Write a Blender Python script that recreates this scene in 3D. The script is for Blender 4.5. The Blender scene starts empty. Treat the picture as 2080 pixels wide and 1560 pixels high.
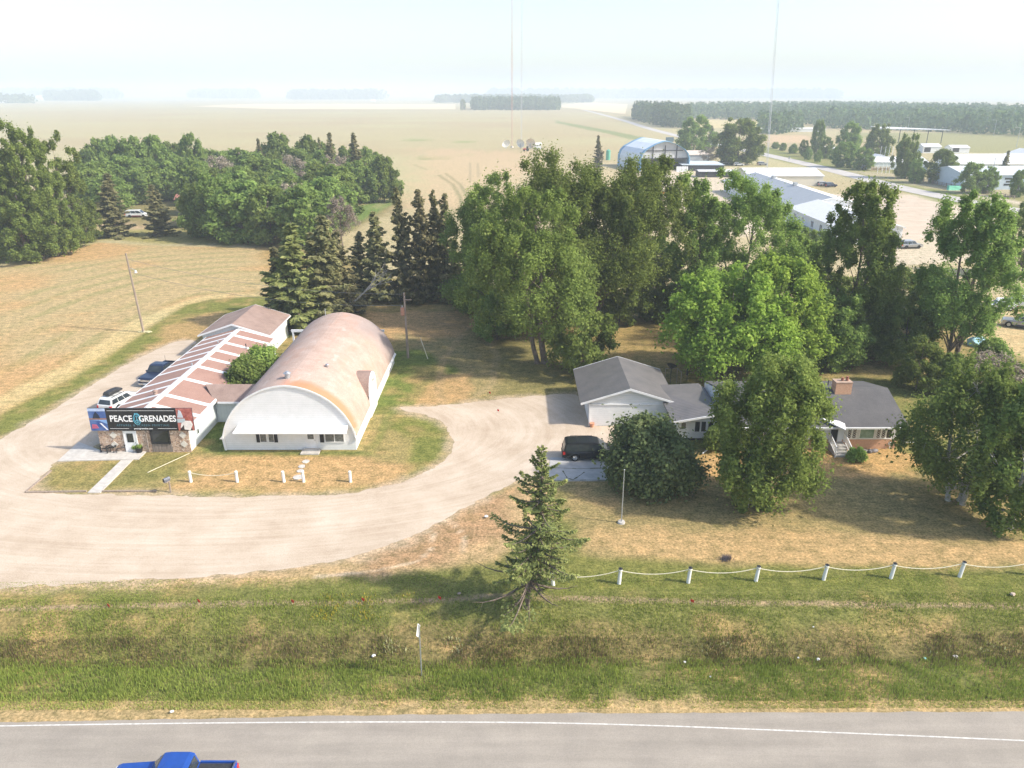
import bpy, bmesh, math, random
import numpy as np
from mathutils import Vector, Matrix
PI = math.pi
sc = bpy.context.scene
COL = sc.collection
# ------------------------------------------------------------------ camera
F_PX, IW, IH = 1560.0, 2080.0, 1560.0
PITCH = math.atan(590 / F_PX)
CAMH = 31.5
cd = bpy.data.cameras.new('camera'); cam = bpy.data.objects.new('camera', cd); COL.objects.link(cam)
cd.sensor_width = 36; cd.lens = 36 * F_PX / IW; cd.clip_start = 0.5; cd.clip_end = 60000
cam.location = (0, 0, CAMH); cam.rotation_euler = (PI / 2 - PITCH, 0, 0)
sc.camera = cam
# ------------------------------------------------------------------ sky, sun, exposure
SUN_EL, SUN_AZ = math.radians(39), math.radians(14)      # from +X, a little towards the camera side
w = bpy.data.worlds.new('World'); sc.world = w; w.use_nodes = True
nt = w.node_tree; nt.nodes.clear()
sky = nt.nodes.new('ShaderNodeTexSky'); sky.sky_type = 'NISHITA'; sky.sun_disc = False
sky.sun_elevation = SUN_EL; sky.sun_rotation = PI / 2 + SUN_AZ
sky.altitude = 300; sky.air_density = 1.0; sky.dust_density = 2.5; sky.ozone_density = 1.0
bg = nt.nodes.new('ShaderNodeBackground'); bg.inputs['Strength'].default_value = 0.138
ow = nt.nodes.new('ShaderNodeOutputWorld')
nt.links.new(sky.outputs[0], bg.inputs[0]); nt.links.new(bg.outputs[0], ow.inputs[0])
sd = bpy.data.lights.new('sun', 'SUN'); sd.energy = 3.0; sd.angle = math.radians(2.5); sd.color = (1, 0.93, 0.82)
sun = bpy.data.objects.new('sun', sd); COL.objects.link(sun)
sdir = Vector((math.cos(SUN_EL) * math.cos(SUN_AZ), -math.cos(SUN_EL) * math.sin(SUN_AZ), math.sin(SUN_EL)))
sun.rotation_euler = sdir.to_track_quat('Z', 'Y').to_euler()
sc.view_settings.view_transform = 'Standard'; sc.view_settings.look = 'None'
sc.view_settings.exposure = 1.08; sc.view_settings.gamma = 1
sc.render.engine = 'CYCLES'; sc.cycles.volume_bounces = 1
HAZE_D = 0.00038
# ------------------------------------------------------------------ helpers
sp_, cp_ = math.sin(PITCH), math.cos(PITCH)
def G(px, py, h=0.0):
    u = (px - 1040) / F_PX; v = (py - 780) / F_PX
    Z = (CAMH - h) / (sp_ + v * cp_)
    return (u * Z, Z * (cp_ - v * sp_))
def Yp(px, py, Y):
    u = (px - 1040) / F_PX; v = (py - 780) / F_PX
    Z = Y / (cp_ - v * sp_)
    return (u * Z, CAMH - Z * (sp_ + v * cp_))
def scale_at(Y): return F_PX / (Y * cp_ + CAMH * sp_)
ORG = {}
def props(o, label=None, cat=None, group=None, kind=None):
    if label: o['label'] = label
    if cat: o['category'] = cat
    if group: o['group'] = group
    if kind: o['kind'] = kind
    return o
def thing(name, label, cat, loc=(0, 0, 0), group=None):
    o = bpy.data.objects.new(name, None); COL.objects.link(o); o.location = loc; o.empty_display_size = 0.3
    ORG[o] = Vector(loc)
    return props(o, label, cat, group)
class MB:
    def __init__(s): s.v = []; s.f = []
    def face(s, pts):
        n = len(s.v); s.v += [tuple(p) for p in pts]; s.f.append(tuple(range(n, n + len(pts)))); return s
    def box(s, x0, x1, y0, y1, z0, z1):
        n = len(s.v)
        s.v += [(x0, y0, z0), (x1, y0, z0), (x1, y1, z0), (x0, y1, z0), (x0, y0, z1), (x1, y0, z1), (x1, y1, z1), (x0, y1, z1)]
        s.f += [(n, n+3, n+2, n+1), (n+4, n+5, n+6, n+7), (n, n+1, n+5, n+4), (n+1, n+2, n+6, n+5), (n+2, n+3, n+7, n+6), (n+3, n, n+4, n+7)]
        return s
    def prism(s, pts, d):          # closed polygon pts (3D) extruded by vector d
        n = len(s.v); k = len(pts); d = Vector(d)
        s.v += [tuple(p) for p in pts] + [tuple(Vector(p) + d) for p in pts]
        s.f.append(tuple(range(n, n + k))[::-1]); s.f.append(tuple(range(n + k, n + 2 * k)))
        for i in range(k):
            j = (i + 1) % k; s.f.append((n + i, n + j, n + k + j, n + k + i))
        return s
    def cyl(s, p0, p1, r0, r1=None, n=8, cap=True):
        if r1 is None: r1 = r0
        p0 = Vector(p0); p1 = Vector(p1); d = (p1 - p0)
        if d.length < 1e-6: return s
        d.normalize(); a = d.orthogonal().normalized(); b = d.cross(a); m = len(s.v)
        for p, r in ((p0, r0), (p1, r1)):
            for i in range(n):
                t = 2 * PI * i / n; s.v.append(tuple(p + (a * math.cos(t) + b * math.sin(t)) * r))
        for i in range(n):
            j = (i + 1) % n; s.f.append((m + i, m + j, m + n + j, m + n + i))
        if cap: s.f.append(tuple(range(m, m + n))[::-1]); s.f.append(tuple(range(m + n, m + 2 * n)))
        return s
    def tube(s, pts, r0, r1=None, n=6):
        if r1 is None: r1 = r0
        k = len(pts) - 1
        for i in range(k):
            s.cyl(pts[i], pts[i + 1], r0 + (r1 - r0) * i / k, r0 + (r1 - r0) * (i + 1) / k, n, cap=(i in (0, k - 1)))
        return s
    def ball(s, c, r, sz=1.0, nu=10, nv=6):
        m = len(s.v); c = Vector(c)
        for j in range(nv + 1):
            ph = PI * j / nv
            for i in range(nu):
                t = 2 * PI * i / nu
                s.v.append((c.x + r * math.sin(ph) * math.cos(t), c.y + r * math.sin(ph) * math.sin(t), c.z + r * sz * math.cos(ph)))
        for j in range(nv):
            for i in range(nu):
                k = (i + 1) % nu; s.f.append((m + j*nu + i, m + (j+1)*nu + i, m + (j+1)*nu + k, m + j*nu + k))
        return s
    def build(s, name, mat, parent=None, smooth=False, bevel=0):
        me = bpy.data.meshes.new(name)
        r = parent
        while r is not None and r not in ORG: r = r.parent
        o0 = ORG[r] if r is not None else Vector((0, 0, 0))
        me.from_pydata([(a - o0.x, b - o0.y, c - o0.z) for a, b, c in s.v], [], s.f)
        bm = bmesh.new(); bm.from_mesh(me); bmesh.ops.recalc_face_normals(bm, faces=bm.faces); bm.to_mesh(me); bm.free()
        if smooth: me.shade_smooth()
        me.materials.append(mat); me.update()
        o = bpy.data.objects.new(name, me); COL.objects.link(o)
        if parent is not None: o.parent = parent
        if bevel:
            b = o.modifiers.new('bevel', 'BEVEL'); b.width = bevel; b.segments = 2; b.limit_method = 'ANGLE'; b.angle_limit = 0.6
        return o
def single(name, mb, mat, label, cat, group=None, **k):
    # a one-mesh thing whose origin sits at its base
    xs = [p[0] for p in mb.v]; ys = [p[1] for p in mb.v]; zs = [p[2] for p in mb.v]
    c = Vector(((min(xs) + max(xs)) / 2, (min(ys) + max(ys)) / 2, min(zs)))
    mb.v = [(a - c.x, b - c.y, d - c.z) for a, b, d in mb.v]
    o = mb.build(name, mat, None, **k); o.location = c; ORG[o] = c
    return props(o, label, cat, group)
def struct(o): o['kind'] = 'structure'; return o
def copy_tree(o, parent=None):
    c = o.copy(); COL.objects.link(c)
    if parent is not None: c.parent = parent
    for ch in list(o.children): copy_tree(ch, c)
    return c
# ------------------------------------------------------------------ materials
def new_mat(name):
    m = bpy.data.materials.new(name); m.use_nodes = True; nt = m.node_tree
    return m, nt, nt.nodes['Principled BSDF']
def c4(c): return (c[0], c[1], c[2], 1)
def N(nt, t, **kw):
    n = nt.nodes.new(t)
    for k, v in kw.items():
        if k in n.inputs: n.inputs[k].default_value = v
        else: setattr(n, k, v)
    return n
def ramp(nt, fac, stops):
    r = nt.nodes.new('ShaderNodeValToRGB'); e = r.color_ramp.elements
    while len(e) < len(stops): e.new(0.5)
    for i, (p, c) in enumerate(stops): e[i].position = p; e[i].color = c4(c)
    nt.links.new(fac, r.inputs[0]); return r.outputs[0]
def mix(nt, fac, a, b, mode='MIX'):
    m = nt.nodes.new('ShaderNodeMix'); m.data_type = 'RGBA'; m.blend_type = mode; m.clamp_factor = True
    for sock, v in ((0, fac), (6, a), (7, b)):
        if hasattr(v, 'links') or hasattr(v, 'is_output'): nt.links.new(v, m.inputs[sock])
        elif sock == 0: m.inputs[0].default_value = v
        else: m.inputs[sock].default_value = c4(v)
    return m.outputs[2]
def coords(nt, scale=(1, 1, 1), rot=(0, 0, 0), world=False):
    if world: t = nt.nodes.new('ShaderNodeNewGeometry').outputs['Position']
    else: t = nt.nodes.new('ShaderNodeTexCoord').outputs['Object']
    mp = nt.nodes.new('ShaderNodeMapping'); mp.inputs['Scale'].default_value = scale; mp.inputs['Rotation'].default_value = rot
    nt.links.new(t, mp.inputs[0]); return mp.outputs[0]
def noise(nt, vec, scale, detail=4, rough=0.55):
    n = N(nt, 'ShaderNodeTexNoise', Scale=scale, Detail=detail, Roughness=rough); nt.links.new(vec, n.inputs['Vector']); return n.outputs['Fac']
def bump(nt, b, h, strength=0.3, dist=0.02):
    n = N(nt, 'ShaderNodeBump', Strength=strength, Distance=dist); nt.links.new(h, n.inputs['Height']); nt.links.new(n.outputs[0], b.inputs['Normal'])
def nmat(name, ca, cb, scale=3, rough=0.8, bmp=0.0, stretch=(1, 1, 1), metal=0, spec=0.3, world=False, rot=(0, 0, 0)):
    m, nt, b = new_mat(name)
    v = coords(nt, stretch, rot, world); f = noise(nt, v, scale, 6, 0.6)
    nt.links.new(ramp(nt, f, [(0.32, ca), (0.68, cb)]), b.inputs['Base Color'])
    b.inputs['Roughness'].default_value = rough; b.inputs['Metallic'].default_value = metal; b.inputs['Specular IOR Level'].default_value = spec
    if bmp: bump(nt, b, f, bmp, 0.05)
    return m
def siding(name, ca, cb, period=0.2, axis='Z', rough=0.6):
    m, nt, b = new_mat(name)
    v = coords(nt, world=True); wv = N(nt, 'ShaderNodeTexWave', wave_type='BANDS', bands_direction=axis, wave_profile='SAW'); wv.inputs['Scale'].default_value = 2 * PI / (20 * period)
    nt.links.new(v, wv.inputs['Vector'])
    f = noise(nt, v, 1.2, 6, 0.7)
    base = ramp(nt, f, [(0.3, ca), (0.7, cb)])
    dk = ramp(nt, wv.outputs['Fac'], [(0.0, (0.72, 0.72, 0.72)), (0.14, (1, 1, 1))])
    nt.links.new(mix(nt, 0.8, base, dk, 'MULTIPLY'), b.inputs['Base Color'])
    b.inputs['Roughness'].default_value = rough; bump(nt, b, wv.outputs['Fac'], 0.35, 0.02)
    return m
MW = nmat('white_paint', (0.70, 0.70, 0.68), (0.80, 0.80, 0.79), 1.5, 0.55)
MSH = siding('white_lap_siding', (0.70, 0.71, 0.70), (0.80, 0.80, 0.80), 0.22)
MSV = siding('pale_board_siding', (0.60, 0.66, 0.66), (0.70, 0.74, 0.73), 0.3, 'X')
MGL = nmat('dark_glass', (0.015, 0.018, 0.02), (0.04, 0.045, 0.045), 0.8, 0.08, spec=0.6)
MGL2 = nmat('curtained_glass', (0.05, 0.06, 0.06), (0.2, 0.22, 0.22), 3.5, 0.12, spec=0.6, stretch=(1, 1, 3))
MBK = nmat('black_paint', (0.015, 0.015, 0.017), (0.03, 0.03, 0.032), 5, 0.5)
MRUB = nmat('rubber', (0.015, 0.015, 0.015), (0.035, 0.033, 0.03), 8, 0.9)
MCH = nmat('chrome', (0.5, 0.5, 0.5), (0.65, 0.65, 0.65), 4, 0.25, metal=1)
MALU = nmat('alloy', (0.4, 0.4, 0.4), (0.55, 0.55, 0.55), 4, 0.35, metal=0.7)
MGALV = nmat('galvanised_steel', (0.32, 0.34, 0.35), (0.5, 0.52, 0.53), 5, 0.45, metal=0.5)
MWOOD = nmat('weathered_wood', (0.22, 0.17, 0.13), (0.38, 0.31, 0.25), 6, 0.85, 0.2, (1, 1, 0.12))
MCON = nmat('concrete', (0.42, 0.39, 0.35), (0.56, 0.53, 0.48), 2.2, 0.9, 0.1, world=True)
MRED = nmat('red_plastic', (0.55, 0.03, 0.02), (0.7, 0.06, 0.04), 6, 0.4)
MBARK = nmat('grey_brown_bark', (0.10, 0.075, 0.055), (0.24, 0.19, 0.15), 7, 0.95, 0.4, (1, 1, 0.3))
MBIRCH = nmat('birch_bark', (0.26, 0.24, 0.21), (0.62, 0.58, 0.52), 4, 0.8, 0.1, (1, 1, 2.5))
def leaf_mat(name, dark, light, hue=(0.16, 0.17, 0.04), transl=0.3):
    m = bpy.data.materials.new(name); m.use_nodes = True; nt = m.node_tree; nt.nodes.clear()
    at = nt.nodes.new('ShaderNodeAttribute'); at.attribute_name = 'tint'
    oi = nt.nodes.new('ShaderNodeObjectInfo')
    col = ramp(nt, at.outputs['Fac'], [(0.0, dark), (0.75, light), (1.0, hue)])
    hs = nt.nodes.new('ShaderNodeHueSaturation'); nt.links.new(col, hs.inputs['Color'])
    ma = N(nt, 'ShaderNodeMapRange'); ma.inputs[3].default_value = 0.488; ma.inputs[4].default_value = 0.512
    mv = N(nt, 'ShaderNodeMapRange'); mv.inputs[3].default_value = 0.82; mv.inputs[4].default_value = 1.3
    nt.links.new(oi.outputs['Random'], ma.inputs[0]); nt.links.new(oi.outputs['Random'], mv.inputs[0])
    nt.links.new(ma.outputs[0], hs.inputs['Hue']); nt.links.new(mv.outputs[0], hs.inputs['Value'])
    d = nt.nodes.new('ShaderNodeBsdfDiffuse'); t = nt.nodes.new('ShaderNodeBsdfTranslucent'); mx = nt.nodes.new('ShaderNodeMixShader')
    g = nt.nodes.new('ShaderNodeBsdfGlossy'); g.inputs['Roughness'].default_value = 0.5; mg = nt.nodes.new('ShaderNodeMixShader'); mg.inputs[0].default_value = 0.0
    nt.links.new(hs.outputs[0], d.inputs[0]); nt.links.new(hs.outputs[0], t.inputs[0]); mx.inputs[0].default_value = transl
    nt.links.new(d.outputs[0], mx.inputs[1]); nt.links.new(t.outputs[0], mx.inputs[2])
    nt.links.new(mx.outputs[0], mg.inputs[1]); nt.links.new(g.outputs[0], mg.inputs[2])
    o = nt.nodes.new('ShaderNodeOutputMaterial'); nt.links.new(mg.outputs[0], o.inputs[0]); return m
LPOP = leaf_mat('poplar_leaves', (0.125, 0.175, 0.042), (0.265, 0.345, 0.085), (0.38, 0.43, 0.15), 0.5)
LRND = leaf_mat('mixed_leaves', (0.12, 0.175, 0.045), (0.25, 0.33, 0.085), (0.36, 0.39, 0.15), 0.5)
LMAP = leaf_mat('maple_leaves', (0.15, 0.22, 0.04), (0.32, 0.42, 0.075), (0.48, 0.54, 0.13), 0.5)
LBIR = leaf_mat('birch_leaves', (0.17, 0.24, 0.055), (0.32, 0.43, 0.11), (0.46, 0.52, 0.18), 0.5)
LCHE = leaf_mat('dark_leaves', (0.085, 0.12, 0.055), (0.18, 0.235, 0.09), (0.30, 0.31, 0.15))
LSPR = leaf_mat('spruce_needles', (0.15, 0.16, 0.075), (0.31, 0.29, 0.14), (0.44, 0.37, 0.2), 0.45)
LSPF = leaf_mat('yellowing_spruce_needles', (0.13, 0.16, 0.06), (0.32, 0.34, 0.12), (0.46, 0.42, 0.18), 0.4)
LDEAD = leaf_mat('dry_twigs', (0.20, 0.16, 0.12), (0.32, 0.27, 0.21), (0.25, 0.25, 0.15), 0.05)
LFAR = leaf_mat('far_leaves', (0.06, 0.11, 0.05), (0.13, 0.19, 0.075), (0.18, 0.21, 0.09), 0.3)
GRS = leaf_mat('grass_blades', (0.16, 0.215, 0.04), (0.32, 0.36, 0.085), (0.50, 0.42, 0.2), 0.35)
# ------------------------------------------------------------------ numpy noise and ground painting
_rs = np.random.RandomState(7); _tab = _rs.rand(256, 256)
def vnoise(x, y, s):
    x = np.asarray(x) / s + 500.3; y = np.asarray(y) / s + 311.7
    xi = np.floor(x).astype(int); yi = np.floor(y).astype(int); fx = x - xi; fy = y - yi
    fx = fx * fx * (3 - 2 * fx); fy = fy * fy * (3 - 2 * fy)
    a = _tab[xi % 256, yi % 256]; b = _tab[(xi + 1) % 256, yi % 256]; c = _tab[xi % 256, (yi + 1) % 256]; d = _tab[(xi + 1) % 256, (yi + 1) % 256]
    return (a * (1 - fx) + b * fx) * (1 - fy) + (c * (1 - fx) + d * fx) * fy
def fbm(x, y, s, o=4):
    r = 0; a = 1; t = 0
    for i in range(o): r = r + a * vnoise(x, y, s / 2 ** i); t += a; a *= 0.55
    return r / t
def sdist(x, y, poly):       # signed distance, positive inside
    x = np.asarray(x, float); y = np.asarray(y, float); ins = np.zeros(x.shape, bool); d = np.full(x.shape, 1e9); n = len(poly)
    for i in range(n):
        ax, ay = poly[i]; bx, by = poly[(i + 1) % n]
        c = ((ay > y) != (by > y)) & (x < (bx - ax) * (y - ay) / ((by - ay) + 1e-12) + ax); ins ^= c
        vx, vy = bx - ax, by - ay; t = np.clip(((x - ax) * vx + (y - ay) * vy) / (vx * vx + vy * vy + 1e-12), 0, 1)
        d = np.minimum(d, np.hypot(x - ax - t * vx, y - ay - t * vy))
    return np.where(ins, d, -d)
def ldist(x, y, line):
    d = np.full(np.shape(x), 1e9)
    for (ax, ay), (bx, by) in zip(line[:-1], line[1:]):
        vx, vy = bx - ax, by - ay; t = np.clip(((x - ax) * vx + (y - ay) * vy) / (vx * vx + vy * vy + 1e-12), 0, 1)
        d = np.minimum(d, np.hypot(x - ax - t * vx, y - ay - t * vy))
    return d
def W(pts): return [G(*p) for p in pts]
def sm(a, b, x): t = np.clip((x - a) / (b - a), 0, 1); return t * t * (3 - 2 * t)
def ditch(x, y):
    x = np.asarray(x, float); y = np.asarray(y, float)
    c = 38.0 + 0.4 * np.sin(x * 0.09)
    z = -0.8 * np.exp(-((y - c) / 2.0) ** 2)
    z = z + (fbm(x, y, 1.6, 3) - 0.5) * 0.16 * sm(33.0, 34.5, y) * sm(43.6, 41.5, y)
    return np.where(y < 33.0, np.minimum(z, 0) * sm(32.9, 33.0, y) - 0.0, z)
GREEN = (0.135, 0.145, 0.045); LUSH = (0.10, 0.145, 0.035); DRY = (0.42, 0.275, 0.135); MIXD = (0.25, 0.20, 0.085)
FIELD = (0.40, 0.33, 0.20); STRAW = (0.44, 0.40, 0.19); BROWN = (0.13, 0.09, 0.05); GRAV = (0.50, 0.43, 0.34); TAN = (0.44, 0.35, 0.21); OLIVE = (0.19, 0.165, 0.07)
def chaikin(p, it=2, closed=True):
    for _ in range(it):
        q = []; n = len(p)
        for i in range(n if closed else n - 1):
            a = p[i]; c = p[(i + 1) % n]
            q += [(a[0]*.75 + c[0]*.25, a[1]*.75 + c[1]*.25), (a[0]*.25 + c[0]*.75, a[1]*.25 + c[1]*.75)]
        p = q if closed else [p[0]] + q + [p[-1]]
    return p
PAINT = [  # (pixel polygon, colour, softness m, wobble m, strength)
 ([(-900, 560), (0, 540), (60, 532), (200, 492), (330, 500), (560, 503), (600, 600), (500, 603), (430, 608), (380, 620), (330, 650), (290, 680), (200, 740), (100, 795), (0, 845), (-300, 980)], (0.38, 0.295, 0.16), 0.8, 1.2, 1),
 ([(-300, 470), (200, 440), (560, 440), (620, 500), (330, 495), (200, 488), (60, 528), (-300, 560)], (0.27, 0.245, 0.095), 2, 3, 1),
 ([(200, 447), (400, 447), (400, 462), (200, 470)], (0.46, 0.33, 0.22), 1, 2, 0.9),
 ([(180, 400), (800, 400), (820, 420), (700, 470), (500, 490), (200, 450)], OLIVE, 3, 3, 0.9),
 ([(650, 440), (700, 425), (800, 403), (805, 412), (740, 445), (700, 470)], (0.13, 0.19, 0.05), 1.5, 1, 1),
 ([(0, 840), (290, 675), (380, 617), (545, 600), (560, 612), (470, 640), (420, 670), (300, 700), (180, 780), (0, 890), (-200, 960), (-200, 930)], (0.165, 0.175, 0.05), 0.8, 0.8, 1),
 ([(330, 660), (450, 630), (480, 650), (400, 700), (300, 720)], DRY, 1.5, 2, 0.75),
 ([(530, 480), (1000, 620), (1700, 640), (2080, 640), (2080, 760), (1400, 780), (1100, 800), (800, 830), (560, 700)], MIXD, 2, 2, 1),
 ([(745, 633), (955, 632), (985, 655), (930, 685), (760, 690), (730, 660)], DRY, 1.0, 1.5, 1),
 ([(800, 680), (930, 690), (1000, 740), (1040, 790), (930, 810), (900, 740)], (0.27, 0.225, 0.11), 1.2, 1.5, 0.8),
 ([(785, 715), (850, 712), (930, 750), (900, 800), (845, 825), (760, 828)], (0.135, 0.17, 0.045), 0.7, 1, 1),
 ([(835, 745), (900, 740), (890, 800), (850, 815)], (0.30, 0.22, 0.10), 0.8, 1, 0.55),
 ([(900, 760), (960, 760), (950, 815), (890, 828), (840, 832)], DRY, 0.6, 0.8, 0.8),
 ([(1100, 640), (1400, 640), (1450, 690), (1400, 770), (1290, 720), (1150, 690)], (0.33, 0.24, 0.10), 1.5, 2, 0.7),
 ([(1000, 690), (1150, 690), (1190, 800), (1010, 800)], (0.20, 0.18, 0.075), 1, 2, 0.8),
 ([(720, 840), (870, 845), (920, 880), (912, 930), (870, 965), (780, 992), (700, 1005), (200, 1004), (50, 1002), (120, 930), (400, 910)], (0.27, 0.225, 0.095), 0.3, 0.3, 1),
 ([(800, 850), (905, 850), (912, 900), (870, 955), (820, 965), (850, 900), (790, 870)], (0.15, 0.17, 0.045), 0.5, 0.8, 0.9),
 ([(300, 935), (460, 930), (740, 926), (830, 950), (780, 985), (600, 1000), (330, 995), (420, 960)], DRY, 0.8, 1.2, 0.85),
 ([(90, 945), (270, 940), (190, 995), (60, 995)], (0.23, 0.20, 0.075), 0.6, 1, 0.9),
 ([(290, 925), (400, 920), (360, 960), (260, 985), (215, 990)], (0.18, 0.175, 0.06), 0.6, 1, 0.8),
 ([(395, 905), (440, 860), (480, 862), (465, 918), (400, 920)], (0.11, 0.15, 0.04), 0.4, 0.4, 1),
 ([(440, 918), (740, 916), (800, 820), (812, 822), (760, 926), (440, 924)], (0.14, 0.165, 0.05), 0.3, 0.2, 0.8),
 ([(-300, 1185), (0, 1175), (400, 1165), (700, 1130), (900, 1060), (1050, 975), (1140, 980), (1100, 1060), (1000, 1140), (760, 1170), (500, 1190), (0, 1200), (-300, 1215)], (0.40, 0.29, 0.16), 0.8, 0.8, 1),
 ([(820, 1050), (1000, 1000), (1060, 980), (1020, 1080), (900, 1140), (760, 1150), (780, 1090)], (0.30, 0.19, 0.11), 1.0, 1.5, 0.7),
 ([(1120, 975), (2300, 940), (2400, 1150), (2080, 1165), (1500, 1172), (1180, 1150)], (0.27, 0.215, 0.10), 1, 1.5, 1),
 ([(1180, 1080), (1600, 1080), (2080, 1110), (2300, 1120), (2300, 1150), (1700, 1150), (1350, 1135), (1180, 1120)], (0.40, 0.28, 0.14), 1.0, 1.5, 0.85),
 ([(1380, 920), (1800, 905), (1900, 940), (1850, 965), (1500, 975), (1370, 970)], (0.42, 0.27, 0.12), 0.8, 1.5, 0.9),
 ([(1150, 1125), (1500, 1150), (2080, 1160), (2080, 1200), (1100, 1200)], (0.15, 0.16, 0.045), 0.6, 0.8, 0.9),
 ([(-400, 1262), (2500, 1262), (2500, 1305), (-400, 1300)], (0.15, 0.145, 0.05), 0.8, 0.8, 0.9),
 ([(500, 1280), (2500, 1285), (2500, 1335), (500, 1325)], (0.19, 0.145, 0.07), 0.6, 1.8, 0.6),
 ([(-400, 1425), (400, 1418), (1200, 1412), (2500, 1408), (2500, 1460), (-400, 1490)], (0.36, 0.27, 0.14), 0.35, 0.5, 0.95),
 ([(1960, 600), (2400, 580), (2400, 760), (2100, 740), (1960, 690)], (0.46, 0.36, 0.20), 1.5, 1.5, 0.95),
 # the yard and the fairground beyond the trees
 ([(1000, 330), (1400, 330), (1560, 500), (1900, 520), (2080, 500), (2080, 640), (1500, 620), (1000, 560)], (0.42, 0.35, 0.22), 4, 4, 0.8),
 ([(1290, 345), (1500, 340), (1560, 430), (1600, 470), (1500, 480), (1350, 400)], GRAV, 3, 3, 1),
 ([(1560, 395), (2080, 395), (2080, 455), (1560, 470)], GRAV, 2, 2, 1),
 ([(1780, 488), (2000, 450), (2000, 530), (1800, 540)], GRAV, 2, 2, 0.8),
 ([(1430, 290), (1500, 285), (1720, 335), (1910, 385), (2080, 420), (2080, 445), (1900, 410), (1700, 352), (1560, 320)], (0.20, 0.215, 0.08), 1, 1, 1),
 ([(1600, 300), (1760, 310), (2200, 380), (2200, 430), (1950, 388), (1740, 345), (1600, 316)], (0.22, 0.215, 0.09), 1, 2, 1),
 ([(1700, 270), (2200, 268), (2300, 310), (1880, 310)], (0.26, 0.25, 0.12), 4, 6, 1),
 ([(1560, 275), (1640, 275), (1660, 290), (1560, 290)], (0.46, 0.34, 0.22), 3, 4, 1),
 ([(1400, 243), (1700, 240), (1700, 252), (1400, 262)], (0.48, 0.40, 0.22), 3, 5, 1),
 ([(1700, 345), (1900, 385), (2080, 400), (2080, 380), (1800, 350)], (0.40, 0.34, 0.24), 2, 3, 0.7),
 ([(1130, 245), (1290, 275), (1400, 297), (1420, 303), (1360, 300), (1250, 275), (1130, 250)], (0.20, 0.23, 0.10), 2, 3, 0.9),
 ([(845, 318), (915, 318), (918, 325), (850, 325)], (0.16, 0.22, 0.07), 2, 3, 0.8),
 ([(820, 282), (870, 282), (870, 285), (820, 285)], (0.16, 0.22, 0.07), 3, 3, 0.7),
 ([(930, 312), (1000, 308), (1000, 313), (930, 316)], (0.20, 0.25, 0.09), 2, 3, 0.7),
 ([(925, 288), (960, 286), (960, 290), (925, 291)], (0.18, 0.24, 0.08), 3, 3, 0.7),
 ([(850, 300), (1100, 310), (1100, 345), (950, 420), (820, 420), (850, 340)], (0.46, 0.34, 0.22), 12, 14, 0.7),
]
drive_px = [(-500, 1235), (-100, 1203), (0, 1192), (200, 1184), (400, 1172), (560, 1158), (700, 1136), (820, 1100), (930, 1040), (1030, 985), (1060, 972), (1128, 968),
 (1130, 925), (1250, 925), (1260, 868), (1197, 866), (1190, 800), (1105, 802), (1000, 812), (920, 822), (850, 828), (805, 826), (820, 834), (880, 845), (915, 872), (922, 900), (908, 932), (870, 962), (780, 990), (700, 1004), (560, 1010), (380, 1008),
 (218, 1005), (50, 1003), (75, 978), (120, 930), (205, 905), (205, 870), (300, 790), (380, 715), (400, 690), (360, 692), (320, 708), (260, 738), (180, 785), (100, 838), (0, 893), (-100, 945), (-500, 1060)]
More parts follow.
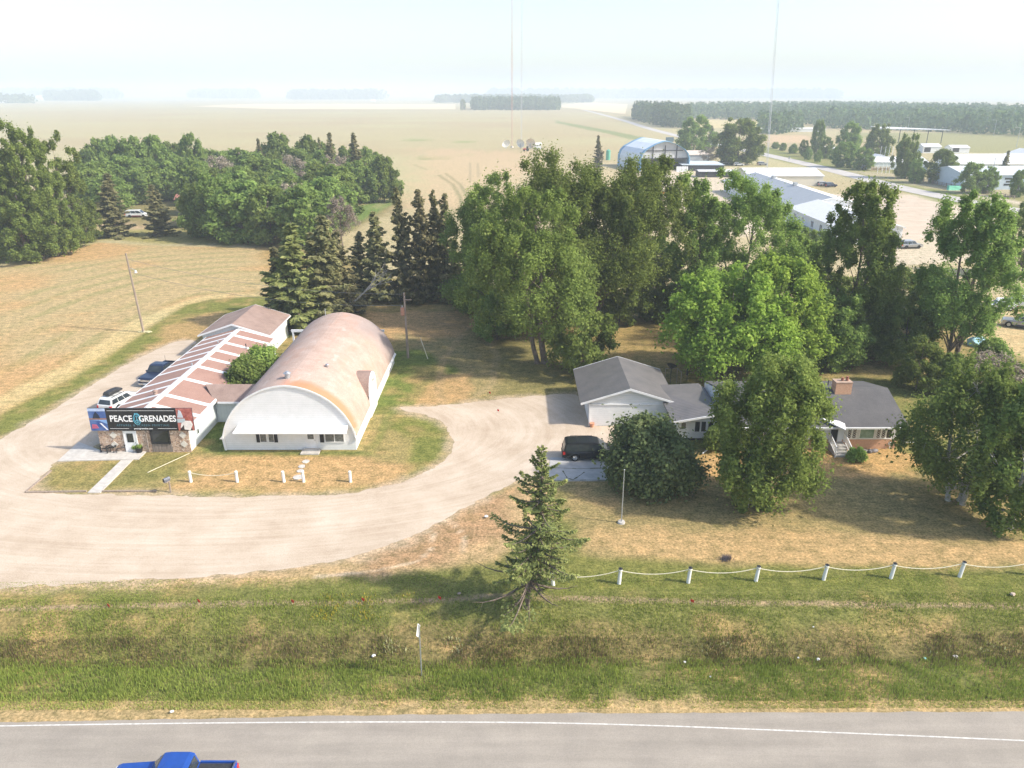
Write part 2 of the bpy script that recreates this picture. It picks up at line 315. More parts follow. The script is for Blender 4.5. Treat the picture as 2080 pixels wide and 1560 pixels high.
def ground_color(x, y):
    n = x.size; c = np.zeros((n, 3))
    near = np.array((0.155, 0.16, 0.052)); far = np.array((0.37, 0.32, 0.19))
    f = sm(118, 140, y + 10 * (fbm(x, y, 30) - .5))[:, None]
    c[:] = near * (1 - f) + far * f
    fb = fbm(x, y, 90, 4)[:, None] - 0.5
    c = c * (1 + f * fb * 0.25) + f * fb * np.array((-0.05, 0.02, 0.0))
    n1 = fbm(x, y, 3.0, 4) - 0.5; n2 = fbm(x + 99, y, 22, 3) - 0.5
    for poly, col, soft, wob, st in PAINT:
        wp = W(poly); d = sdist(x, y, wp) + wob * 2.2 * n1 + wob * n2
        m = (sm(-soft, soft, d) * st)[:, None]; c = c * (1 - m) + np.array(col) * m
    # windrows of the mown field, parallel to its curved edge
    fp = W(PAINT[0][0]); inside = sm(-0.5, 1.0, sdist(x, y, fp)); dl = ldist(x, y, W([(560, 612), (430, 612), (330, 655), (200, 745), (0, 850), (-300, 985)]))
    dd = dl + 5 * (fbm(x, y, 25, 3) - .5) + 1.2 * (fbm(x, y, 4, 3) - .5); st_ = (0.5 + 0.5 * np.sin(dd * 2 * PI / 5.2)) ** 1.5; big = fbm(x + 31, y, 26, 3)
    w1 = (inside * sm(0.35, 0.8, st_) * 0.55 * sm(0.2, 0.6, fbm(x, y, 7, 3)))[:, None]; c = c * (1 - w1) + np.array((0.235, 0.235, 0.10)) * w1
    w2 = (inside * sm(0.46, 0.62, big) * 0.5)[:, None]; c = c * (1 - w2) + np.array((0.45, 0.26, 0.12)) * w2
    w3 = (inside * sm(2.8, 1.2, np.abs(dl - 2.6 + 1.5 * (fbm(x, y, 5, 2) - .5))) * 0.8)[:, None]; w3 = w3 * 0.55; c = c * (1 - w3) + np.array((0.52, 0.46, 0.24)) * w3
    # dry flecks through all lawns
    fl = sm(0.55, 0.78, fbm(x, y, 2.2, 4) * 0.6 + fbm(x, y, 9, 3) * 0.45)[:, None] * (y < 130)[:, None] * (y > 33)[:, None]
    c = c * (1 - 0.5 * fl) + np.array(DRY) * 0.5 * fl
    dr = sdist(x, y, chaikin(W(drive_px), 1)); n4 = fbm(x + 7, y, 0.9, 3) - .5
    m = (sm(-1.3, 0.3, dr + 1.6 * n1 + 1.3 * n4) * 0.8)[:, None]; c = c * (1 - m) + np.array((0.42, 0.335, 0.24)) * m
    # worn tracks: the trench line along the road, tyre arcs, mower rows
    for line, wd, col, st in TRACKS:
        d = ldist(x, y, W(line)) + 0.3 * n1
        m = (sm(wd, wd * 0.3, d) * st)[:, None]; c = c * (1 - m) + np.array(col) * m
    return np.clip(c, 0.01, 0.9)
TRACKS = [([(-200, 1246), (0, 1237), (350, 1228), (700, 1224), (890, 1219), (1000, 1210), (1150, 1215), (1400, 1222), (2080, 1232)], 0.35, (0.34, 0.25, 0.17), 0.75),
 ([(640, 1172), (760, 1160), (850, 1140), (882, 1110), (880, 1085), (850, 1068)], 0.22, (0.50, 0.40, 0.29), 0.8),
 ([(870, 1045), (925, 1065), (942, 1090), (935, 1125)], 0.22, (0.50, 0.40, 0.29), 0.7),
 ([(940, 680), (900, 730), (890, 790), (900, 825)], 0.8, (0.36, 0.26, 0.14), 0.6),
 ([(985, 680), (1010, 720), (1000, 780), (960, 810)], 0.7, (0.36, 0.28, 0.16), 0.5),
 ([(890, 355), (920, 375), (935, 400), (940, 440)], 1.0, (0.16, 0.17, 0.08), 0.6), ([(905, 352), (935, 375), (955, 410)], 0.9, (0.16, 0.17, 0.08), 0.6),
 ([(840, 335), (855, 340), (868, 345)], 1.0, (0.2, 0.2, 0.1), 0.5), ([(955, 330), (955, 370)], 0.8, (0.25, 0.22, 0.14), 0.5), ([(970, 330), (972, 360)], 0.8, (0.25, 0.22, 0.14), 0.5)]
def axis(segs):
    out = []
    for a, b, s in segs: out += list(np.arange(a, b, s))
    return np.array(out)
gx = axis([(-16000, -4000, 1500), (-4000, -1000, 300), (-1000, -300, 35), (-300, -110, 6), (-110, -60, 0.6), (-60, 62, 0.4), (62, 120, 1.0), (120, 300, 4), (300, 1000, 35), (1000, 4000, 300), (4000, 16001, 1500)])
gy = axis([(-400, 0, 100), (0, 28, 4), (28, 33, 0.6), (33, 48, 0.25), (48, 100, 0.4), (100, 190, 0.7), (190, 420, 4), (420, 1200, 20), (1200, 3000, 90), (3000, 22001, 1200)])
XX, YY = np.meshgrid(gx, gy); nx, ny = len(gx), len(gy); xf, yf = XX.ravel(), YY.ravel()
zf = ditch(xf, yf)
def grid_mesh(name, xf, yf, zf, nx, ny):
    me = bpy.data.meshes.new(name)
    i = np.arange((nx - 1) * (ny - 1)); r = i // (nx - 1); c = i % (nx - 1); a = r * nx + c
    idx = np.stack([a, a + 1, a + nx + 1, a + nx], 1).ravel().astype(np.int32)
    me.vertices.add(len(xf)); me.vertices.foreach_set('co', np.stack([xf, yf, zf], 1).ravel().astype(np.float32))
    me.loops.add(len(idx)); me.loops.foreach_set('vertex_index', idx)
    me.polygons.add(len(i)); me.polygons.foreach_set('loop_start', (np.arange(len(i)) * 4).astype(np.int32)); me.polygons.foreach_set('loop_total', np.full(len(i), 4, np.int32))
    me.update(calc_edges=True); return me
gme = grid_mesh('ground', xf, yf, zf, nx, ny)
gcol = ground_color(xf, yf)
ca = gme.color_attributes.new('soil', 'FLOAT_COLOR', 'POINT'); ca.data.foreach_set('color', np.concatenate([gcol, np.ones((len(xf), 1))], 1).ravel().astype(np.float32))
gme.shade_smooth()
m, nt, b = new_mat('grassland')
at = nt.nodes.new('ShaderNodeAttribute'); at.attribute_name = 'soil'
P1 = coords(nt, world=True)
f1 = noise(nt, P1, 1.1, 8, 0.75); f2 = noise(nt, P1, 5, 6, 0.78); f3 = noise(nt, coords(nt, (0.25, 2.2, 1), (0, 0, 0.0), True), 0.9, 6, 0.7)
k1 = ramp(nt, f1, [(0.34, (0.58, 0.64, 0.55)), (0.5, (1, 1, 1)), (0.68, (1.45, 1.34, 1.3))])
k2 = ramp(nt, f2, [(0.36, (0.50, 0.53, 0.48)), (0.64, (1.5, 1.45, 1.42))])
k3 = ramp(nt, f3, [(0.3, (0.84, 0.86, 0.84)), (0.7, (1.16, 1.13, 1.12))])
cc = mix(nt, 1, at.outputs['Color'], k1, 'MULTIPLY'); cc = mix(nt, 1, cc, k2, 'MULTIPLY'); cc = mix(nt, 1, cc, k3, 'MULTIPLY')
nt.links.new(cc, b.inputs['Base Color']); b.inputs['Roughness'].default_value = 1; b.inputs['Specular IOR Level'].default_value = 0.05
bump(nt, b, f2, 0.6, 0.08)
gme.materials.append(m)
go = bpy.data.objects.new('ground', gme); COL.objects.link(go); struct(go)
# ------------------------------------------------------------------ flat sheets: roads, drives, fields, slabs
def ragged(poly, step=0.35, amp=0.12, seed=0, smooth_len=1.2):
    out = []; n = len(poly)
    for i in range(n):
        a = Vector(poly[i]); c = Vector(poly[(i + 1) % n]); L = (c - a).length; k = max(1, int(L / step)); nrm = Vector((-(c - a).y, (c - a).x)).normalized()
        for j in range(k):
            p = a + (c - a) * j / k
            q = (float(vnoise(p.x + seed * 31, p.y, smooth_len)) - 0.5) * 2 + (float(vnoise(p.x - seed * 17, p.y, smooth_len * 0.25)) - 0.5) * 1.2
            e = p + nrm * q * amp; out.append((e.x, e.y))
    return out
def sheet(name, poly, z, mat, thick=0.0):
    mb = MB()
    if thick: mb.prism([(x, y, z - thick) for x, y in poly], (0, 0, thick))
    else: mb.face([(x, y, z) for x, y in poly])
    o = mb.build(name, mat)
    for p in o.data.polygons:
        if p.normal.z < 0 and not thick: p.flip()
    return o
m, nt, b = new_mat('gravel')
P1 = coords(nt, world=True); f1 = noise(nt, P1, 0.25, 6, 0.65); f2 = noise(nt, P1, 14, 3, 0.8); sxyz = nt.nodes.new('ShaderNodeSeparateXYZ'); nt.links.new(P1, sxyz.inputs[0])
def _m(op, a, c=0.0):
    q = nt.nodes.new('ShaderNodeMath'); q.operation = op
    for i, k in enumerate((a, c)):
        if hasattr(k, 'links'): nt.links.new(k, q.inputs[i])
        else: q.inputs[i].default_value = k
    return q.outputs[0]
ex = _m('MULTIPLY', _m('ADD', sxyz.outputs[0], 26.0), 0.55); ey = _m('ADD', sxyz.outputs[1], -70.0); rad = _m('POWER', _m('ADD', _m('MULTIPLY', ex, ex), _m('MULTIPLY', ey, ey)), 0.5); ang_ = _m('ARCTAN2', ey, ex)
cv = nt.nodes.new('ShaderNodeCombineXYZ'); nt.links.new(_m('MULTIPLY', rad, 1.5), cv.inputs[0]); nt.links.new(_m('MULTIPLY', ang_, 1.6), cv.inputs[1])
f3 = noise(nt, cv.outputs[0], 1.2, 7, 0.75)
base = ramp(nt, f1, [(0.3, (0.46, 0.37, 0.28)), (0.55, (0.545, 0.455, 0.36)), (0.75, (0.60, 0.52, 0.425))])
base = mix(nt, 1, base, ramp(nt, f2, [(0.3, (0.74, 0.73, 0.70)), (0.7, (1.16, 1.16, 1.16))]), 'MULTIPLY')
base = mix(nt, 1, base, ramp(nt, f3, [(0.36, (0.89, 0.865, 0.83)), (0.6, (1.04, 1.04, 1.04))]), 'MULTIPLY')
nt.links.new(base, b.inputs['Base Color']); b.inputs['Roughness'].default_value = 1; b.inputs['Specular IOR Level'].default_value = 0.1; bump(nt, b, f2, 0.3, 0.03)
MGRAV = m
struct(sheet('gravel_driveway', ragged(chaikin(W(drive_px), 1), 0.3, 0.22, 1), 0.012, MGRAV))
m, nt, b = new_mat('asphalt')
P1 = coords(nt, world=True); f1 = noise(nt, coords(nt, (0.12, 1.4, 1), (0, 0, -0.02), True), 0.8, 6, 0.6); f2 = noise(nt, P1, 18, 2, 0.7); f3 = noise(nt, P1, 0.5, 5, 0.6)
base = ramp(nt, f1, [(0.3, (0.265, 0.235, 0.195)), (0.7, (0.34, 0.30, 0.25))]); base = mix(nt, 1, base, ramp(nt, f2, [(0.3, (0.86, 0.86, 0.86)), (0.7, (1.1, 1.1, 1.1))]), 'MULTIPLY')
base = mix(nt, 1, base, ramp(nt, f3, [(0.35, (0.93, 0.93, 0.93)), (0.65, (1.05, 1.05, 1.04))]), 'MULTIPLY')
nt.links.new(base, b.inputs['Base Color']); b.inputs['Roughness'].default_value = 0.9; bump(nt, b, f2, 0.15, 0.01)
MASP = m
edge = W([(-400, 1476), (0, 1468), (520, 1458), (1000, 1450), (1500, 1448), (2080, 1446), (2600, 1444)])
edge = [(-160, edge[0][1] + 0.1)] + edge + [(160, edge[-1][1])]
top = [p for p in ragged(edge + [(160, 15), (-160, 15)], 0.3, 0.05, 3) if p[1] > 25]
struct(sheet('road', top + [(160, 16), (-160, 16)], 0.03, MASP, 0.12))
ln = W([(-400, 1484), (0, 1475), (520, 1468), (1000, 1467), (1300, 1473), (1700, 1489), (2080, 1505), (2600, 1530)])
ln = chaikin(ln, 2, False)
up = [(x, y + 0.042) for x, y in ln]; dn = [(x, y - 0.042) for x, y in ln][::-1]
MLINE = nmat('worn_white_road_paint', (0.42, 0.40, 0.36), (0.70, 0.68, 0.63), 5, 0.7, world=True)
mb = MB()
for i in range(len(up) - 1): mb.face([(up[i][0], up[i][1], 0.034), (up[i+1][0], up[i+1][1], 0.034), (dn[::-1][i+1][0], dn[::-1][i+1][1], 0.034), (dn[::-1][i][0], dn[::-1][i][1], 0.034)])
struct(mb.build('road_edge_line', MLINE))
# far road with its junction, gravel lot and grass island
def ribbon(name, pts, wd, z, mat):
    pts = chaikin(pts, 2, False); L = []; R = []
    for i, p in enumerate(pts):
        a = Vector(pts[max(0, i - 1)]); c = Vector(pts[min(len(pts) - 1, i + 1)]); t = (c - a).normalized(); n = Vector((-t.y, t.x)) * wd / 2
        L.append((p[0] + n.x, p[1] + n.y)); R.append((p[0] - n.x, p[1] - n.y))
    return struct(sheet(name, L + R[::-1], z, mat))
MFROAD = nmat('pale_asphalt', (0.40, 0.37, 0.34), (0.48, 0.45, 0.41), 0.3, 0.95, world=True)
MFIELD2 = nmat('ripe_grain', (0.56, 0.44, 0.26), (0.62, 0.5, 0.31), 0.02, 1, world=True)
ribbon('highway', [(152, 4200), (150, 2000), (147, 1500), (140, 1000), (130, 760), (133, 560), (140, 440), (141, 340), (138, 285), (142, 240), (150, 200), (170, 150)], 8.6, 0.06, MFROAD)
struct(sheet('gravel_lot', ragged(W([(1770, 402), (1850, 398), (1905, 412), (1900, 470), (1845, 500), (1760, 480), (1640, 470), (1600, 440), (1700, 395)]), 1.0, 0.5, 5), 0.04, MGRAV))
struct(sheet('grain_field', W([(385, 216), (560, 222), (925, 222.5), (925, 212), (700, 211), (520, 211)]), 0.3, MFIELD2))
struct(sheet('far_grain_field', W([(1120, 216), (1270, 232), (1275, 212), (1190, 208)]), 0.3, MFIELD2))
# the pad, patio, walk, kerbs and stepping stones
MPAD = nmat('old_concrete', (0.34, 0.34, 0.32), (0.48, 0.46, 0.43), 1.2, 0.9, 0.1, world=True)
MCRACK = nmat('crack_weeds', (0.07, 0.08, 0.03), (0.13, 0.12, 0.06), 9, 1, world=True)
pad = struct(sheet('parking_pad', W([(1118, 930), (1262, 930), (1262, 977), (1112, 978)]), 0.05, MPAD, 0.12))
mb = MB()
for a in ([(1120, 951), (1170, 953), (1255, 951)], [(1143, 957), (1152, 972), (1165, 976)], [(1187, 960), (1176, 968), (1165, 975)], [(1116, 978), (1190, 976), (1260, 977)]):
    q = [Vector((*G(*p), 0.055)) for p in a]
    for i in range(len(q) - 1):
        for k in range(6):
            p0 = q[i].lerp(q[i + 1], k / 6); p1 = q[i].lerp(q[i + 1], (k + 1) / 6); n = Vector((-(p1 - p0).y, (p1 - p0).x, 0)).normalized() * random.Random(k * 7 + i).uniform(0.02, 0.08)
            mb.face([p0 - n, p1 - n, p1 + n, p0 + n])
struct(mb.build('pad_cracks', MCRACK))
struct(sheet('patio', W([(117, 938), (282, 934), (298, 918), (203, 915.5), (160, 899)]), 0.09, MCON, 0.14))
struct(sheet('front_walk', W([(178, 1002), (204, 1002), (272, 933), (246, 936)]), 0.075, MCON, 0.1))
mb = MB()
for a, c in (((52, 1001), (104, 957)), ((54, 1001), (176, 999)), ((208, 999), (318, 999))):
    p = Vector(G(*a)); q = Vector(G(*c)); n = (q - p).normalized(); n = Vector((-n.y, n.x)) * 0.07
    mb.prism([(p.x - n.x, p.y - n.y, 0), (q.x - n.x, q.y - n.y, 0), (q.x + n.x, q.y + n.y, 0), (p.x + n.x, p.y + n.y, 0)], (0, 0, 0.12))
struct(mb.build('lawn_edging', MWOOD))
# ------------------------------------------------------------------ buildings
def roof_mat(name, ca, cb, course=0.18, patch=None, axis='Z'):
    m, nt, b = new_mat(name)
    P = coords(nt, world=True); f = noise(nt, P, 0.6, 6, 0.7); f2 = noise(nt, P, 12, 3, 0.7)
    base = ramp(nt, f, [(0.3, ca), (0.7, cb)]); base = mix(nt, 1, base, ramp(nt, f2, [(0.3, (0.78, 0.78, 0.78)), (0.7, (1.18, 1.17, 1.16))]), 'MULTIPLY')
    if course:
        wv = N(nt, 'ShaderNodeTexWave', wave_type='BANDS', bands_direction=axis, wave_profile='SAW'); wv.inputs['Scale'].default_value = 2 * PI / (20 * course); nt.links.new(P, wv.inputs['Vector'])
        base = mix(nt, 0.6, base, ramp(nt, wv.outputs['Fac'], [(0, (0.6, 0.6, 0.6)), (0.2, (1, 1, 1))]), 'MULTIPLY')
    nt.links.new(base, b.inputs['Base Color']); b.inputs['Roughness'].default_value = 0.95; bump(nt, b, f2, 0.2, 0.02)
    return m, nt, b, base, P
MRS = roof_mat('salmon_brown_shingles', (0.30, 0.175, 0.135), (0.36, 0.22, 0.175), 0)[0]
MRB = roof_mat('mottled_brown_shingles', (0.24, 0.165, 0.135), (0.36, 0.26, 0.215), 0.07)[0]
MRG = roof_mat('charcoal_shingles', (0.082, 0.080, 0.082), (0.12, 0.115, 0.113), 0.06)[0]
def ribbed(name, ca, cb, period, axis='Y', rough=0.4):
    m, nt, b = new_mat(name); P = coords(nt, world=True)
    wv = N(nt, 'ShaderNodeTexWave', wave_type='BANDS', bands_direction=axis, wave_profile='SIN'); wv.inputs['Scale'].default_value = 2 * PI / (20 * period); nt.links.new(P, wv.inputs['Vector'])
    f = noise(nt, P, 0.8, 5, 0.7); base = ramp(nt, f, [(0.3, ca), (0.7, cb)])
    base = mix(nt, 0.55, base, ramp(nt, wv.outputs['Fac'], [(0.5, (1.08, 1.08, 1.08)), (0.95, (0.55, 0.55, 0.55))]), 'MULTIPLY')
    nt.links.new(base, b.inputs['Base Color']); b.inputs['Roughness'].default_value = rough; bump(nt, b, wv.outputs['Fac'], 0.5, 0.03); return m
MRM = ribbed('charcoal_ribbed_metal', (0.125, 0.12, 0.12), (0.19, 0.175, 0.168), 0.3, 'Y')
MRMW = ribbed('white_ribbed_metal', (0.66, 0.66, 0.65), (0.74, 0.74, 0.73), 0.9, 'Y', 0.5)
MRMG = ribbed('grey_ribbed_metal', (0.28, 0.30, 0.32), (0.34, 0.36, 0.38), 0.9, 'Y', 0.5)
# arched roof: shingles with orange patches by the front edge, pale worn patches higher up
m, nt, b, base, P = roof_mat('weathered_arch_shingles', (0.38, 0.265, 0.21), (0.49, 0.375, 0.315), 0)
sx = nt.nodes.new('ShaderNodeSeparateXYZ'); nt.links.new(P, sx.inputs[0])
def mrange(v, a, c, d=0.0, e=1.0):
    r = N(nt, 'ShaderNodeMapRange'); nt.links.new(v, r.inputs[0])
    for i, q in enumerate((a, c, d, e)): r.inputs[i + 1].default_value = q
    return r.outputs[0]
def mth(op, a, c):
    r = nt.nodes.new('ShaderNodeMath'); r.operation = op
    for i, q in enumerate((a, c)):
        if hasattr(q, 'links'): nt.links.new(q, r.inputs[i])
        else: r.inputs[i].default_value = q
    return r.outputs[0]
nz = noise(nt, P, 0.7, 5, 0.6); ny_ = mth('ADD', sx.outputs[1], mth('MULTIPLY', nz, 1.1))
edge_f = mth('MULTIPLY', mrange(ny_, 68.3, 67.2), mrange(sx.outputs[0], -21.6, -20.0))
orange = mix(nt, mth('MULTIPLY', edge_f, 0.85), base, (0.60, 0.20, 0.09))
nz2 = noise(nt, coords(nt, (1, 0.5, 1), world=True), 0.42, 4, 0.6); pf = mrange(nz2, 0.60, 0.66)
orange = mix(nt, mth('MULTIPLY', pf, 0.45), orange, (0.54, 0.47, 0.42))
nz3 = noise(nt, coords(nt, (1, 0.35, 1), world=True), 0.5, 5, 0.7); orange = mix(nt, mth('MULTIPLY', mrange(nz3, 0.5, 0.66), 0.4), orange, (0.52, 0.27, 0.18))
bk = mth('MULTIPLY', mrange(mth('ADD', sx.outputs[1], mth('MULTIPLY', nz2, 6.0)), 86.5, 91), mrange(sx.outputs[0], -20, -17))
orange = mix(nt, mth('MULTIPLY', bk, 0.7), orange, (0.27, 0.235, 0.23))
nt.links.new(orange, b.inputs['Base Color'])
MRA = m
# stone facade
m, nt, b = new_mat('tan_flagstone'); P = coords(nt, (1, 1, 1.2), world=True)
vo = N(nt, 'ShaderNodeTexVoronoi', Scale=5.5); nt.links.new(P, vo.inputs['Vector'])
ve = N(nt, 'ShaderNodeTexVoronoi', Scale=5.5, feature='DISTANCE_TO_EDGE'); nt.links.new(P, ve.inputs['Vector'])
stc = ramp(nt, vo.outputs['Color'], [(0.15, (0.24, 0.15, 0.10)), (0.45, (0.42, 0.27, 0.18)), (0.7, (0.52, 0.38, 0.27)), (0.95, (0.72, 0.62, 0.50))])
stc = mix(nt, ramp(nt, ve.outputs['Distance'], [(0.0, (1, 1, 1)), (0.07, (0, 0, 0))]), stc, (0.62, 0.52, 0.44))
nt.links.new(stc, b.inputs['Base Color']); b.inputs['Roughness'].default_value = 0.9; bump(nt, b, ve.outputs['Distance'], 0.5, 0.05)
MSTONE = m
m, nt, b = new_mat('orange_brick'); P = coords(nt, (1, 1, 1), (PI / 2, 0, 0), world=True)
br = nt.nodes.new('ShaderNodeTexBrick'); br.inputs['Scale'].default_value = 4.0; br.inputs['Color1'].default_value = c4((0.50, 0.24, 0.13)); br.inputs['Color2'].default_value = c4((0.60, 0.33, 0.19)); br.inputs['Mortar'].default_value = c4((0.5, 0.42, 0.34))
br.inputs['Mortar Size'].default_value = 0.02; nt.links.new(P, br.inputs['Vector']); nt.links.new(br.outputs[0], b.inputs['Base Color']); b.inputs['Roughness'].default_value = 0.9
MBRICK = m
MWB = nmat('dark_wood_planks', (0.14, 0.11, 0.09), (0.34, 0.29, 0.25), 7, 0.85, 0.2, (1.5, 1, 0.1), world=True)

def gable(parent, x0, x1, y0, y1, ze, xr, zr, wallm, roofm, ov=0.45, ovf=0.4, fascia=MW, th=0.12, zb=0.0, names=('wall', 'roof', 'fascia'), ovb=None, side=None):
    """ridge along Y"""
    if ovb is None: ovb = ovf
    sl = (zr - ze) / (xr - (x0 - ov)); sr = (zr - ze) / ((x1 + ov) - xr)
    mb = MB(); a = ze + sl * ov - 0.06; c = ze + sr * ov - 0.06
    mb.prism([(x0, y0, zb), (x1, y0, zb), (x1, y0, c), (xr, y0, zr - 0.13), (x0, y0, a)], (0, y1 - y0, 0))
    wl = mb.build(names[0], wallm, parent)
    mb = MB(); A, B = y0 - ovf, y1 + ovb
    mb.prism([(x0 - ov, A, ze), (xr, A, zr), (x1 + ov, A, ze), (x1 + ov, A, ze - th), (xr, A, zr - th), (x0 - ov, A, ze - th)], (0, B - A, 0))
    rf = mb.build(names[1], roofm, parent)
    mb = MB(); f = 0.05
    for (Y0, Y1) in ((A - f, A - 0.003), (B + 0.003, B + f)):
        mb.prism([(x0 - ov - f, Y0, ze + 0.01), (xr, Y0, zr + 0.02), (x1 + ov + f, Y0, ze + 0.01), (x1 + ov + f, Y0, ze - 0.2), (xr, Y0, zr - 0.2), (x0 - ov - f, Y0, ze - 0.2)], (0, Y1 - Y0, 0))
    if not side: mb.box(x0 - ov - f, x0 - ov - 0.003, A, B, ze - 0.2, ze - 0.01); mb.box(x1 + ov + 0.003, x1 + ov + f, A, B, ze - 0.2, ze - 0.01)
    fs = mb.build(names[2], fascia, parent)
    if side: MB().box(x0 - ov - f, x0 - ov - 0.003, A, B, ze - 0.2, ze - 0.01).build('eave_trim', side, parent); MB().box(x1 + ov + 0.003, x1 + ov + f, A, B, ze - 0.2, ze - 0.01).build('eave_trim', side, parent)
    return wl, rf, fs
def window(parent, x0, x1, y, z0, z1, glass=MGL, frame=MW, n=1, fr=0.06, depth=0.05, axis='Y', mull=None, label=None):
    """window in a wall facing -Y (axis Y) or -/+X (axis X: x0,x1 run along Y and y is the X of the wall, depth sign gives side)"""
    mb = MB(); g = MB(); s = 1 if depth > 0 else -1
    def bx(M_, a0, a1, b0, b1, d0, d1):
        if axis == 'Y': M_.box(a0, a1, y - max(d0, d1), y - min(d0, d1), b0, b1)
        else: M_.box(y + min(s * d0, s * d1), y + max(s * d0, s * d1), a0, a1, b0, b1)
    d = abs(depth)
    bx(mb, x0 - fr, x1 + fr, z1, z1 + fr, 0.002, d); bx(mb, x0 - fr, x1 + fr, z0 - fr, z0, 0.002, d * 1.3)
    bx(mb, x0 - fr, x0, z0, z1, 0.002, d); bx(mb, x1, x1 + fr, z0, z1, 0.002, d)
    for i in range(1, n): q = x0 + (x1 - x0) * i / n; bx(mb, q - fr / 2, q + fr / 2, z0, z1, 0.002, d)
    bx(g, x0, x1, z0, z1, 0.002, d * 0.4)
    w_ = mb.build('window', frame, parent); g.build('pane', glass, w_)
    if label: w_['label'] = label
    return w_
def text_part(name, body, size, mat, parent, x, y, z, bold=0.0, sx=1.0, space=1.0):
    cu = bpy.data.curves.new(name, 'FONT'); cu.body = body; cu.size = size; cu.align_x = 'CENTER'; cu.align_y = 'CENTER'; cu.extrude = 0.006; cu.offset = bold; cu.space_character = space; cu.resolution_u = 4
    o = bpy.data.objects.new(name, cu); COL.objects.link(o); bpy.context.view_layer.update()
    me = bpy.data.meshes.new_from_object(o.evaluated_get(bpy.context.evaluated_depsgraph_get())); bpy.data.objects.remove(o)
    me.transform(Matrix.Translation(Vector((x, y, z)) - ORG[parent if parent in ORG else parent.parent]) @ Matrix.Rotation(PI / 2, 4, 'X') @ Matrix.Diagonal((sx, 1, 1, 1)))
    me.materials.clear(); me.materials.append(mat); me.name = name
    o = bpy.data.objects.new(name, me); COL.objects.link(o); o.parent = parent; return o

# --- the shop
S = thing('shop_building', 'long low shop with tan flagstone front and salmon roof crossed by white stripes', 'building', (-34.4, 65.3, 0))
SX0, SX1, SY0, SY1, SZE, SXR, SZR = -38.45, -30.15, 65.35, 93.0, 2.62, -34.4, 3.85
gable(S, SX0, SX1, SY0, SY1, SZE, SXR, SZR, MSV, MRS, ov=0.35, ovf=0.0)
MB().box(SX0 - 0.06, SX1 + 0.03, 65.2, 65.34, 0, 2.72).build('stone_facade', MSTONE, S)
def shop_z(x): return SZR - (SZR - SZE) * abs(x - SXR) / (4.4)
mb = MB(); e = 0.02
for s in (-1, 1):
    xo = SX1 + 0.35 if s > 0 else SX0 - 0.35
    zo = SZE
    def strip(x0, x1, y0, y1, x0b=None):
        za = SZR + (SZE - SZR) * (x0 - SXR) / (xo - SXR); zb = SZR + (SZE - SZR) * (x1 - SXR) / (xo - SXR)
        mb.prism([(x0, y0, za + 0.003), (x1, y0, zb + 0.003), (x1, y1, zb + 0.003), (x0, y1, za + 0.003)], (0, 0, e))
    strip(SXR, SXR + s * 0.34, SY0, SY1); strip(xo - s * 0.16, xo, SY0, SY1)
    ys = [67.3, 70.0, 74.6, 78.4, 81.2, 84.0, 86.9, 89.9, 92.4] if s > 0 else [66.2, 68.2, 70.2, 72.6, 75.0, 78.6, 81.2, 83.6, 86.2, 88.8, 91.2]
    for yy in ys: strip(SXR + s * 0.35, xo - s * 0.17, yy, yy + (0.62 if s > 0 else 0.5))
mb.build('white_roof_stripes', MW, S)
MB().cyl((-35.3, 70.8, 3.4), (-35.3, 70.8, 3.95), 0.2, 0.2, 12).ball((-35.3, 70.8, 3.98), 0.28, 0.5).build('roof_vent', MRB, S, True)
MB().cyl((-31.6, 86.9, 2.9), (-31.6, 86.9, 3.75), 0.06, 0.06, 8).build('stack_pipe', MBK, S)
MB().cyl((-35.1, 87.5, 3.5), (-35.1, 87.5, 3.85), 0.1, 0.1, 8).build('stack_pipe', MGALV, S)
MB().cyl((-35.0, 79.3, 3.5), (-35.0, 79.3, 3.95), 0.1, 0.1, 8).build('stack_pipe', MGALV, S)
# door, shop window with plank apron, four pale diamonds
dx = Yp(265, 890, 65.15)[0]
mb = MB(); mb.box(dx - 0.62, dx - 0.5, 65.12, 65.19, 0.09, 2.2).box(dx + 0.5, dx + 0.62, 65.12, 65.19, 0.09, 2.2).box(dx - 0.5, dx + 0.5, 65.12, 65.19, 2.1, 2.2)
fr = mb.build('door_frame', MW, S)
D = MB().box(dx - 0.5, dx + 0.5, 65.14, 65.19, 0.09, 2.1).build('door', MW, S)
MB().box(dx - 0.32, dx + 0.28, 65.125, 65.138, 1.05, 1.95).build('door_glass', MGL, D)
MB().ball((dx + 0.4, 65.1, 1.0), 0.045).build('handle', MBK, D)
window(S, -33.55, -31.95, 65.18, 1.0, 2.2, MGL, MBK, 1, 0.1, 0.09)
mb = MB()
for i in range(14): mb.box(-33.66 + i * 0.135, -33.66 + i * 0.135 + 0.125, 65.165 - (i % 3) * 0.004, 65.195, 0.05, 0.87)
mb.build('plank_apron', MWB, S)
for (px, py) in ((230, 884), (233, 903), (371, 884), (374, 902)):
    X, Z = Yp(px, py, 65.15); r = 0.36
    MB().prism([(X - r, 65.17, Z), (X, 65.17, Z - r), (X + r, 65.17, Z), (X, 65.17, Z + r)], (0, -0.03, 0)).build('stone_diamond', nmat('pale_stone', (0.6, 0.55, 0.46), (0.72, 0.68, 0.6), 6, 0.8) if px == 230 else bpy.data.materials['pale_stone'], S)
MB().cyl((-34.0, 65.12, 0.1), (-34.0, 65.12, 2.3), 0.05, 0.05, 8).build('downspout', MWB, S)
MB().box(SX0 - 0.5, SX0 - 0.02, 66.2, 67.6, 0, 2.1).build('side_porch', MSV, S)
MB().box(SX1 + 0.01, SX1 + 0.14, 67.0, 67.25, 1.1, 1.5).build('meter_box', MCH, S)
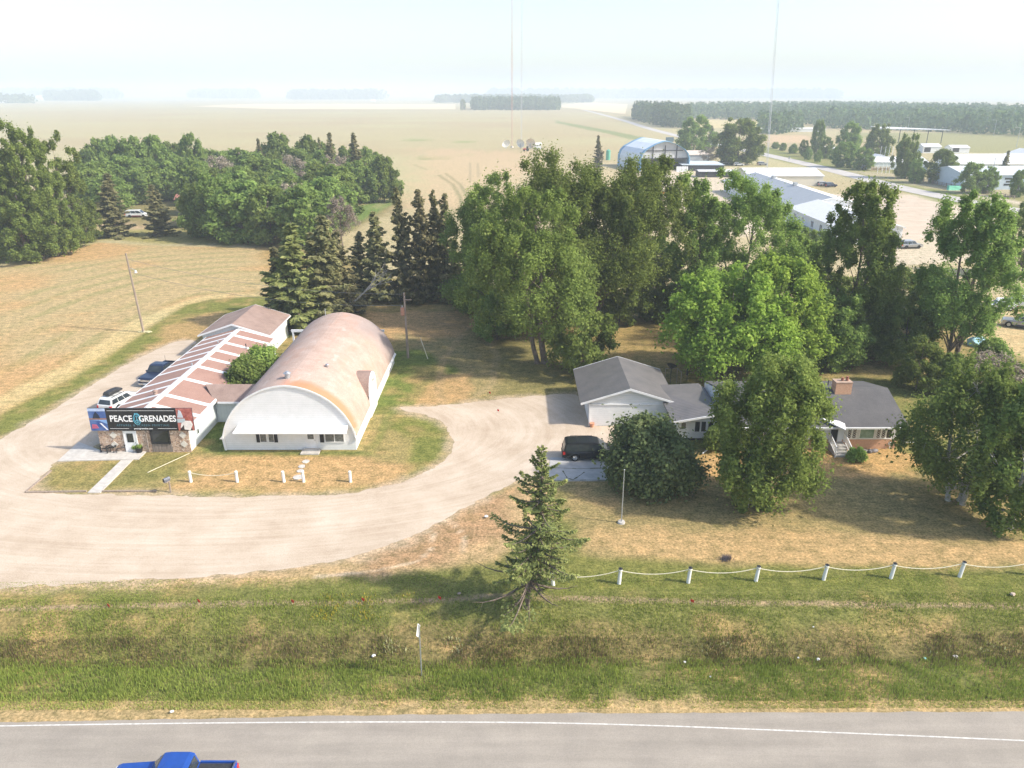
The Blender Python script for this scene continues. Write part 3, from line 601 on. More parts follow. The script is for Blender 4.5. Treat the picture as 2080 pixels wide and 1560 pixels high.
# --- sign board on the shop
BY = 65.02; bx0, bx1, bz0, bz1 = -38.95, -29.4, 2.3, 4.52
BB = thing('shop_sign', 'wide black sign board reading PEACE GRENADES above the flagstone shop front', 'sign', ((bx0 + bx1) / 2, BY, bz0))
MB().box(bx0, bx1, BY, BY + 0.14, bz0, bz1).build('board', MBK, BB)
def flat(parent, name, col, pts, d=0.006, y=BY):
    mname = 'print_' + '_'.join('%02d' % int(c * 99) for c in col)
    m = bpy.data.materials.get(mname) or nmat(mname, tuple(c * 0.85 for c in col), tuple(min(1, c * 1.15) for c in col), 3, 0.5)
    return MB().prism([(a, y - 0.001, c) for a, c in pts], (0, -d, 0)).build(name, m, parent)
def rect(a, c, d, e): return [(a, c), (d, c), (d, e), (a, e)]
hz = (bz0 + bz1) / 2
pl = MB().box(bx0, bx0 + 1.6, BY - 0.012, BY - 0.001, bz0, bz1).build('left_picture', nmat('dusk_print', (0.03, 0.07, 0.25), (0.12, 0.2, 0.42), 1.2, 0.5), BB)
flat(pl, 'picture_sky', (0.45, 0.55, 0.75), rect(bx0, bz1 - 0.28, bx0 + 1.6, bz1), 0.02)
flat(pl, 'picture_hill', (0.02, 0.03, 0.06), [(bx0 + 0.35, hz + 0.12), (bx0 + 1.05, hz + 0.12), (bx0 + 0.95, hz + 0.45), (bx0 + 0.7, bz1 - 0.3), (bx0 + 0.5, hz + 0.5)], 0.03)
flat(pl, 'picture_ground', (0.33, 0.18, 0.12), rect(bx0, hz, bx0 + 1.6, hz + 0.13), 0.024)
flat(pl, 'picture_sea', (0.25, 0.42, 0.72), [(bx0 + 0.05, hz - 0.05), (bx0 + 0.9, hz - 0.1), (bx0 + 1.6, hz - 0.45), (bx0 + 1.6, hz - 0.02)], 0.022)
flat(pl, 'picture_riders', (0.5, 0.12, 0.2), [(bx0 + 0.1, bz0 + 0.2), (bx0 + 0.75, bz0 + 0.25), (bx0 + 0.6, bz0 + 0.6), (bx0 + 0.2, bz0 + 0.65)], 0.026)
flat(pl, 'picture_streak', (0.75, 0.76, 0.8), [(bx0 + 0.9, bz0 + 0.75), (bx0 + 1.45, bz0 + 0.08), (bx0 + 1.58, bz0 + 0.1), (bx0 + 1.05, bz0 + 0.78)], 0.028)
rx = bx1 - 1.45
pr = MB().box(rx, bx1, BY - 0.012, BY - 0.001, bz0, bz1).build('right_picture', nmat('red_print', (0.25, 0.05, 0.05), (0.55, 0.2, 0.16), 2.5, 0.5), BB)
flat(pr, 'picture_crowd', (0.55, 0.6, 0.66), [(rx + 0.05, hz + 0.2), (rx + 0.6, hz + 0.2), (rx + 0.45, bz1 - 0.3), (rx + 0.25, bz1 - 0.12)], 0.024)
flat(pr, 'picture_road', (0.45, 0.52, 0.55), [(rx, hz - 0.3), (rx + 0.75, hz - 0.3), (rx + 0.7, hz + 0.1), (rx, hz + 0.1)], 0.022)
flat(pr, 'picture_shade', (0.04, 0.03, 0.03), [(rx + 0.1, bz0), (rx + 1.3, bz0), (rx + 1.2, bz0 + 0.6), (rx + 0.45, bz0 + 0.55)], 0.02)
flat(pr, 'picture_shirt', (0.78, 0.72, 0.68), [(rx + 0.55, bz0 + 0.12), (rx + 1.1, bz0 + 0.05), (rx + 1.38, bz0 + 0.6), (rx + 1.25, bz0 + 0.98), (rx + 0.75, bz0 + 1.0), (rx + 0.35, bz0 + 0.75), (rx + 0.2, bz0 + 0.3), (rx + 0.3, bz0 + 0.28), (rx + 0.55, bz0 + 0.6)], 0.026)
flat(pr, 'picture_head', (0.35, 0.1, 0.07), [(rx + 0.78, bz0 + 1.02), (rx + 1.05, bz0 + 1.02), (rx + 1.08, bz0 + 1.3), (rx + 0.92, bz0 + 1.42), (rx + 0.76, bz0 + 1.3)], 0.028)
MLET = nmat('white_lettering', (0.86, 0.86, 0.86), (0.9, 0.9, 0.9), 2, 0.5); MLB = nmat('teal_lettering', (0.08, 0.17, 0.21), (0.10, 0.2, 0.25), 2, 0.5); MCY = nmat('cyan_print', (0.12, 0.50, 0.68), (0.2, 0.6, 0.76), 2, 0.5)
cx0, cx1 = bx0 + 1.62, rx - 0.02; zc = bz0 + 1.17
text_part('lettering', 'PEACE', 0.86, MLET, BB, cx0 + 1.32, BY - 0.012, zc, 0.018, 0.84)
text_part('lettering', 'GRENADES', 0.86, MLET, BB, cx0 + 4.68, BY - 0.012, zc, 0.018, 0.80)
text_part('lettering', 'APPAREL & SCREEN PRINTING', 0.29, MLB, BB, (cx0 + cx1) / 2, BY - 0.012, bz0 + 0.52, 0.001, 1.0, 1.28)
text_part('lettering', 'peacegrenades.com', 0.19, MLET, BB, (cx0 + cx1) / 2, BY - 0.012, bz0 + 0.2, 0.004, 1, 1.15)
mb = MB()
mb.box(cx0 + 0.15, cx1 - 0.15, BY - 0.014, BY - 0.002, bz1 - 0.24, bz1 - 0.215)
mb.box(cx0 + 0.15, cx0 + 1.9, BY - 0.014, BY - 0.002, bz0 + 0.19, bz0 + 0.215).box(cx1 - 1.9, cx1 - 0.15, BY - 0.014, BY - 0.002, bz0 + 0.19, bz0 + 0.215)
mb.build('rule_lines', MLET, BB)
gx_, gz_ = cx0 + 2.78, zc + 0.02; mb = MB()
def outline(pts, wd):
    for i in range(len(pts) - 1):
        a = Vector(pts[i]); c = Vector(pts[i + 1]); n = (c - a).normalized(); n = Vector((-n.y, n.x)) * wd / 2; a2 = a - (c - a).normalized() * wd * .3; c2 = c + (c - a).normalized() * wd * .3
        mb.prism([(gx_ + q.x, BY - 0.003 - 0.0007 * (i % 5), gz_ + q.y) for q in (a2 - n, c2 - n, c2 + n, a2 + n)], (0, -0.012, 0))
el = [(0.33 * math.sin(t * PI / 9), -0.07 + 0.5 * math.cos(t * PI / 9)) for t in range(19)]
outline(el, 0.045); el = [(a * 0.66 + 0.0, (c + 0.07) * 0.72 - 0.07) for a, c in el]; outline(el, 0.028)
outline([(0, 0.28), (0, -0.42)], 0.04); outline([(0, -0.06), (-0.19, -0.3)], 0.04); outline([(0, -0.06), (0.19, -0.3)], 0.04)
outline([(-0.16, 0.36), (-0.14, 0.52), (0.06, 0.53), (0.2, 0.45), (0.36, 0.12)], 0.05)
mb.build('grenade_peace_emblem', MCY, BB)
# --- store building behind the shop
R = thing('rear_storage_building', 'small pale building with brown hip shingle roof at the back end of the striped roof', 'building', (-35.2, 93.2, 0))
gable(R, -39.2, -31.0, 93.15, 102.0, 2.95, -35.2, 4.45, MSV, MRB, ov=0.45, ovf=0.35)
# --- quonset hall
QX0, QX1, QY0, QY1, QZ = -27.05, -14.7, 65.7, 90.7, 1.28
Q = thing('arched_hall', 'white fronted hall with a big weathered pinkish arched shingle roof', 'building', ((QX0 + QX1) / 2, QY0, 0))
qc = (QX0 + QX1) / 2; hw = (QX1 - QX0) / 2
def arch(n=36, grow=0.0, x0=None):
    out = []
    rise = 5.05; Rr = (hw * hw + rise * rise) / (2 * rise); zc_ = QZ + rise - Rr; a0 = math.acos(hw / Rr) if zc_ < QZ else 0
    a0 = math.asin((QZ - zc_) / Rr)
    for i in range(n + 1):
        t = a0 + (PI - 2 * a0) * i / n; x = math.cos(t); z = math.sin(t)
        k = 0.10 * (1 - min(1, abs(x) * 2.2))        # slight crease at the ridge
        out.append((qc + (Rr + grow) * x, zc_ + (Rr + grow + k) * z))
    return out
A = arch()
MB().prism([(QX1, QY0, 0)] + [(x, QY0, z) for x, z in A] + [(QX0, QY0, 0)], (0, QY1 - QY0, 0)).build('wall', MSH, Q)
Ai = arch(36, 0.015); Ao = arch(36, 0.12)
mb = MB(); n0 = len(mb.v)
for i in range(36):
    a, c, d, e = Ai[i], Ai[i + 1], Ao[i + 1], Ao[i]
    mb.prism([(a[0], QY0 - 0.05, a[1]), (c[0], QY0 - 0.05, c[1]), (d[0], QY0 - 0.05, d[1]), (e[0], QY0 - 0.05, e[1])], (0, QY1 - QY0 + 0.1, 0))
me_roof = mb.build('roof', MRA, Q)
mb = MB(); Aw = arch(36, -0.02); Ax = arch(36, 0.14)
for i in range(36):
    a, c, d, e = Aw[i], Aw[i + 1], Ax[i + 1], Ax[i]
    mb.prism([(a[0], QY0 - 0.12, a[1]), (c[0], QY0 - 0.12, c[1]), (d[0], QY0 - 0.12, d[1]), (e[0], QY0 - 0.12, e[1])], (0, 0.066, 0))
mb.prism([(QX0 - 0.05, QY0 - 0.11, 0), (QX0 + 0.12, QY0 - 0.11, 0), (QX0 + 0.12, QY0 - 0.11, QZ), (QX0 - 0.2, QY0 - 0.11, QZ)], (0, 0.1, 0))
mb.prism([(QX0 - 0.38, QY0 - 0.2, QZ - 0.08), (QX0 - 0.02, QY0 - 0.2, QZ + 0.3), (QX0 - 0.02, QY0 - 0.2, QZ - 0.1)], (0, QY1 - QY0, 0))
mb.prism([(QX1 + 0.30, QY0 - 0.2, QZ - 0.1), (QX1 + 0.0, QY0 - 0.2, QZ + 0.2), (QX1 + 0.0, QY0 - 0.2, QZ - 0.12)], (0, QY1 - QY0 + 0.2, 0))
mb.build('trim', MW, Q)
# awning: sloped slab over the front openings
MB().prism([(-25.6, QY0 - 0.02, 2.56), (-15.3, QY0 - 0.02, 2.56), (-15.25, QY0 - 1.15, 2.24), (-25.75, QY0 - 1.15, 2.24)], (0, 0, -0.1)).build('awning', MW, Q)
wq = QY0 - 0.01
def wx(px, py=890): return Yp(px, py, wq)[0]
for px in ((529, 541), (546, 556)): window(Q, wx(px[0]), wx(px[1]), wq, 0.84, 1.95, MGL2, MW, 1, 0.07)
window(Q, wx(661), wx(698), wq, 0.86, 1.95, MGL2, MW, 2, 0.07)
for px in ((521, 528), (557, 564), (650, 658)):
    mb = MB(); a, c = wx(px[0]), wx(px[1]); mb.box(a, c, wq - 0.07, wq, 0.8, 2.0)
    for k in range(9): mb.box(a + 0.04, c - 0.04, wq - 0.085, wq - 0.072, 0.87 + k * 0.12, 0.92 + k * 0.12)
    mb.build('shutter', MBK, Q)
a, c = wx(621), wx(642); D = MB().box(a, c, wq - 0.06, wq, 0.12, 2.12).build('door', MW, Q)
MB().box(a + 0.2, c - 0.2, wq - 0.075, wq - 0.062, 1.15, 1.95).build('door_glass', MGL2, D); MB().ball((c - 0.1, wq - 0.1, 1.05), 0.04).build('handle', MCH, D)
a -= 0.35; c += 0.4
MB().box(a, c, QY0 - 1.1, QY0 - 0.14, 0, 0.13).box(a + 0.2, c - 0.1, QY0 - 0.5, QY0 - 0.14, 0.13, 0.24).build('front_step', MCON, Q)
mb = MB().cyl((-21.05, 67.6, 5.9), (-21.05, 67.6, 7.0), 0.24, 0.24, 14); pc = mb.build('stove_pipe', MGALV, Q); MB().cyl((-21.05, 67.6, 7.02), (-21.05, 67.6, 7.2), 0.36, 0.16, 14).build('cap', MALU, pc)
MB().cyl((-18.4, 72.2, 5.6), (-18.4, 72.2, 6.2), 0.1, 0.1).ball((-18.4, 72.2, 6.25), 0.2, 0.6).build('roof_vent', MALU, Q)
MB().cyl((-22.6, 90.0, 5.8), (-22.6, 90.0, 7.2), 0.05, 0.05).build('antenna_mast', MGALV, Q)
# side dormer with its arched white face
DY0, DY1, DX = 73.4, 77.2, QX1 + 0.12; dyc = (DY0 + DY1) / 2; pts = []
for i in range(13): t = PI * i / 12; pts.append((DX, dyc + (DY1 - DY0) / 2 * math.cos(t), 2.35 + 2.0 * math.sin(t)))
dn_ = MB().prism([(DX, DY1, 0)] + pts + [(DX, DY0, 0)], (-0.14, 0, 0)).build('dormer_face', MW, Q)
mb = MB()
for i in range(12):
    a, c = Vector(pts[i]), Vector(pts[i + 1]); apex_x = qc + 3.0
    def back(p): # where the dormer roof runs into the arch
        zz = p.z + 0.02; rise = 5.05; Rr = (hw * hw + rise * rise) / (2 * rise); zc2 = QZ + rise - Rr
        return Vector((qc + math.sqrt(max(0.1, (Rr - 0.05) ** 2 - (zz - zc2) ** 2)) - 0.25, p.y, zz))
    a2 = a - Vector((0.15, 0, -0.01)); c2 = c - Vector((0.15, 0, -0.01)); mb.prism([a2, c2, back(c), back(a)], (0, 0, 0.06))
mb.build('dormer_roof', MRB, dn_)
MB().box(DX + 0.002, DX + 0.05, 74.3, 76.3, 0.1, 2.3).build('side_door', MSV, Q)
window(Q, 75.0, 75.7, DX, 3.3, 3.7, MGL2, MW, 1, 0.05, 0.04, 'X')
MB().box(-28.0, -16.2, 93.4, 93.6, 3.2, 3.5).box(-27.9, -27.7, 93.4, 93.6, 0, 3.2).box(-16.6, -16.4, 93.4, 93.6, 0, 3.2).build('rear_crossbeam', MW, Q)
# --- connecting wing between shop and hall
C = thing('connecting_wing', 'low link with brown shingle roof joining the striped shop to the arched hall', 'building', (-28.5, 72.2, 0))
MB().box(-30.12, -26.6, 72.3, 76.0, 0, 2.45).build('wall', MSV, C)
MB().prism([(-29.9, 71.6, 2.5), (-26.0, 71.6, 2.5), (-26.0, 74.0, 3.5), (-31.6, 74.0, 3.5)], (0, 0, -0.1)).prism([(-31.6, 74.0, 3.5), (-26.0, 74.0, 3.5), (-26.0, 76.5, 2.5), (-29.9, 76.5, 2.5)], (0, 0, -0.1)).build('roof', MRB, C)
MB().box(-29.6, -26.4, 71.5, 71.59, 2.32, 2.5).build('fascia', MW, C)
# --- garage
Gg = thing('garage', 'white lap sided garage under a charcoal ribbed metal gable roof', 'building', (11.7, 71.3, 0))
gable(Gg, 7.85, 15.6, 71.3, 80.6, 2.62, 11.75, 4.15, MSH, MRM, ov=0.95, ovf=0.35, ovb=0.4, side=MRM)
MB().box(7.8, 7.84, 73.2, 76.2, 0.05, 2.2).build('overhead_door', MW, Gg); MB().box(7.8, 7.84, 76.9, 79.9, 0.05, 2.2).build('overhead_door', MW, Gg)
MB().box(7.7, 15.65, 71.22, 71.29, 2.28, 2.4).build('trim_band', MW, Gg)
MB().box(7.75, 7.92, 71.2, 71.29, 0, 2.4).build('corner_board', MW, Gg)
# --- house with breezeway
H = thing('ranch_house', 'long ranch house with charcoal shingle roof and brick chimney behind the leaning birch', 'building', (28.5, 66, 0))
HX0, HX1, HY0, HY1 = 20.6, 36.3, 66.0, 75.0
sl = (4.5 - 2.6) / (70.3 - 65.1)
mb = MB(); mb.prism([(HX0, HY0, 0.95), (HX0, HY1, 0.95), (HX0, HY1, 2.75), (HX0, 70.3, 4.38), (HX0, HY0, 2.78)], (HX1 - HX0, 0, 0)); mb.build('wall', MSH, H)
MB().box(HX0 + 0.01, HX1 - 0.01, HY0 - 0.05, HY1 - 0.02, 0, 0.95).build('brick_base', MBRICK, H)
mb = MB().prism([(HX0 - 0.3, 65.1, 2.6), (HX0 - 0.3, 70.3, 4.5), (HX0 - 0.3, 75.6, 3.25), (HX0 - 0.3, 75.6, 3.13), (HX0 - 0.3, 70.3, 4.38), (HX0 - 0.3, 65.1, 2.48)], (HX1 + 0.85 - HX0, 0, 0)); rf = mb.build('roof', MRG, H)
mb = MB(); mb.box(HX0 + 0.4, HX1 + 0.55, 64.98, 65.09, 2.44, 2.6); mb.build('gutter', MW, H)
MB().prism([(HX0 - 0.31, 65.3, 2.5), (HX0 - 0.31, 70.3, 4.37), (HX0 - 0.31, 75.5, 3.12), (HX0 - 0.31, 75.5, 2.5)], (-0.05, 0, 0)).build('gable_wall', MSH, H)
CX0, CX1 = Yp(1700, 780, 69.3)[0], Yp(1733, 780, 69.3)[0]
ch = MB().box(CX0, CX1, 69.4, 70.4, 3.9, 5.35).build('chimney', MBRICK, H); MB().box(CX0 - 0.04, CX1 + 0.04, 69.36, 70.44, 5.353, 5.42).build('chimney_cap', nmat('tan_cap', (0.36, 0.25, 0.18), (0.46, 0.34, 0.26), 4, 0.9), ch)
MB().cyl((CX0 + 0.75, 69.9, 5.47), (CX0 + 0.75, 69.9, 5.75), 0.15, 0.13).build('flue', nmat('rusty_clay', (0.25, 0.1, 0.07), (0.4, 0.18, 0.11), 6, 0.8), ch); MB().cyl((CX0 + 1.2, 69.9, 5.47), (CX0 + 1.2, 69.9, 5.85), 0.16, 0.13).build('flue', bpy.data.materials['rusty_clay'], ch)
X, Y = G(1663, 786, 4.3); MB().cyl((X, Y, 4.1), (X, Y, 4.75), 0.16, 0.16).ball((X, Y, 4.8), 0.24, 0.5).build('roof_vent', MALU, H)
X, Y = G(1682, 780, 4.2); MB().cyl((X, Y, 4.0), (X, Y, 4.6), 0.05, 0.05).build('vent_pipe', MBK, H)
X, Y = G(1470, 786, 4.2); MB().cyl((X, Y, 4.0), (X, Y, 4.6), 0.05, 0.05).build('vent_pipe', MBK, H)
hy = HY0 - 0.01
def hxp(px): return Yp(px, 885, hy)[0]
window(H, hxp(1746), hxp(1774), hy, 1.1, 2.3, nmat('green_curtained_glass', (0.10, 0.20, 0.15), (0.28, 0.42, 0.34), 1.8, 0.15, spec=0.6), MW, 1, 0.09)
for a, c in ((1731, 1738), (1780, 1787), (1790, 1797), (1800, 1810), (1721, 1728)):
    w_ = window(H, hxp(a), hxp(c), hy, 1.1, 2.3, MGL, MW, 1, 0.07)
    mb = MB(); xa, xc = hxp(a), hxp(c)
    for k in range(5):
        z = 1.1 + k * 0.24
        for s_ in (0, 1): mb.prism([((xa, xc)[s_], hy - 0.03, z), ((xa, xc)[s_], hy - 0.03, z + 0.03), ((xc, xa)[s_], hy - 0.03, z + 0.27), ((xc, xa)[s_], hy - 0.03, z + 0.24)], (0, -0.01 - 0.003 * s_, 0))
    if c < 1798: mb.build('lattice', MW, w_)
D = MB().box(hxp(1687), hxp(1700), hy - 0.05, hy, 0.75, 2.3).build('door', MBK, H); MB().box(hxp(1701), hxp(1711), hy - 0.08, hy, 0.75, 2.5).build('porch_panel', MW, H)
for a, c in ((1540, 1560), (1600, 1615), (1650, 1662)): window(H, hxp(a), hxp(c), hy, 1.2, 2.2, MGL, MW, 2, 0.07)
MB().prism([(hxp(1660), 65.9, 3.2), (hxp(1700) , 64.4, 2.65), (hxp(1710), 65.9, 2.8)], (0, 0, -0.1)).build('porch_hood', MW, H)
# steps with white railings
sx0, sx1 = Yp(1690, 915, 65.0)[0], Yp(1718, 915, 65.0)[0]; mb = MB()
for k in range(4): mb.box(sx0, sx1, 64.1 + 0.32 * k, hy - 0.06, 0.18 * k, 0.18 * (k + 1) - 0.003)
st = mb.build('front_steps', MCON, H)
for s_ in (0, 1):
    xx = (sx0 - 0.08, sx1 + 0.02)[s_]; mb = MB(); mb.box(xx, xx + 0.07, 64.05, 64.12, 0, 1.05).box(xx, xx + 0.07, hy - 0.12, hy - 0.05, 0.7, 1.75)
    mb.prism([(xx, 64.05, 1.0), (xx, 64.05, 1.08), (xx, hy - 0.06, 1.78), (xx, hy - 0.06, 1.7)], (0.07, 0, 0)); mb.prism([(xx, 64.05, 0.3), (xx, 64.05, 0.36), (xx, hy - 0.06, 1.0), (xx, hy - 0.06, 0.94)], (0.07, 0, 0))
    for k in range(1, 12): y_ = 64.1 + k * (hy - 0.1 - 64.1) / 12; zz = 0.33 + k * 0.056; mb.box(xx + 0.02, xx + 0.05, y_ - 0.02, y_ + 0.02, zz, zz + 0.72)
    mb.build('railing', MW, st)
B = thing('breezeway', 'white breezeway with charcoal metal roof and dark windows between garage and house', 'building', (18, 67.8, 0))
MB().prism([(16.0, 67.8, 0.25), (20.2, 67.8, 0.25), (20.2, 67.8, 2.4), (19.5, 67.8, 2.86), (16.0, 67.8, 2.18)], (0, 6.8, 0)).build('wall', MSH, B)
MB().box(16.1, 20.4, 67.9, 74, 0, 0.25).build('base', MBK, B)
mb = MB().prism([(15.3, 67.2, 2.2), (19.5, 67.2, 3.0), (19.5, 75.2, 3.15), (14.6, 75.2, 2.9), (15.1, 71.5, 2.65)], (0, 0, -0.12)); mb.prism([(19.5, 67.2, 3.0), (20.23, 67.2, 2.5), (20.23, 75.2, 2.6), (19.5, 75.2, 3.15)], (0, 0, -0.12)); mb.build('roof', MRM, B)
MB().prism([(15.3, 67.1, 2.24), (19.5, 67.1, 3.04), (20.4, 67.1, 2.44), (20.4, 67.1, 2.26), (19.5, 67.1, 2.84), (15.3, 67.1, 2.04)], (0, 0.09, 0)).build('fascia', MW, B)
by_ = 67.79
for a, c in ((1411, 1421), (1424, 1433), (1438, 1448), (1451, 1460)): window(B, Yp(a, 870, by_)[0], Yp(c, 870, by_)[0], by_, 0.95, 2.0, MGL, MW, 1, 0.08)
window(B, Yp(1384, 864, by_)[0], Yp(1393, 864, by_)[0], by_, 1.25, 1.9, MGL2, MW, 1, 0.06)
# ------------------------------------------------------------------ foliage
def quad_mesh(name, c, nrm, size, tint, mat, aspect=1.5, tang=None):
    n = len(c); rs = np.random.RandomState(n % 9973)
    nrm = nrm / (np.linalg.norm(nrm, axis=1, keepdims=True) + 1e-9)
    t = rs.randn(n, 3) if tang is None else tang
    t = t - nrm * np.sum(t * nrm, 1, keepdims=True); t /= (np.linalg.norm(t, axis=1, keepdims=True) + 1e-9)
    b = np.cross(nrm, t); s = size[:, None]
    a_ = t * s * aspect * 0.5; b_ = b * s * 0.5
    v = np.stack([c - a_, c + b_ - a_ * 0.1 + nrm * s * 0.12, c + a_, c - b_ + a_ * 0.1 + nrm * s * 0.12], 1).reshape(-1, 3)
    me = bpy.data.meshes.new(name); me.vertices.add(4 * n); me.vertices.foreach_set('co', v.ravel().astype(np.float32))
    me.loops.add(4 * n); me.loops.foreach_set('vertex_index', np.arange(4 * n, dtype=np.int32))
    me.polygons.add(n); me.polygons.foreach_set('loop_start', (np.arange(n) * 4).astype(np.int32)); me.polygons.foreach_set('loop_total', np.full(n, 4, np.int32))
    me.update(calc_edges=True)
    at = me.attributes.new('tint', 'FLOAT', 'FACE'); at.data.foreach_set('value', np.clip(tint, 0, 1).astype(np.float32))
    me.materials.append(mat); return me
KINDS = {  # envelope, clump radius factor, vertical stretch, leaf size, leaf aspect
 'poplar': dict(cr=0.046, st=1.6, leaf=0.19, lm=LPOP, up=0.5, bark=MBARK, z0=0.14),
 'round':  dict(cr=0.085, st=0.95, leaf=0.25, lm=LRND, up=0.3, bark=MBARK, z0=0.10),
 'maple':  dict(cr=0.065, st=1.0, leaf=0.22, lm=LMAP, up=0.6, bark=MBARK, z0=0.12),
 'birch':  dict(cr=0.075, st=1.4, leaf=0.16, lm=LBIR, up=0.1, bark=MBIRCH, z0=0.10),
 'dark':   dict(cr=0.13, st=0.9, leaf=0.22, lm=LCHE, up=0.3, bark=MBARK, z0=0.03),
 'shrub':  dict(cr=0.16, st=0.8, leaf=0.22, lm=LRND, up=0.4, bark=MBARK, z0=0.02),
 'dead':   dict(cr=0.10, st=1.1, leaf=0.13, lm=LDEAD, up=0.3, bark=MBARK, z0=0.2)}
VOID = {'poplar': 21, 'birch': 16, 'round': 20, 'maple': 16, 'dark': 18, 'shrub': 8, 'dead': 20}
def envelope(kind, t, ang, ph):
    lob = 1 + 0.16 * np.sin(3 * ang + ph[0] + 4 * t) + 0.12 * np.sin(5 * ang + ph[1] - 6 * t)
    if kind == 'poplar': r = np.sin(PI * np.clip(0.10 + 0.80 * t, 0, 1)) ** 0.55 * (1 - 0.35 * t)
    elif kind == 'maple': r = np.sin(PI * np.clip(0.14 + 0.78 * t, 0, 1)) ** 0.5
    elif kind == 'birch': r = np.sin(PI * np.clip(0.16 + 0.76 * t, 0, 1)) ** 0.7 * (1.0 + 0.22 * np.sin(9 * t + ph[2]))
    elif kind in ('dark', 'shrub'): r = np.sin(PI * np.clip(0.20 + 0.75 * t, 0, 1)) ** 0.5
    else: r = np.sin(PI * np.clip(0.14 + 0.80 * t, 0, 1)) ** 0.6
    return r * lob
def crown_data(kind, H, Wd, seed, ncl=None, nleaf=None, leaf=None, z0=None, lean=(0, 0), void=None, holes=()):
    K = KINDS[kind]; rs = np.random.RandomState(seed); z0 = (K['z0'] if z0 is None else z0) * H
    ncl = int((ncl or 110) * 1.9); nleaf = int((nleaf or 28000) * ({'poplar': 1.8, 'dead': 1}.get(kind, 1.35))); leaf = leaf or K['leaf']; ph = rs.rand(4) * 6.28
    t = rs.rand(ncl) ** 0.9; ang = rs.rand(ncl) * 2 * PI; rf = 0.35 + 0.65 * rs.rand(ncl) ** 0.45
    if kind == 'poplar':   # upright spires: several heads of different height
        nh = 7; ha = rs.rand(nh) * 6.28; hr = 0.3 + rs.rand(nh) * 0.9; ht = 0.72 + 0.28 * rs.rand(nh); k = rs.randint(0, nh, ncl)
        top = ht[k]
    else: top = 0.86 + 0.14 * rs.rand(ncl)
    R = envelope(kind, t, ang, ph) * Wd / 2 * rf
    x = R * np.cos(ang); y = R * np.sin(ang)
    if kind == 'poplar':
        hx = hr[k] * np.cos(ha[k]) * Wd * 0.33; hy = hr[k] * np.sin(ha[k]) * Wd * 0.33; w_ = (t ** 1.6) * 0.45
        x = x * (1 - w_) + (hx + x * 0.25) * w_; y = y * (1 - w_) + (hy + y * 0.25) * w_
    cr = K['cr'] * Wd * (0.65 + 0.7 * rs.rand(ncl)) * (1.1 - 0.35 * t)
    z = z0 + cr * K['st'] * 0.6 + t * top * (H - z0 - cr * K['st'] * 1.6)
    x = x + lean[0] * (z / H); y = y + lean[1] * (z / H)
    C_ = np.stack([x, y, z], 1); q3 = 9.5 / Wd
    nv = np.sin(x * q3 + ph[0]) * np.sin(y * q3 * .8 + ph[1]) + 0.9 * np.sin(z * q3 * 0.9 + ph[2] + x * q3 * .6) + 0.5 * np.sin(x * q3 * 2.3 + z * q3 * 1.7 + ph[3])
    keep = nv > np.percentile(nv, VOID.get(kind, 22) if void is None else void)
    for (hx_, hz_, hr_) in holes: keep &= (np.hypot(C_[:, 0] - hx_, C_[:, 2] - hz_) > hr_)
    C_ = C_[keep]; cr = cr[keep]; ncl = len(cr)
    per = int((nleaf or 28000) / ncl); ct = rs.rand(ncl)
    d = rs.randn(ncl * per, 3); d /= np.linalg.norm(d, axis=1, keepdims=True)
    ci = np.repeat(np.arange(ncl), per); rr = (0.25 + 0.85 * rs.rand(ncl * per) ** 0.6) * cr[ci]
    rr *= 1 + 0.35 * np.sin(d[:, 0] * 7 + ct[ci] * 9) * np.cos(d[:, 2] * 6 + ct[ci] * 5)
    rr *= np.exp(0.28 * rs.randn(len(rr)))
    p = C_[ci] + d * rr[:, None] * np.array([1, 1, K['st']])
    if kind == 'birch':   # hanging strands
        p[:, 2] -= (rs.rand(len(p)) ** 2) * 0.09 * H * (0.4 + 0.6 * ct[ci])
    if kind == 'maple':   # leafy fingers pointing outward
        out = p - np.array([lean[0] * .5, lean[1] * .5, H * 0.45]); out /= np.linalg.norm(out, axis=1, keepdims=True)
        f = np.abs(np.sin(ci * 1.7 + np.floor(d[:, 0] * 3) * 2.1 + np.floor(d[:, 2] * 3) * 1.3)); p += out * (f ** 3)[:, None] * cr[ci][:, None] * 0.8
    rl = np.array([lean[0], lean[1]]) * (p[:, 2:3] / H); rel = p[:, :2] - rl; q_ = np.percentile(np.abs(rel[:, 0]), 98.5); fx_ = (Wd / 2) / q_
    p[:, :2] = rel * fx_ + rl; C_[:, :2] = (C_[:, :2] - np.array(lean) * (C_[:, 2:3] / H)) * fx_ + np.array(lean) * (C_[:, 2:3] / H)
    fz_ = H / np.percentile(p[:, 2], 99.9); p[:, 2] *= fz_; C_[:, 2] *= fz_
    p[:, 2] = np.maximum(p[:, 2], 0.12)
    nrm = d * 0.8 + rs.randn(len(p), 3) * 0.55 + np.array([0, 0, K['up']])
    size = leaf * (0.55 + 0.9 * rs.rand(len(p)))
    tint = 0.42 * ct[ci] + 0.45 * rs.rand(len(p)) + 0.05
    return p, nrm, size, tint, C_, cr
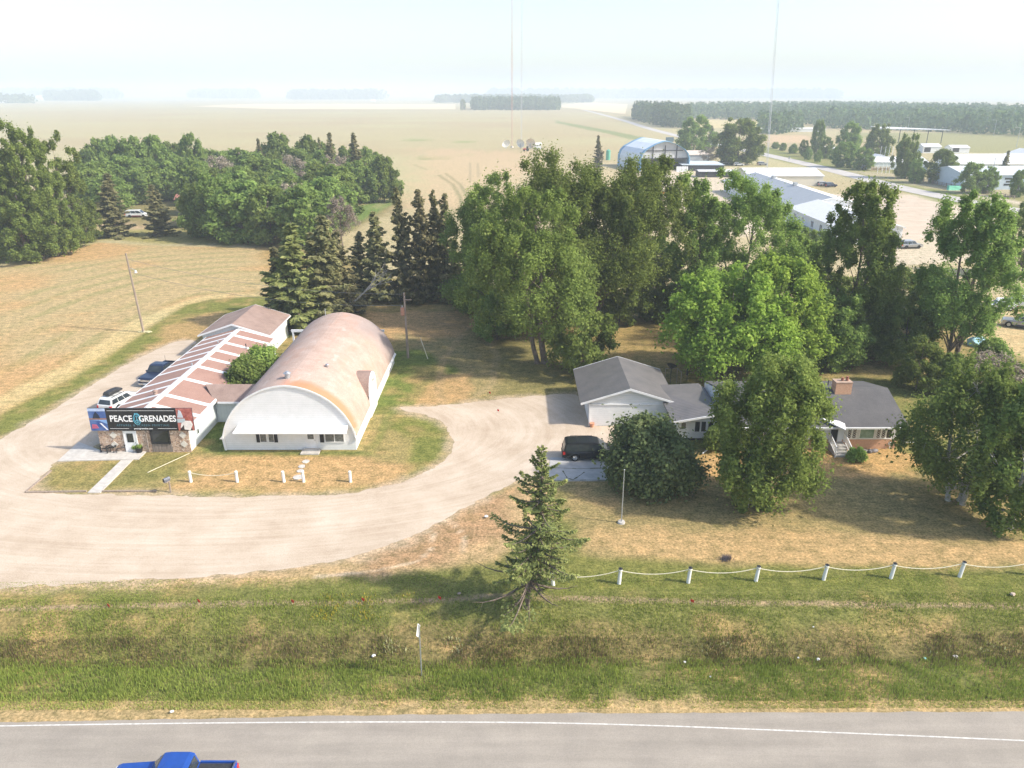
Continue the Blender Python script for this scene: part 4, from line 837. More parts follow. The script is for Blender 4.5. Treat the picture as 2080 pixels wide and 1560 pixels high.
def trunk_mesh(name, kind, H, seed, C_, r0, lean=(0, 0), nb=26, trunks=1, spread=0.0, topf=0.8):
    rs = random.Random(seed); mb = MB(); K = KINDS[kind]
    for q in range(trunks):
        a0 = 2 * PI * q / max(1, trunks) + rs.random(); bx, by = (spread * 0.25 * math.cos(a0), spread * 0.25 * math.sin(a0)) if trunks > 1 else (0, 0)
        tx, ty = lean[0] + spread * math.cos(a0), lean[1] + spread * math.sin(a0); pts = []; ns = 9
        ph = rs.random() * 6
        for i in range(ns + 1):
            f = i / ns; w_ = 0.012 * H * math.sin(f * 7 + ph)
            pts.append(Vector((bx + (tx - bx) * f * topf + w_, by + (ty - by) * f * topf + w_ * .6, f * topf * H - 0.1)))
        R0 = r0 * (0.75 if q else 1); mb.cyl(pts[0] - Vector((0, 0, 0.2)), pts[0] + (pts[1] - pts[0]) * 0.3, R0 * 1.35, R0, 8, False)
        mb.tube(pts, R0, R0 * 0.18, 8)
        idx = list(range(len(C_))); rs.shuffle(idx)
        for j in idx[:nb // trunks + 1]:
            c = Vector(C_[j]); f = min(0.92, max(0.12, (c.z / H) / topf - 0.24 - 0.1 * rs.random())); k = f * ns; i = int(k); s_ = pts[i].lerp(pts[min(ns, i + 1)], k - i)
            rr = R0 * (1 - f * 0.85) * 0.5; m1 = s_.lerp(c, 0.5) + Vector((rs.uniform(-1, 1), rs.uniform(-1, 1), rs.uniform(-.2, 0.9))) * (c - s_).length * 0.1
            mb.tube([s_, s_.lerp(m1, .5) + Vector((0, 0, .05 * (c - s_).length)), m1, c], rr, rr * 0.22, 5)
            for w in range(2):
                e = m1.lerp(c, 0.3 + .3 * w) ; g = e + Vector((rs.uniform(-1, 1), rs.uniform(-1, 1), rs.uniform(-0.2, 1))) * (c - s_).length * 0.3; mb.cyl(e, g, rr * 0.35, rr * 0.1, 4, False)
    me = bpy.data.meshes.new(name); me.from_pydata(mb.v, [], mb.f); me.shade_smooth(); me.materials.append(K['bark']); return me
PROTO = {}
def proto(kind, v, H, Wd, **k):
    key = (kind, v)
    if key not in PROTO:
        p, n_, s_, t_, C_, cr = crown_data(kind, H, Wd, 100 + v * 17 + len(kind), **k)
        PROTO[key] = (quad_mesh(kind + '_crown', p, n_, s_, t_, KINDS[kind]['lm']), trunk_mesh(kind + '_trunk', kind, H, v, C_, 0.018 * H), H, Wd)
    return PROTO[key]
def plant(name, crown, trunk, loc, scale, rz, label, cat='tree', group=None):
    o = thing(name, label, cat, loc, group); o.scale = scale; o.rotation_euler = (0, 0, rz)
    for nm, me in (('crown', crown), ('trunk', trunk)):
        c = bpy.data.objects.new(nm, me); COL.objects.link(c); c.parent = o
    return o
def tz(x, y): return float(ditch(np.array([x]), np.array([y]))[0])
def unique_tree(name, kind, px, py, top, wpx, label, seed, cat='tree', r0=None, trunks=1, spread=0.0, leanpx=0, nb=26, wide=1.0, topf=0.8, cx=None, group=None, mat=None, **k):
    """base pixel, pixel height of its tip and width in pixels of the crown -> a real tree standing at that base"""
    X, Y = G(px, py); H = Yp(px, top, Y)[1]; s = scale_at(Y); Wd = wpx / s; lean = (leanpx / s, 0)
    p, n_, s_, t_, C_, cr = crown_data(kind, H, Wd, seed, lean=lean, **k)
    cm = quad_mesh('crown', p, n_, s_, t_, mat or KINDS[kind]['lm']); tm = trunk_mesh('trunk', kind, H, seed, C_, r0 or 0.016 * H, lean, nb, trunks, spread, topf)
    return plant(name, cm, tm, (X, Y, tz(X, Y)), (1, 1, 1), 0, label, cat, group)
def proto_tree(name, kind, v, px, py, top, wpx, label, group=None, cat='tree', rz=None, **k):
    X, Y = G(px, py); H = Yp(px, top, Y)[1]; s = scale_at(Y); Wd = wpx / s
    H0, W0 = {'poplar': (18, 8), 'round': (11, 9), 'birch': (11, 9), 'shrub': (3.5, 4.5), 'dead': (9, 6)}[kind]
    c, t, h, w_ = proto(kind, v, H0, W0, **k)
    rs = random.Random(px * 13 + py); return plant(name, c, t, (X, Y, 0), (Wd / w_, Wd / w_, H / h), rs.random() * 6.28 if rz is None else rz, label, cat, group)
# spruces
def spruce_data(H, Wd, seed, nwh=None, card=0.30, dens=1.0, irregular=0.25, zstart=0.06, mat=None, skirt=0.0, bare=0.0):
    rs = random.Random(seed); nr = np.random.RandomState(seed); nwh = nwh or int(H * 2.2); mb = MB(); P_, T_, S_, N_ = [], [], [], []
    wob = lambda f: Vector((math.sin(f * 5 + seed) * 0.02 * H, math.cos(f * 4 + seed) * 0.015 * H, 0))
    pts = [Vector((0, 0, f / 8 * H)) + wob(f / 8) - wob(0) for f in range(9)]; mb.cyl((0, 0, -0.25), pts[0] + Vector((0, 0, .3)), 0.022 * H, 0.016 * H, 8, False); mb.tube(pts, 0.014 * H, 0.002 * H, 7)
    for w in range(nwh):
        f = zstart + (1 - zstart) * (w / nwh) ** 0.95; z = f * H; tr = pts[0].lerp(pts[-1], f) + wob(f) - wob(0); tr = Vector((tr.x * 0 + (wob(f) - wob(0)).x, (wob(f) - wob(0)).y, z))
        base = Wd / 2 * ((1 - f) ** 0.8) * (0.9 + 0.25 * math.sin(w * 1.3 + seed)); n = rs.randint(5, 7) if f < 0.9 else 4
        for b_ in range(n):
            a = 2 * PI * b_ / n + w * 0.9 + rs.uniform(-.3, .3); L = max(0.15, base * (1 + rs.uniform(-irregular * 1.6, irregular * 1.3))) + 0.1
            if rs.random() < 0.10: continue
            dx_, dy_ = math.cos(a), math.sin(a); droop = 0.32 * (1 - f) + 0.03; q = []
            for k in range(6):
                u = k / 5; q.append(tr + Vector((dx_ * L * u, dy_ * L * u, L * (-droop * u * 1.15 + 0.28 * u ** 3 + (0.35 * u if f > .85 else 0)))))
            mb.tube(q, 0.010 * H * (1 - f) + 0.015, 0.008, 4)
            if f < bare and rs.random() < 0.75: 
                for k in (2, 3, 4):
                    for s_ in (-1, 1): mb.cyl(q[k], q[k] + Vector((dx_ * .3 - dy_ * s_ * .4, dy_ * .3 + dx_ * s_ * .4, rs.uniform(-.3, .1))) * L * 0.45, 0.012, 0.004, 4, False)
                continue
            nc = int(max(6, L * 30 * dens))
            u = nr.rand(nc) ** 0.75; u = 0.10 + 0.92 * u; kk = np.minimum(4, (u * 5).astype(int)); fr_ = np.clip(u * 5 - kk, 0, 1.2)
            qa = np.array([tuple(v_) for v_ in q]); base_p = qa[kk] + (qa[kk + 1] - qa[kk]) * fr_[:, None]
            side = nr.uniform(-1, 1, nc) * L * 0.30 * (1.12 - u) ** 0.7 * np.where(u < .25, 0.5, 1)
            pp = base_p + np.stack([-dy_ * side, dx_ * side, -np.abs(side) * 0.35 - nr.rand(nc) * 0.10 * L * 0.5 + 0.03], 1)
            P_.append(pp); T_.append(np.stack([dx_ + -dy_ * np.sign(side) * 0.8, dy_ + dx_ * np.sign(side) * 0.8, -0.2 + 0 * side], 1) + nr.randn(nc, 3) * 0.25)
            N_.append(np.stack([0 * u, 0 * u, 1 + 0 * u], 1) + nr.randn(nc, 3) * 0.5 + np.array([dx_, dy_, 0]) * 0.3); S_.append(np.column_stack([card * (0.6 + 0.8 * nr.rand(nc)), 0.25 * rs.random() + 0.45 * nr.rand(nc) + 0.25 * (u > .8)]))
    p = np.concatenate(P_); t = np.concatenate(T_); n_ = np.concatenate(N_); s_ = np.concatenate(S_)
    cm = quad_mesh('needles', p, n_, s_[:, 0], s_[:, 1], mat or LSPR, 1.7, t)
    tm = bpy.data.meshes.new('trunk'); tm.from_pydata(mb.v, [], mb.f); tm.shade_smooth(); tm.materials.append(MBARK); return cm, tm
SPR = {}
def spruce(px, py, top, wpx, label, v=0, group=None, name='spruce_tree', mat=None, ins=None):
    X, Y = G(px, py); H = Yp(px, top, Y)[1]; Wd = wpx / scale_at(Y); key = (v, mat)
    if key not in SPR: SPR[key] = spruce_data(14, 5.4, 40 + v, card=0.42, irregular=0.30 + 0.1 * (v % 2), mat=mat, dens=0.8)
    c, t = SPR[key]; return plant(name, c, t, (X, Y, 0), (Wd / 5.4, Wd / 5.4, H / 14), (px * 0.37) % 6.28, label, 'tree', group)
# --- the near trees
X, Y = G(1070, 1235); H = Yp(1110, 922, Y)[1] + 0.6
cm, tm = spruce_data(H, 6.3, 5, nwh=30, card=0.12, dens=3.0, irregular=0.6, mat=LSPF, zstart=0.13, bare=0.235)
sp = plant('spruce_tree', cm, tm, (X, Y, tz(X, Y)), (1, 1, 1), 0.4, 'ragged yellowish spruce with bare lower twigs standing at the left end of the post row'); sp.rotation_euler = (0, 0.06, 0.4)
unique_tree('birch_tree', 'birch', 1532, 1026, 728, 215, 'tall light green birch leaning right in front of the long house', 17, void=7, leanpx=40, r0=0.15, nb=34, ncl=120, nleaf=36000, leaf=0.17, z0=0.13, trunks=2, spread=0.8, topf=0.78, mat=LBIR)
unique_tree('birch_sapling', 'birch', 1520, 1030, 905, 80, 'leafy low shoots around the foot of the leaning birch', 12, ncl=40, nleaf=8000, leaf=0.19, z0=0.02, mat=LRND)
unique_tree('weeping_birch', 'birch', 1940, 1018, 735, 262, 'broad weeping birch with white limbs right of the house front lawn', 21, r0=0.3, nb=46, ncl=110, nleaf=28000, leaf=0.17, z0=0.08, trunks=3, spread=2.4, mat=LRND, topf=0.78)
unique_tree('weeping_birch', 'birch', 2050, 1075, 760, 170, 'drooping birch half cut off by the right edge of the photo', 22, r0=0.2, nb=30, ncl=70, nleaf=16000, leaf=0.19, z0=0.05, mat=LRND)
unique_tree('cherry_tree', 'dark', 1320, 985, 848, 172, 'dense dark rounded tree beside the black minivan', 31, ncl=110, nleaf=30000, z0=0.02, r0=0.15, leaf=0.19)
unique_tree('maple_tree', 'maple', 1470, 768, 548, 235, 'bright green maple directly behind the breezeway', 41, ncl=150, nleaf=36000, leaf=0.24)
unique_tree('maple_tree', 'maple', 1565, 755, 520, 190, 'bright green maple just right of the other maple behind the house roof', 42, ncl=130, nleaf=32000, leaf=0.24)
# big cottonwoods
CW = 'big cottonwoods behind the garage'
unique_tree('cottonwood_tree', 'poplar', 1100, 738, 380, 250, 'cottonwood with a pale bare trunk nearest the garage corner', 51, ncl=150, nleaf=42000, r0=0.42, leanpx=-45, trunks=2, spread=1.6, z0=0.2, group=CW)
unique_tree('cottonwood_tree', 'poplar', 1165, 660, 303, 290, 'tallest cottonwood with dark twin trunks above the back lawn', 52, ncl=180, nleaf=50000, r0=0.45, leanpx=-30, trunks=2, spread=2.2, z0=0.16, group=CW, holes=((1.5, 13.5, 1.6),))
unique_tree('cottonwood_tree', 'poplar', 1192, 664, 318, 250, 'cottonwood whose long limb leans right towards the blue hangar', 53, ncl=150, nleaf=42000, r0=0.4, leanpx=130, trunks=2, spread=2, z0=0.25, group=CW, holes=((9, 11, 1.8),))
unique_tree('cottonwood_tree', 'poplar', 1010, 655, 350, 190, 'cottonwood at the left end of the big cottonwoods beside the spruce row', 54, ncl=120, nleaf=34000, z0=0.05, group=CW)
unique_tree('cottonwood_tree', 'poplar', 1410, 650, 345, 165, 'left one of the two wide cottonwoods behind the maples', 55, ncl=110, nleaf=32000, z0=0.1, group=CW)
unique_tree('cottonwood_tree', 'poplar', 1495, 650, 352, 190, 'right one of the two wide cottonwoods behind the maples', 56, ncl=120, nleaf=34000, z0=0.1, leanpx=20, group=CW)
unique_tree('poplar_tree', 'poplar', 1720, 715, 365, 172, 'tall pointed dark green poplar between the maples and the gravel lot', 67, ncl=150, nleaf=46000, z0=0.12, trunks=2, spread=1.4, void=9)
unique_tree('poplar_tree', 'poplar', 1930, 745, 388, 180, 'tall yellow green poplar right of the brick chimney', 58, ncl=150, nleaf=40000, z0=0.2, trunks=2, spread=2.2, void=14, mat=LRND)
unique_tree('poplar_tree', 'poplar', 2075, 560, 392, 90, 'poplar touching the right edge of the photo above the parked trucks', 59, ncl=90, nleaf=24000, z0=0.05)
unique_tree('poplar_tree', 'poplar', 1600, 640, 455, 110, 'olive green poplar seen between the cottonwoods and the pointed poplar', 60, ncl=70, nleaf=20000, z0=0.05, mat=LBIR)
unique_tree('ash_tree', 'round', 1185, 758, 636, 130, 'small ragged tree against the back left corner of the garage', 61, ncl=50, nleaf=12000, leaf=0.22, z0=0.04, mat=LPOP)
unique_tree('lilac_shrub', 'shrub', 537, 792, 702, 85, 'bright green shrub between the striped roof and the arched hall, rear one', 62, 'shrub', ncl=46, nleaf=12000, z0=0.0, leaf=0.2, mat=LBIR)
unique_tree('lilac_shrub', 'shrub', 508, 812, 728, 80, 'bright green shrub between the striped roof and the arched hall, front one', 63, 'shrub', ncl=46, nleaf=12000, z0=0.0, leaf=0.2, mat=LRND)
unique_tree('porch_shrub', 'shrub', 1738, 935, 908, 36, 'small yellow green bush right of the house front steps', 64, 'shrub', ncl=24, nleaf=3500, z0=0.0, leaf=0.13, mat=LBIR)
unique_tree('porch_shrub', 'shrub', 1452, 912, 868, 50, 'leafy bush under the left flank of the leaning birch', 65, 'shrub', ncl=24, nleaf=4500, z0=0.0, leaf=0.16)
# understorey along the back of the yard
US = 'low trees and brush filling the back of the yard'
for i, (px, py, top, wd, kd, lb) in enumerate([(1260, 655, 520, 110, 'round', 'low dark tree behind the twig pile'), (1330, 650, 535, 90, 'round', 'low dark tree just right of the twig pile'), (960, 632, 560, 90, 'round', 'round bush at the foot of the leftmost cottonwood'),
    (1010, 690, 590, 90, 'round', 'low spreading tree on the left side of the cottonwood trunks'), (1690, 745, 600, 120, 'round', 'dark brushy tree just left of the brick chimney'), (1760, 720, 590, 110, 'round', 'dark brushy tree under the pointed poplar, on its right'), (1830, 740, 620, 120, 'round', 'brushy tree just above the right end of the house roof'),
    (1665, 700, 560, 90, 'dead', 'thin twiggy grey tree between the maple and the pointed poplar'), (1790, 680, 600, 80, 'dead', 'bare twiggy tree beneath the pointed poplar'), (1860, 790, 690, 90, 'round', 'bushy sapling beyond the right gable of the house'), (2000, 800, 715, 110, 'dead', 'pinkish grey bare brush beyond the weeping birch'),
    (1925, 800, 720, 90, 'round', 'olive bush behind the weeping birch'), (2065, 790, 745, 70, 'shrub', 'green shrub below the parked trucks'), (1640, 560, 465, 90, 'round', 'olive tree in front of the white hall wall'), (1420, 610, 540, 110, 'round', 'dark low tree under the two wide cottonwoods'), (1330, 560, 480, 100, 'round', 'green tree filling the gap right of the tallest cottonwoods'),
    (1700, 650, 560, 130, 'round', 'dark thicket tree behind the pointed poplar'), (1820, 620, 545, 100, 'round', 'green tree between the two tall poplars'), (1880, 680, 560, 100, 'round', 'green tree behind the yellow green poplar'), (2010, 745, 690, 60, 'shrub', 'low green bush beside the blue tarpaulin'), (1150, 640, 560, 90, 'round', 'dark low tree behind the cottonwood trunks'), (1075, 640, 550, 90, 'round', 'dark low tree between the leftmost cottonwood and the pale trunk')]):
    proto_tree({'dead': 'bare_tree', 'shrub': 'shrub'}.get(kd, 'understorey_tree'), kd, i % 3, px, py, top, wd, lb, US, cat='shrub' if kd == 'shrub' else 'tree', **(dict(nleaf=9000, ncl=50) if kd == 'dead' else dict(nleaf=24000, ncl=70, z0=0.02)))
# spruces by the hall and the row along the field
for i, (px, py, top, wd, lb) in enumerate([(612, 668, 452, 130, 'tallest brownish spruce directly behind the arched hall'), (660, 655, 436, 110, 'spruce right of the tallest one behind the arched hall'), (570, 655, 500, 80, 'lower spruce leaning over the rear storage building'), (700, 640, 470, 90, 'spruce at the right side of the clump behind the arched hall'), (640, 640, 470, 90, 'spruce in the middle of the clump behind the arched hall')]):
    spruce(px, py, top, wd, lb, i % 2, 'spruce clump behind the arched hall', mat=LSPR if i % 2 else LSPF if i == 0 else LSPR)
for i, (px, py, top, wd, lb) in enumerate([(764, 612, 428, 78, 'leftmost spruce of the row along the back lawn'), (815, 610, 378, 70, 'second spruce from the left in the back lawn row'), (853, 612, 384, 74, 'third spruce from the left in the back lawn row'), (884, 608, 384, 54, 'narrow fourth spruce of the back lawn row'), (905, 612, 392, 72, 'fifth spruce from the left in the back lawn row'),
    (930, 615, 486, 52, 'short spruce near the right end of the back lawn row'), (950, 608, 420, 62, 'rightmost spruce of the row, beside the cottonwoods'), (738, 608, 470, 66, 'lower spruce between the hall clump and the back lawn row')]):
    spruce(px, py, top, wd, lb, 2 + i % 3, 'spruce row along the back lawn')
for (px, py, top, wd, lb, mt) in [(238, 480, 352, 76, 'dark spruce right of the tall poplar clump at the left', LSPR), (328, 478, 374, 66, 'free standing spruce in front of the rust roofed shed', LSPR), (678, 400, 268, 42, 'dark spruce rising above the wood, left of the pair', LSPR), (724, 405, 268, 46, 'dark spruce rising above the wood, right of the pair', LSPR),
    (535, 385, 280, 30, 'slim spruce tip at the back edge of the wood', LSPR), (655, 380, 278, 24, 'thin spruce at the back edge of the wood', LSPR), (1213, 345, 274, 26, 'small spruce left of the blue arched hangar', LSPR), (2035, 372, 305, 26, 'small spruce in front of the long fairground roof', LSPR), (1445, 292, 255, 22, 'small spruce by the highway right of the grey treeline', LSPR), (1715, 385, 345, 1, None, None)]:
    if lb: spruce(px, py, top, wd, lb, 0, mat=mt)
# left poplar clump
LP = 'tall poplar clump at the left edge'
for i, (px, py, top, wd, lb) in enumerate([(-25, 530, 315, 110, 'poplar cut by the left edge of the photo'), (32, 528, 258, 90, 'poplar just left of the tallest one in the left clump'), (88, 525, 247, 105, 'tallest poplar of the clump at the left'), (145, 505, 268, 100, 'poplar at the right shoulder of the left clump'),
    (60, 532, 360, 110, 'lower front poplar of the left clump'), (15, 500, 290, 90, 'poplar at the back of the left clump'), (120, 520, 340, 90, 'front right poplar of the left clump'), (178, 492, 390, 55, 'small leafy tree between the left clump and the dark spruce')]):
    proto_tree('poplar_tree', 'poplar', i % 3, px, py, top, wd, lb, LP, ncl=110, nleaf=30000, z0=0.02)
# the wood
WG = 'trees of the wood beside the stubble field'
rsd = random.Random(4); wood = []
rows = [(376, 195, 770, 30, 72), (392, 200, 785, 34, 78), (410, 190, 770, 38, 84), (432, 185, 720, 42, 88), (455, 380, 690, 46, 92), (480, 500, 660, 50, 100), (497, 505, 640, 52, 110)]
ORD = 'first second third fourth fifth sixth seventh eighth ninth tenth eleventh twelfth thirteenth fourteenth fifteenth sixteenth seventeenth eighteenth nineteenth twentieth twenty-first twenty-second'.split()
RN = ['back edge row', 'second row from the back', 'third row from the back', 'middle row', 'third row from the front', 'second row from the front', 'front edge row']
for ri, (py, xa, xb, stp, hh) in enumerate(rows):
    x = xa; k_ = 0
    while x < xb:
        wood.append((x + rsd.uniform(-8, 8), py + rsd.uniform(-6, 6), hh * rsd.uniform(0.85, 1.15), stp * rsd.uniform(1.7, 2.3), '%s from left, %s of the wood' % (ORD[k_], RN[ri]))); k_ += 1; x += stp * rsd.uniform(0.85, 1.15)
for i, (x, y, h, wd, wl) in enumerate(wood):
    if 340 < x < 385 and 400 < y < 470: continue
    if 250 < x < 380 and y > 425: continue
    if x > 640 and y > 445 and x > 700 - (y - 445): continue
    kd = 'dead' if rsd.random() < 0.07 else 'round'
    proto_tree('woodland_tree' if kd == 'round' else 'bare_woodland_tree', kd, i % 3 + (0 if kd == 'dead' else 3), int(x), int(y), y - h, wd, ('rounded green crown, ' if kd == 'round' else 'greyish half bare crown, ') + wl, WG, **(dict(nleaf=9000, ncl=50) if kd == 'dead' else dict(nleaf=16000, ncl=50, leaf=0.42, z0=0.02)))
for (px, py, top, wd, lb) in [(215, 392, 283, 62, 'leftmost tall tree on the back edge of the wood'), (245, 392, 278, 60, 'second tall tree from the left on the back edge of the wood'), (282, 392, 280, 64, 'tree on the back edge of the wood above the twiggy spruce'), (325, 390, 277, 62, 'tree on the back edge of the wood above the rust roofed shed'), (400, 385, 273, 50, 'yellow green tree standing up from the back edge of the wood'), (572, 380, 272, 70, 'wide poplar at the back edge of the wood left of the spruces'), (632, 380, 276, 52, 'light green poplar at the back edge just left of the dark spruce pair'), (782, 410, 318, 60, 'rounded willow at the right tip of the wood')]:
    proto_tree('tree', 'round', 4, px, py, top, wd, lb, 'taller trees on the back edge of the wood', nleaf=16000, ncl=50, leaf=0.42, z0=0.02)
unique_tree('birch_tree', 'birch', 447, 483, 352, 115, 'white limbed birch at the front of the wood', 71, ncl=60, nleaf=14000, leaf=0.4, z0=0.05, trunks=2, spread=2.2, r0=0.3, nb=30, topf=0.95, mat=LRND)
proto_tree('birch_tree', 'round', 1, 405, 482, 372, 60, 'dark leafy tree left of the white limbed birch', WG)
proto_tree('bare_tree', 'dead', 1, 695, 500, 398, 62, 'grey half dead tree above the hall spruces')
# leaning dead tree behind the hall
mb = MB(); a = Vector((*G(700, 640), 1.0))
def grow(mb, p, d, L, r, lv, rs):
    q = p + d * L; mb.tube([p, p.lerp(q, .5) + Vector((0, 0, -0.04 * L)), q], r, r * 0.55, 6)
    if lv:
        for _ in range(3): dd = (d + Vector((rs.uniform(-.5, .5), rs.uniform(-.5, .5), rs.uniform(-.3, .5)))).normalized(); grow(mb, p.lerp(q, rs.uniform(.55, 1)), dd, L * 0.62, r * 0.5, lv - 1, rs)
grow(mb, a, Vector((0.75, 0.1, 0.6)).normalized(), 5.0, 0.18, 3, random.Random(3))
single('fallen_dead_tree', mb, MBIRCH, 'bare dead tree leaning right across the spruces behind the hall', 'tree')
# --- far trees on the right
FT = 'trees between the highway and the fairground'
for i, (px, py, top, wd, lb) in enumerate([(1408, 316, 235, 72, 'big tree left of the highway beyond the hangar'), (1497, 334, 240, 105, 'wide crowned tree with a thick dark trunk beside the highway'), (1658, 312, 243, 32, 'slim pointed tree across the highway'), (1722, 318, 248, 50, 'tall tree left of the two over the fairground'), (1780, 325, 252, 58, 'tall tree right of the two over the fairground'),
    (1712, 340, 288, 60, 'dark round tree near the small white kiosk'), (1752, 345, 300, 44, 'dark round tree right beside the small white kiosk'), (1835, 362, 272, 56, 'leaning tree in front of the grandstand'), (1908, 372, 303, 72, 'open crowned tree before the long white fairground hall'), (1972, 392, 330, 62, 'dark round tree by the fairground fence'), (2003, 392, 338, 40, 'dark round tree next to the street lamp'),
    (2064, 400, 345, 40, 'small tree at the right edge by the grey hall'), (1632, 318, 284, 22, 'small tree in the roadside row, fourth'), (1676, 322, 278, 28, 'small tree in the roadside row, fifth'), (1590, 306, 290, 18, 'small tree in the roadside row, second'), (1610, 312, 292, 20, 'small tree in the roadside row, third'), (1575, 302, 288, 18, 'small tree in the roadside row, first'), (1640, 325, 300, 20, 'low tree below the slim pointed tree'), (1660, 330, 305, 18, 'lowest small tree before the shaded lawn'), (1858, 372, 322, 36, 'young tree just left of the open crowned tree'), (1451, 300, 268, 18, 'small tree between the two big roadside trees')]):
    proto_tree('roadside_tree', 'round', i % 3, px, py, top, wd * 0.88, lb, FT, **dict(nleaf=24000, ncl=70, z0=0.02))
proto_tree('bare_tree', 'dead', 0, 1438, 334, 298, 36, 'nearly bare bush beside the flat roofed shed')
# far woods: individual trees merged, far beyond counting
def far_wood(name, regions, label, seed, leaf=2.2, per=26):
    rs = np.random.RandomState(seed); P_, N_, S_, T_ = [], [], [], []
    for (poly, cnt, H, wd) in regions:
        wp = np.array(W(poly)); lo, hi = wp.min(0), wp.max(0); pts = []
        while len(pts) < cnt:
            q = lo + rs.rand(4 * cnt, 2) * (hi - lo); q = q[sdist(q[:, 0], q[:, 1], [tuple(w_) for w_ in wp]) > 0]; pts += list(q)
        pts = np.array(pts[:cnt]); h = H * (0.8 + 0.35 * rs.rand(cnt)); w_ = wd * (0.7 + 0.6 * rs.rand(cnt)); ct = rs.rand(cnt)
        ci = np.repeat(np.arange(cnt), per); d = rs.randn(cnt * per, 3); d /= np.linalg.norm(d, axis=1, keepdims=True)
        r = (0.6 + 0.4 * rs.rand(len(ci)))[:, None]; z = np.clip(0.5 + d[:, 2] * 0.5, 0.02, 1)
        p = np.stack([pts[ci, 0] + d[:, 0] * r[:, 0] * w_[ci] / 2 * (1.15 - 0.5 * z), pts[ci, 1] + d[:, 1] * r[:, 0] * w_[ci] / 2 * (1.15 - 0.5 * z), z * h[ci]], 1)
        P_.append(p); N_.append(d + rs.randn(len(ci), 3) * 0.5); S_.append(leaf * wd / 9 * (0.7 + 0.7 * rs.rand(len(ci)))); T_.append(0.5 * ct[ci] + 0.4 * rs.rand(len(ci)))
    me = quad_mesh(name, np.concatenate(P_), np.concatenate(N_), np.concatenate(S_), np.concatenate(T_), LFAR, 1.2)
    o = bpy.data.objects.new(name, me); COL.objects.link(o); return props(o, label, 'wood', None, 'stuff')
far_wood('far_wood', [([(1285, 244), (1345, 258), (1402, 262), (1400, 250), (1340, 240), (1290, 236)], 330, 20, 10)], 'dark block of wood at the bend of the highway', 1)
far_wood('far_wood', [([(1395, 241), (1560, 245), (1700, 262), (1860, 266), (2200, 284), (2200, 240), (1700, 225), (1395, 230)], 2600, 17, 11)], 'long hazy forest across the right background', 2)
far_wood('far_wood', [([(960, 224), (1136, 224), (1136, 220), (960, 220)], 420, 24, 12)], 'rectangular hazy shelter wood in the middle of the horizon', 3, 2.6)
far_wood('far_wood', [([(1540, 276), (1590, 272), (1640, 266), (1600, 262), (1540, 262)], 90, 16, 9)], 'brownish grove in front of the long forest', 5)
far_wood('far_wood', [([(-200, 210), (68, 210), (68, 207.5), (-200, 207)], 160, 28, 30), ([(95, 204.5), (198, 204.5), (198, 203), (95, 203)], 220, 42, 45)], 'two hazy groves on the left horizon', 6, 2.2)
far_wood('far_wood', [([(0, 200), (240, 200.5), (240, 199.4), (0, 199.2)], 200, 60, 90), ([(390, 200), (520, 200), (520, 199), (390, 199)], 120, 55, 90), ([(590, 202), (760, 202), (780, 201), (590, 201)], 200, 50, 70), ([(888, 209), (1010, 209), (1200, 208.5), (1200, 207), (888, 207)], 300, 26, 36), ([(1000, 200), (1700, 200), (1700, 199.4), (1000, 199.4)], 260, 55, 120)], 'faint tree lines along the horizon', 7, 2.0)
proto_tree('lone_spruce_pair', 'poplar', 2, 941, 224, 201, 12, 'small pointed tree just left of the rectangular shelter wood')
# ------------------------------------------------------------------ vehicles (built at the origin, nose towards +X, then placed)
def car_paint(name, c, metal=0.2, rough=0.28):
    m, nt, b = new_mat(name); f = noise(nt, coords(nt), 3, 3, 0.5); nt.links.new(ramp(nt, f, [(0.3, tuple(k * 0.9 for k in c)), (0.7, tuple(min(1, k * 1.08) for k in c))]), b.inputs['Base Color'])
    b.inputs['Roughness'].default_value = rough; b.inputs['Metallic'].default_value = metal; b.inputs['Coat Weight'].default_value = 0.2; b.inputs['Coat Roughness'].default_value = 0.1; return m
MCG = nmat('car_glass', (0.02, 0.025, 0.03), (0.045, 0.055, 0.06), 1.5, 0.07, spec=0.7)
MHL = nmat('headlight_lens', (0.7, 0.7, 0.68), (0.85, 0.85, 0.83), 4, 0.15); MTL = nmat('tail_light_lens', (0.5, 0.02, 0.02), (0.65, 0.05, 0.04), 4, 0.2)
MTRIM = nmat('dark_trim', (0.03, 0.03, 0.032), (0.05, 0.05, 0.052), 6, 0.6)
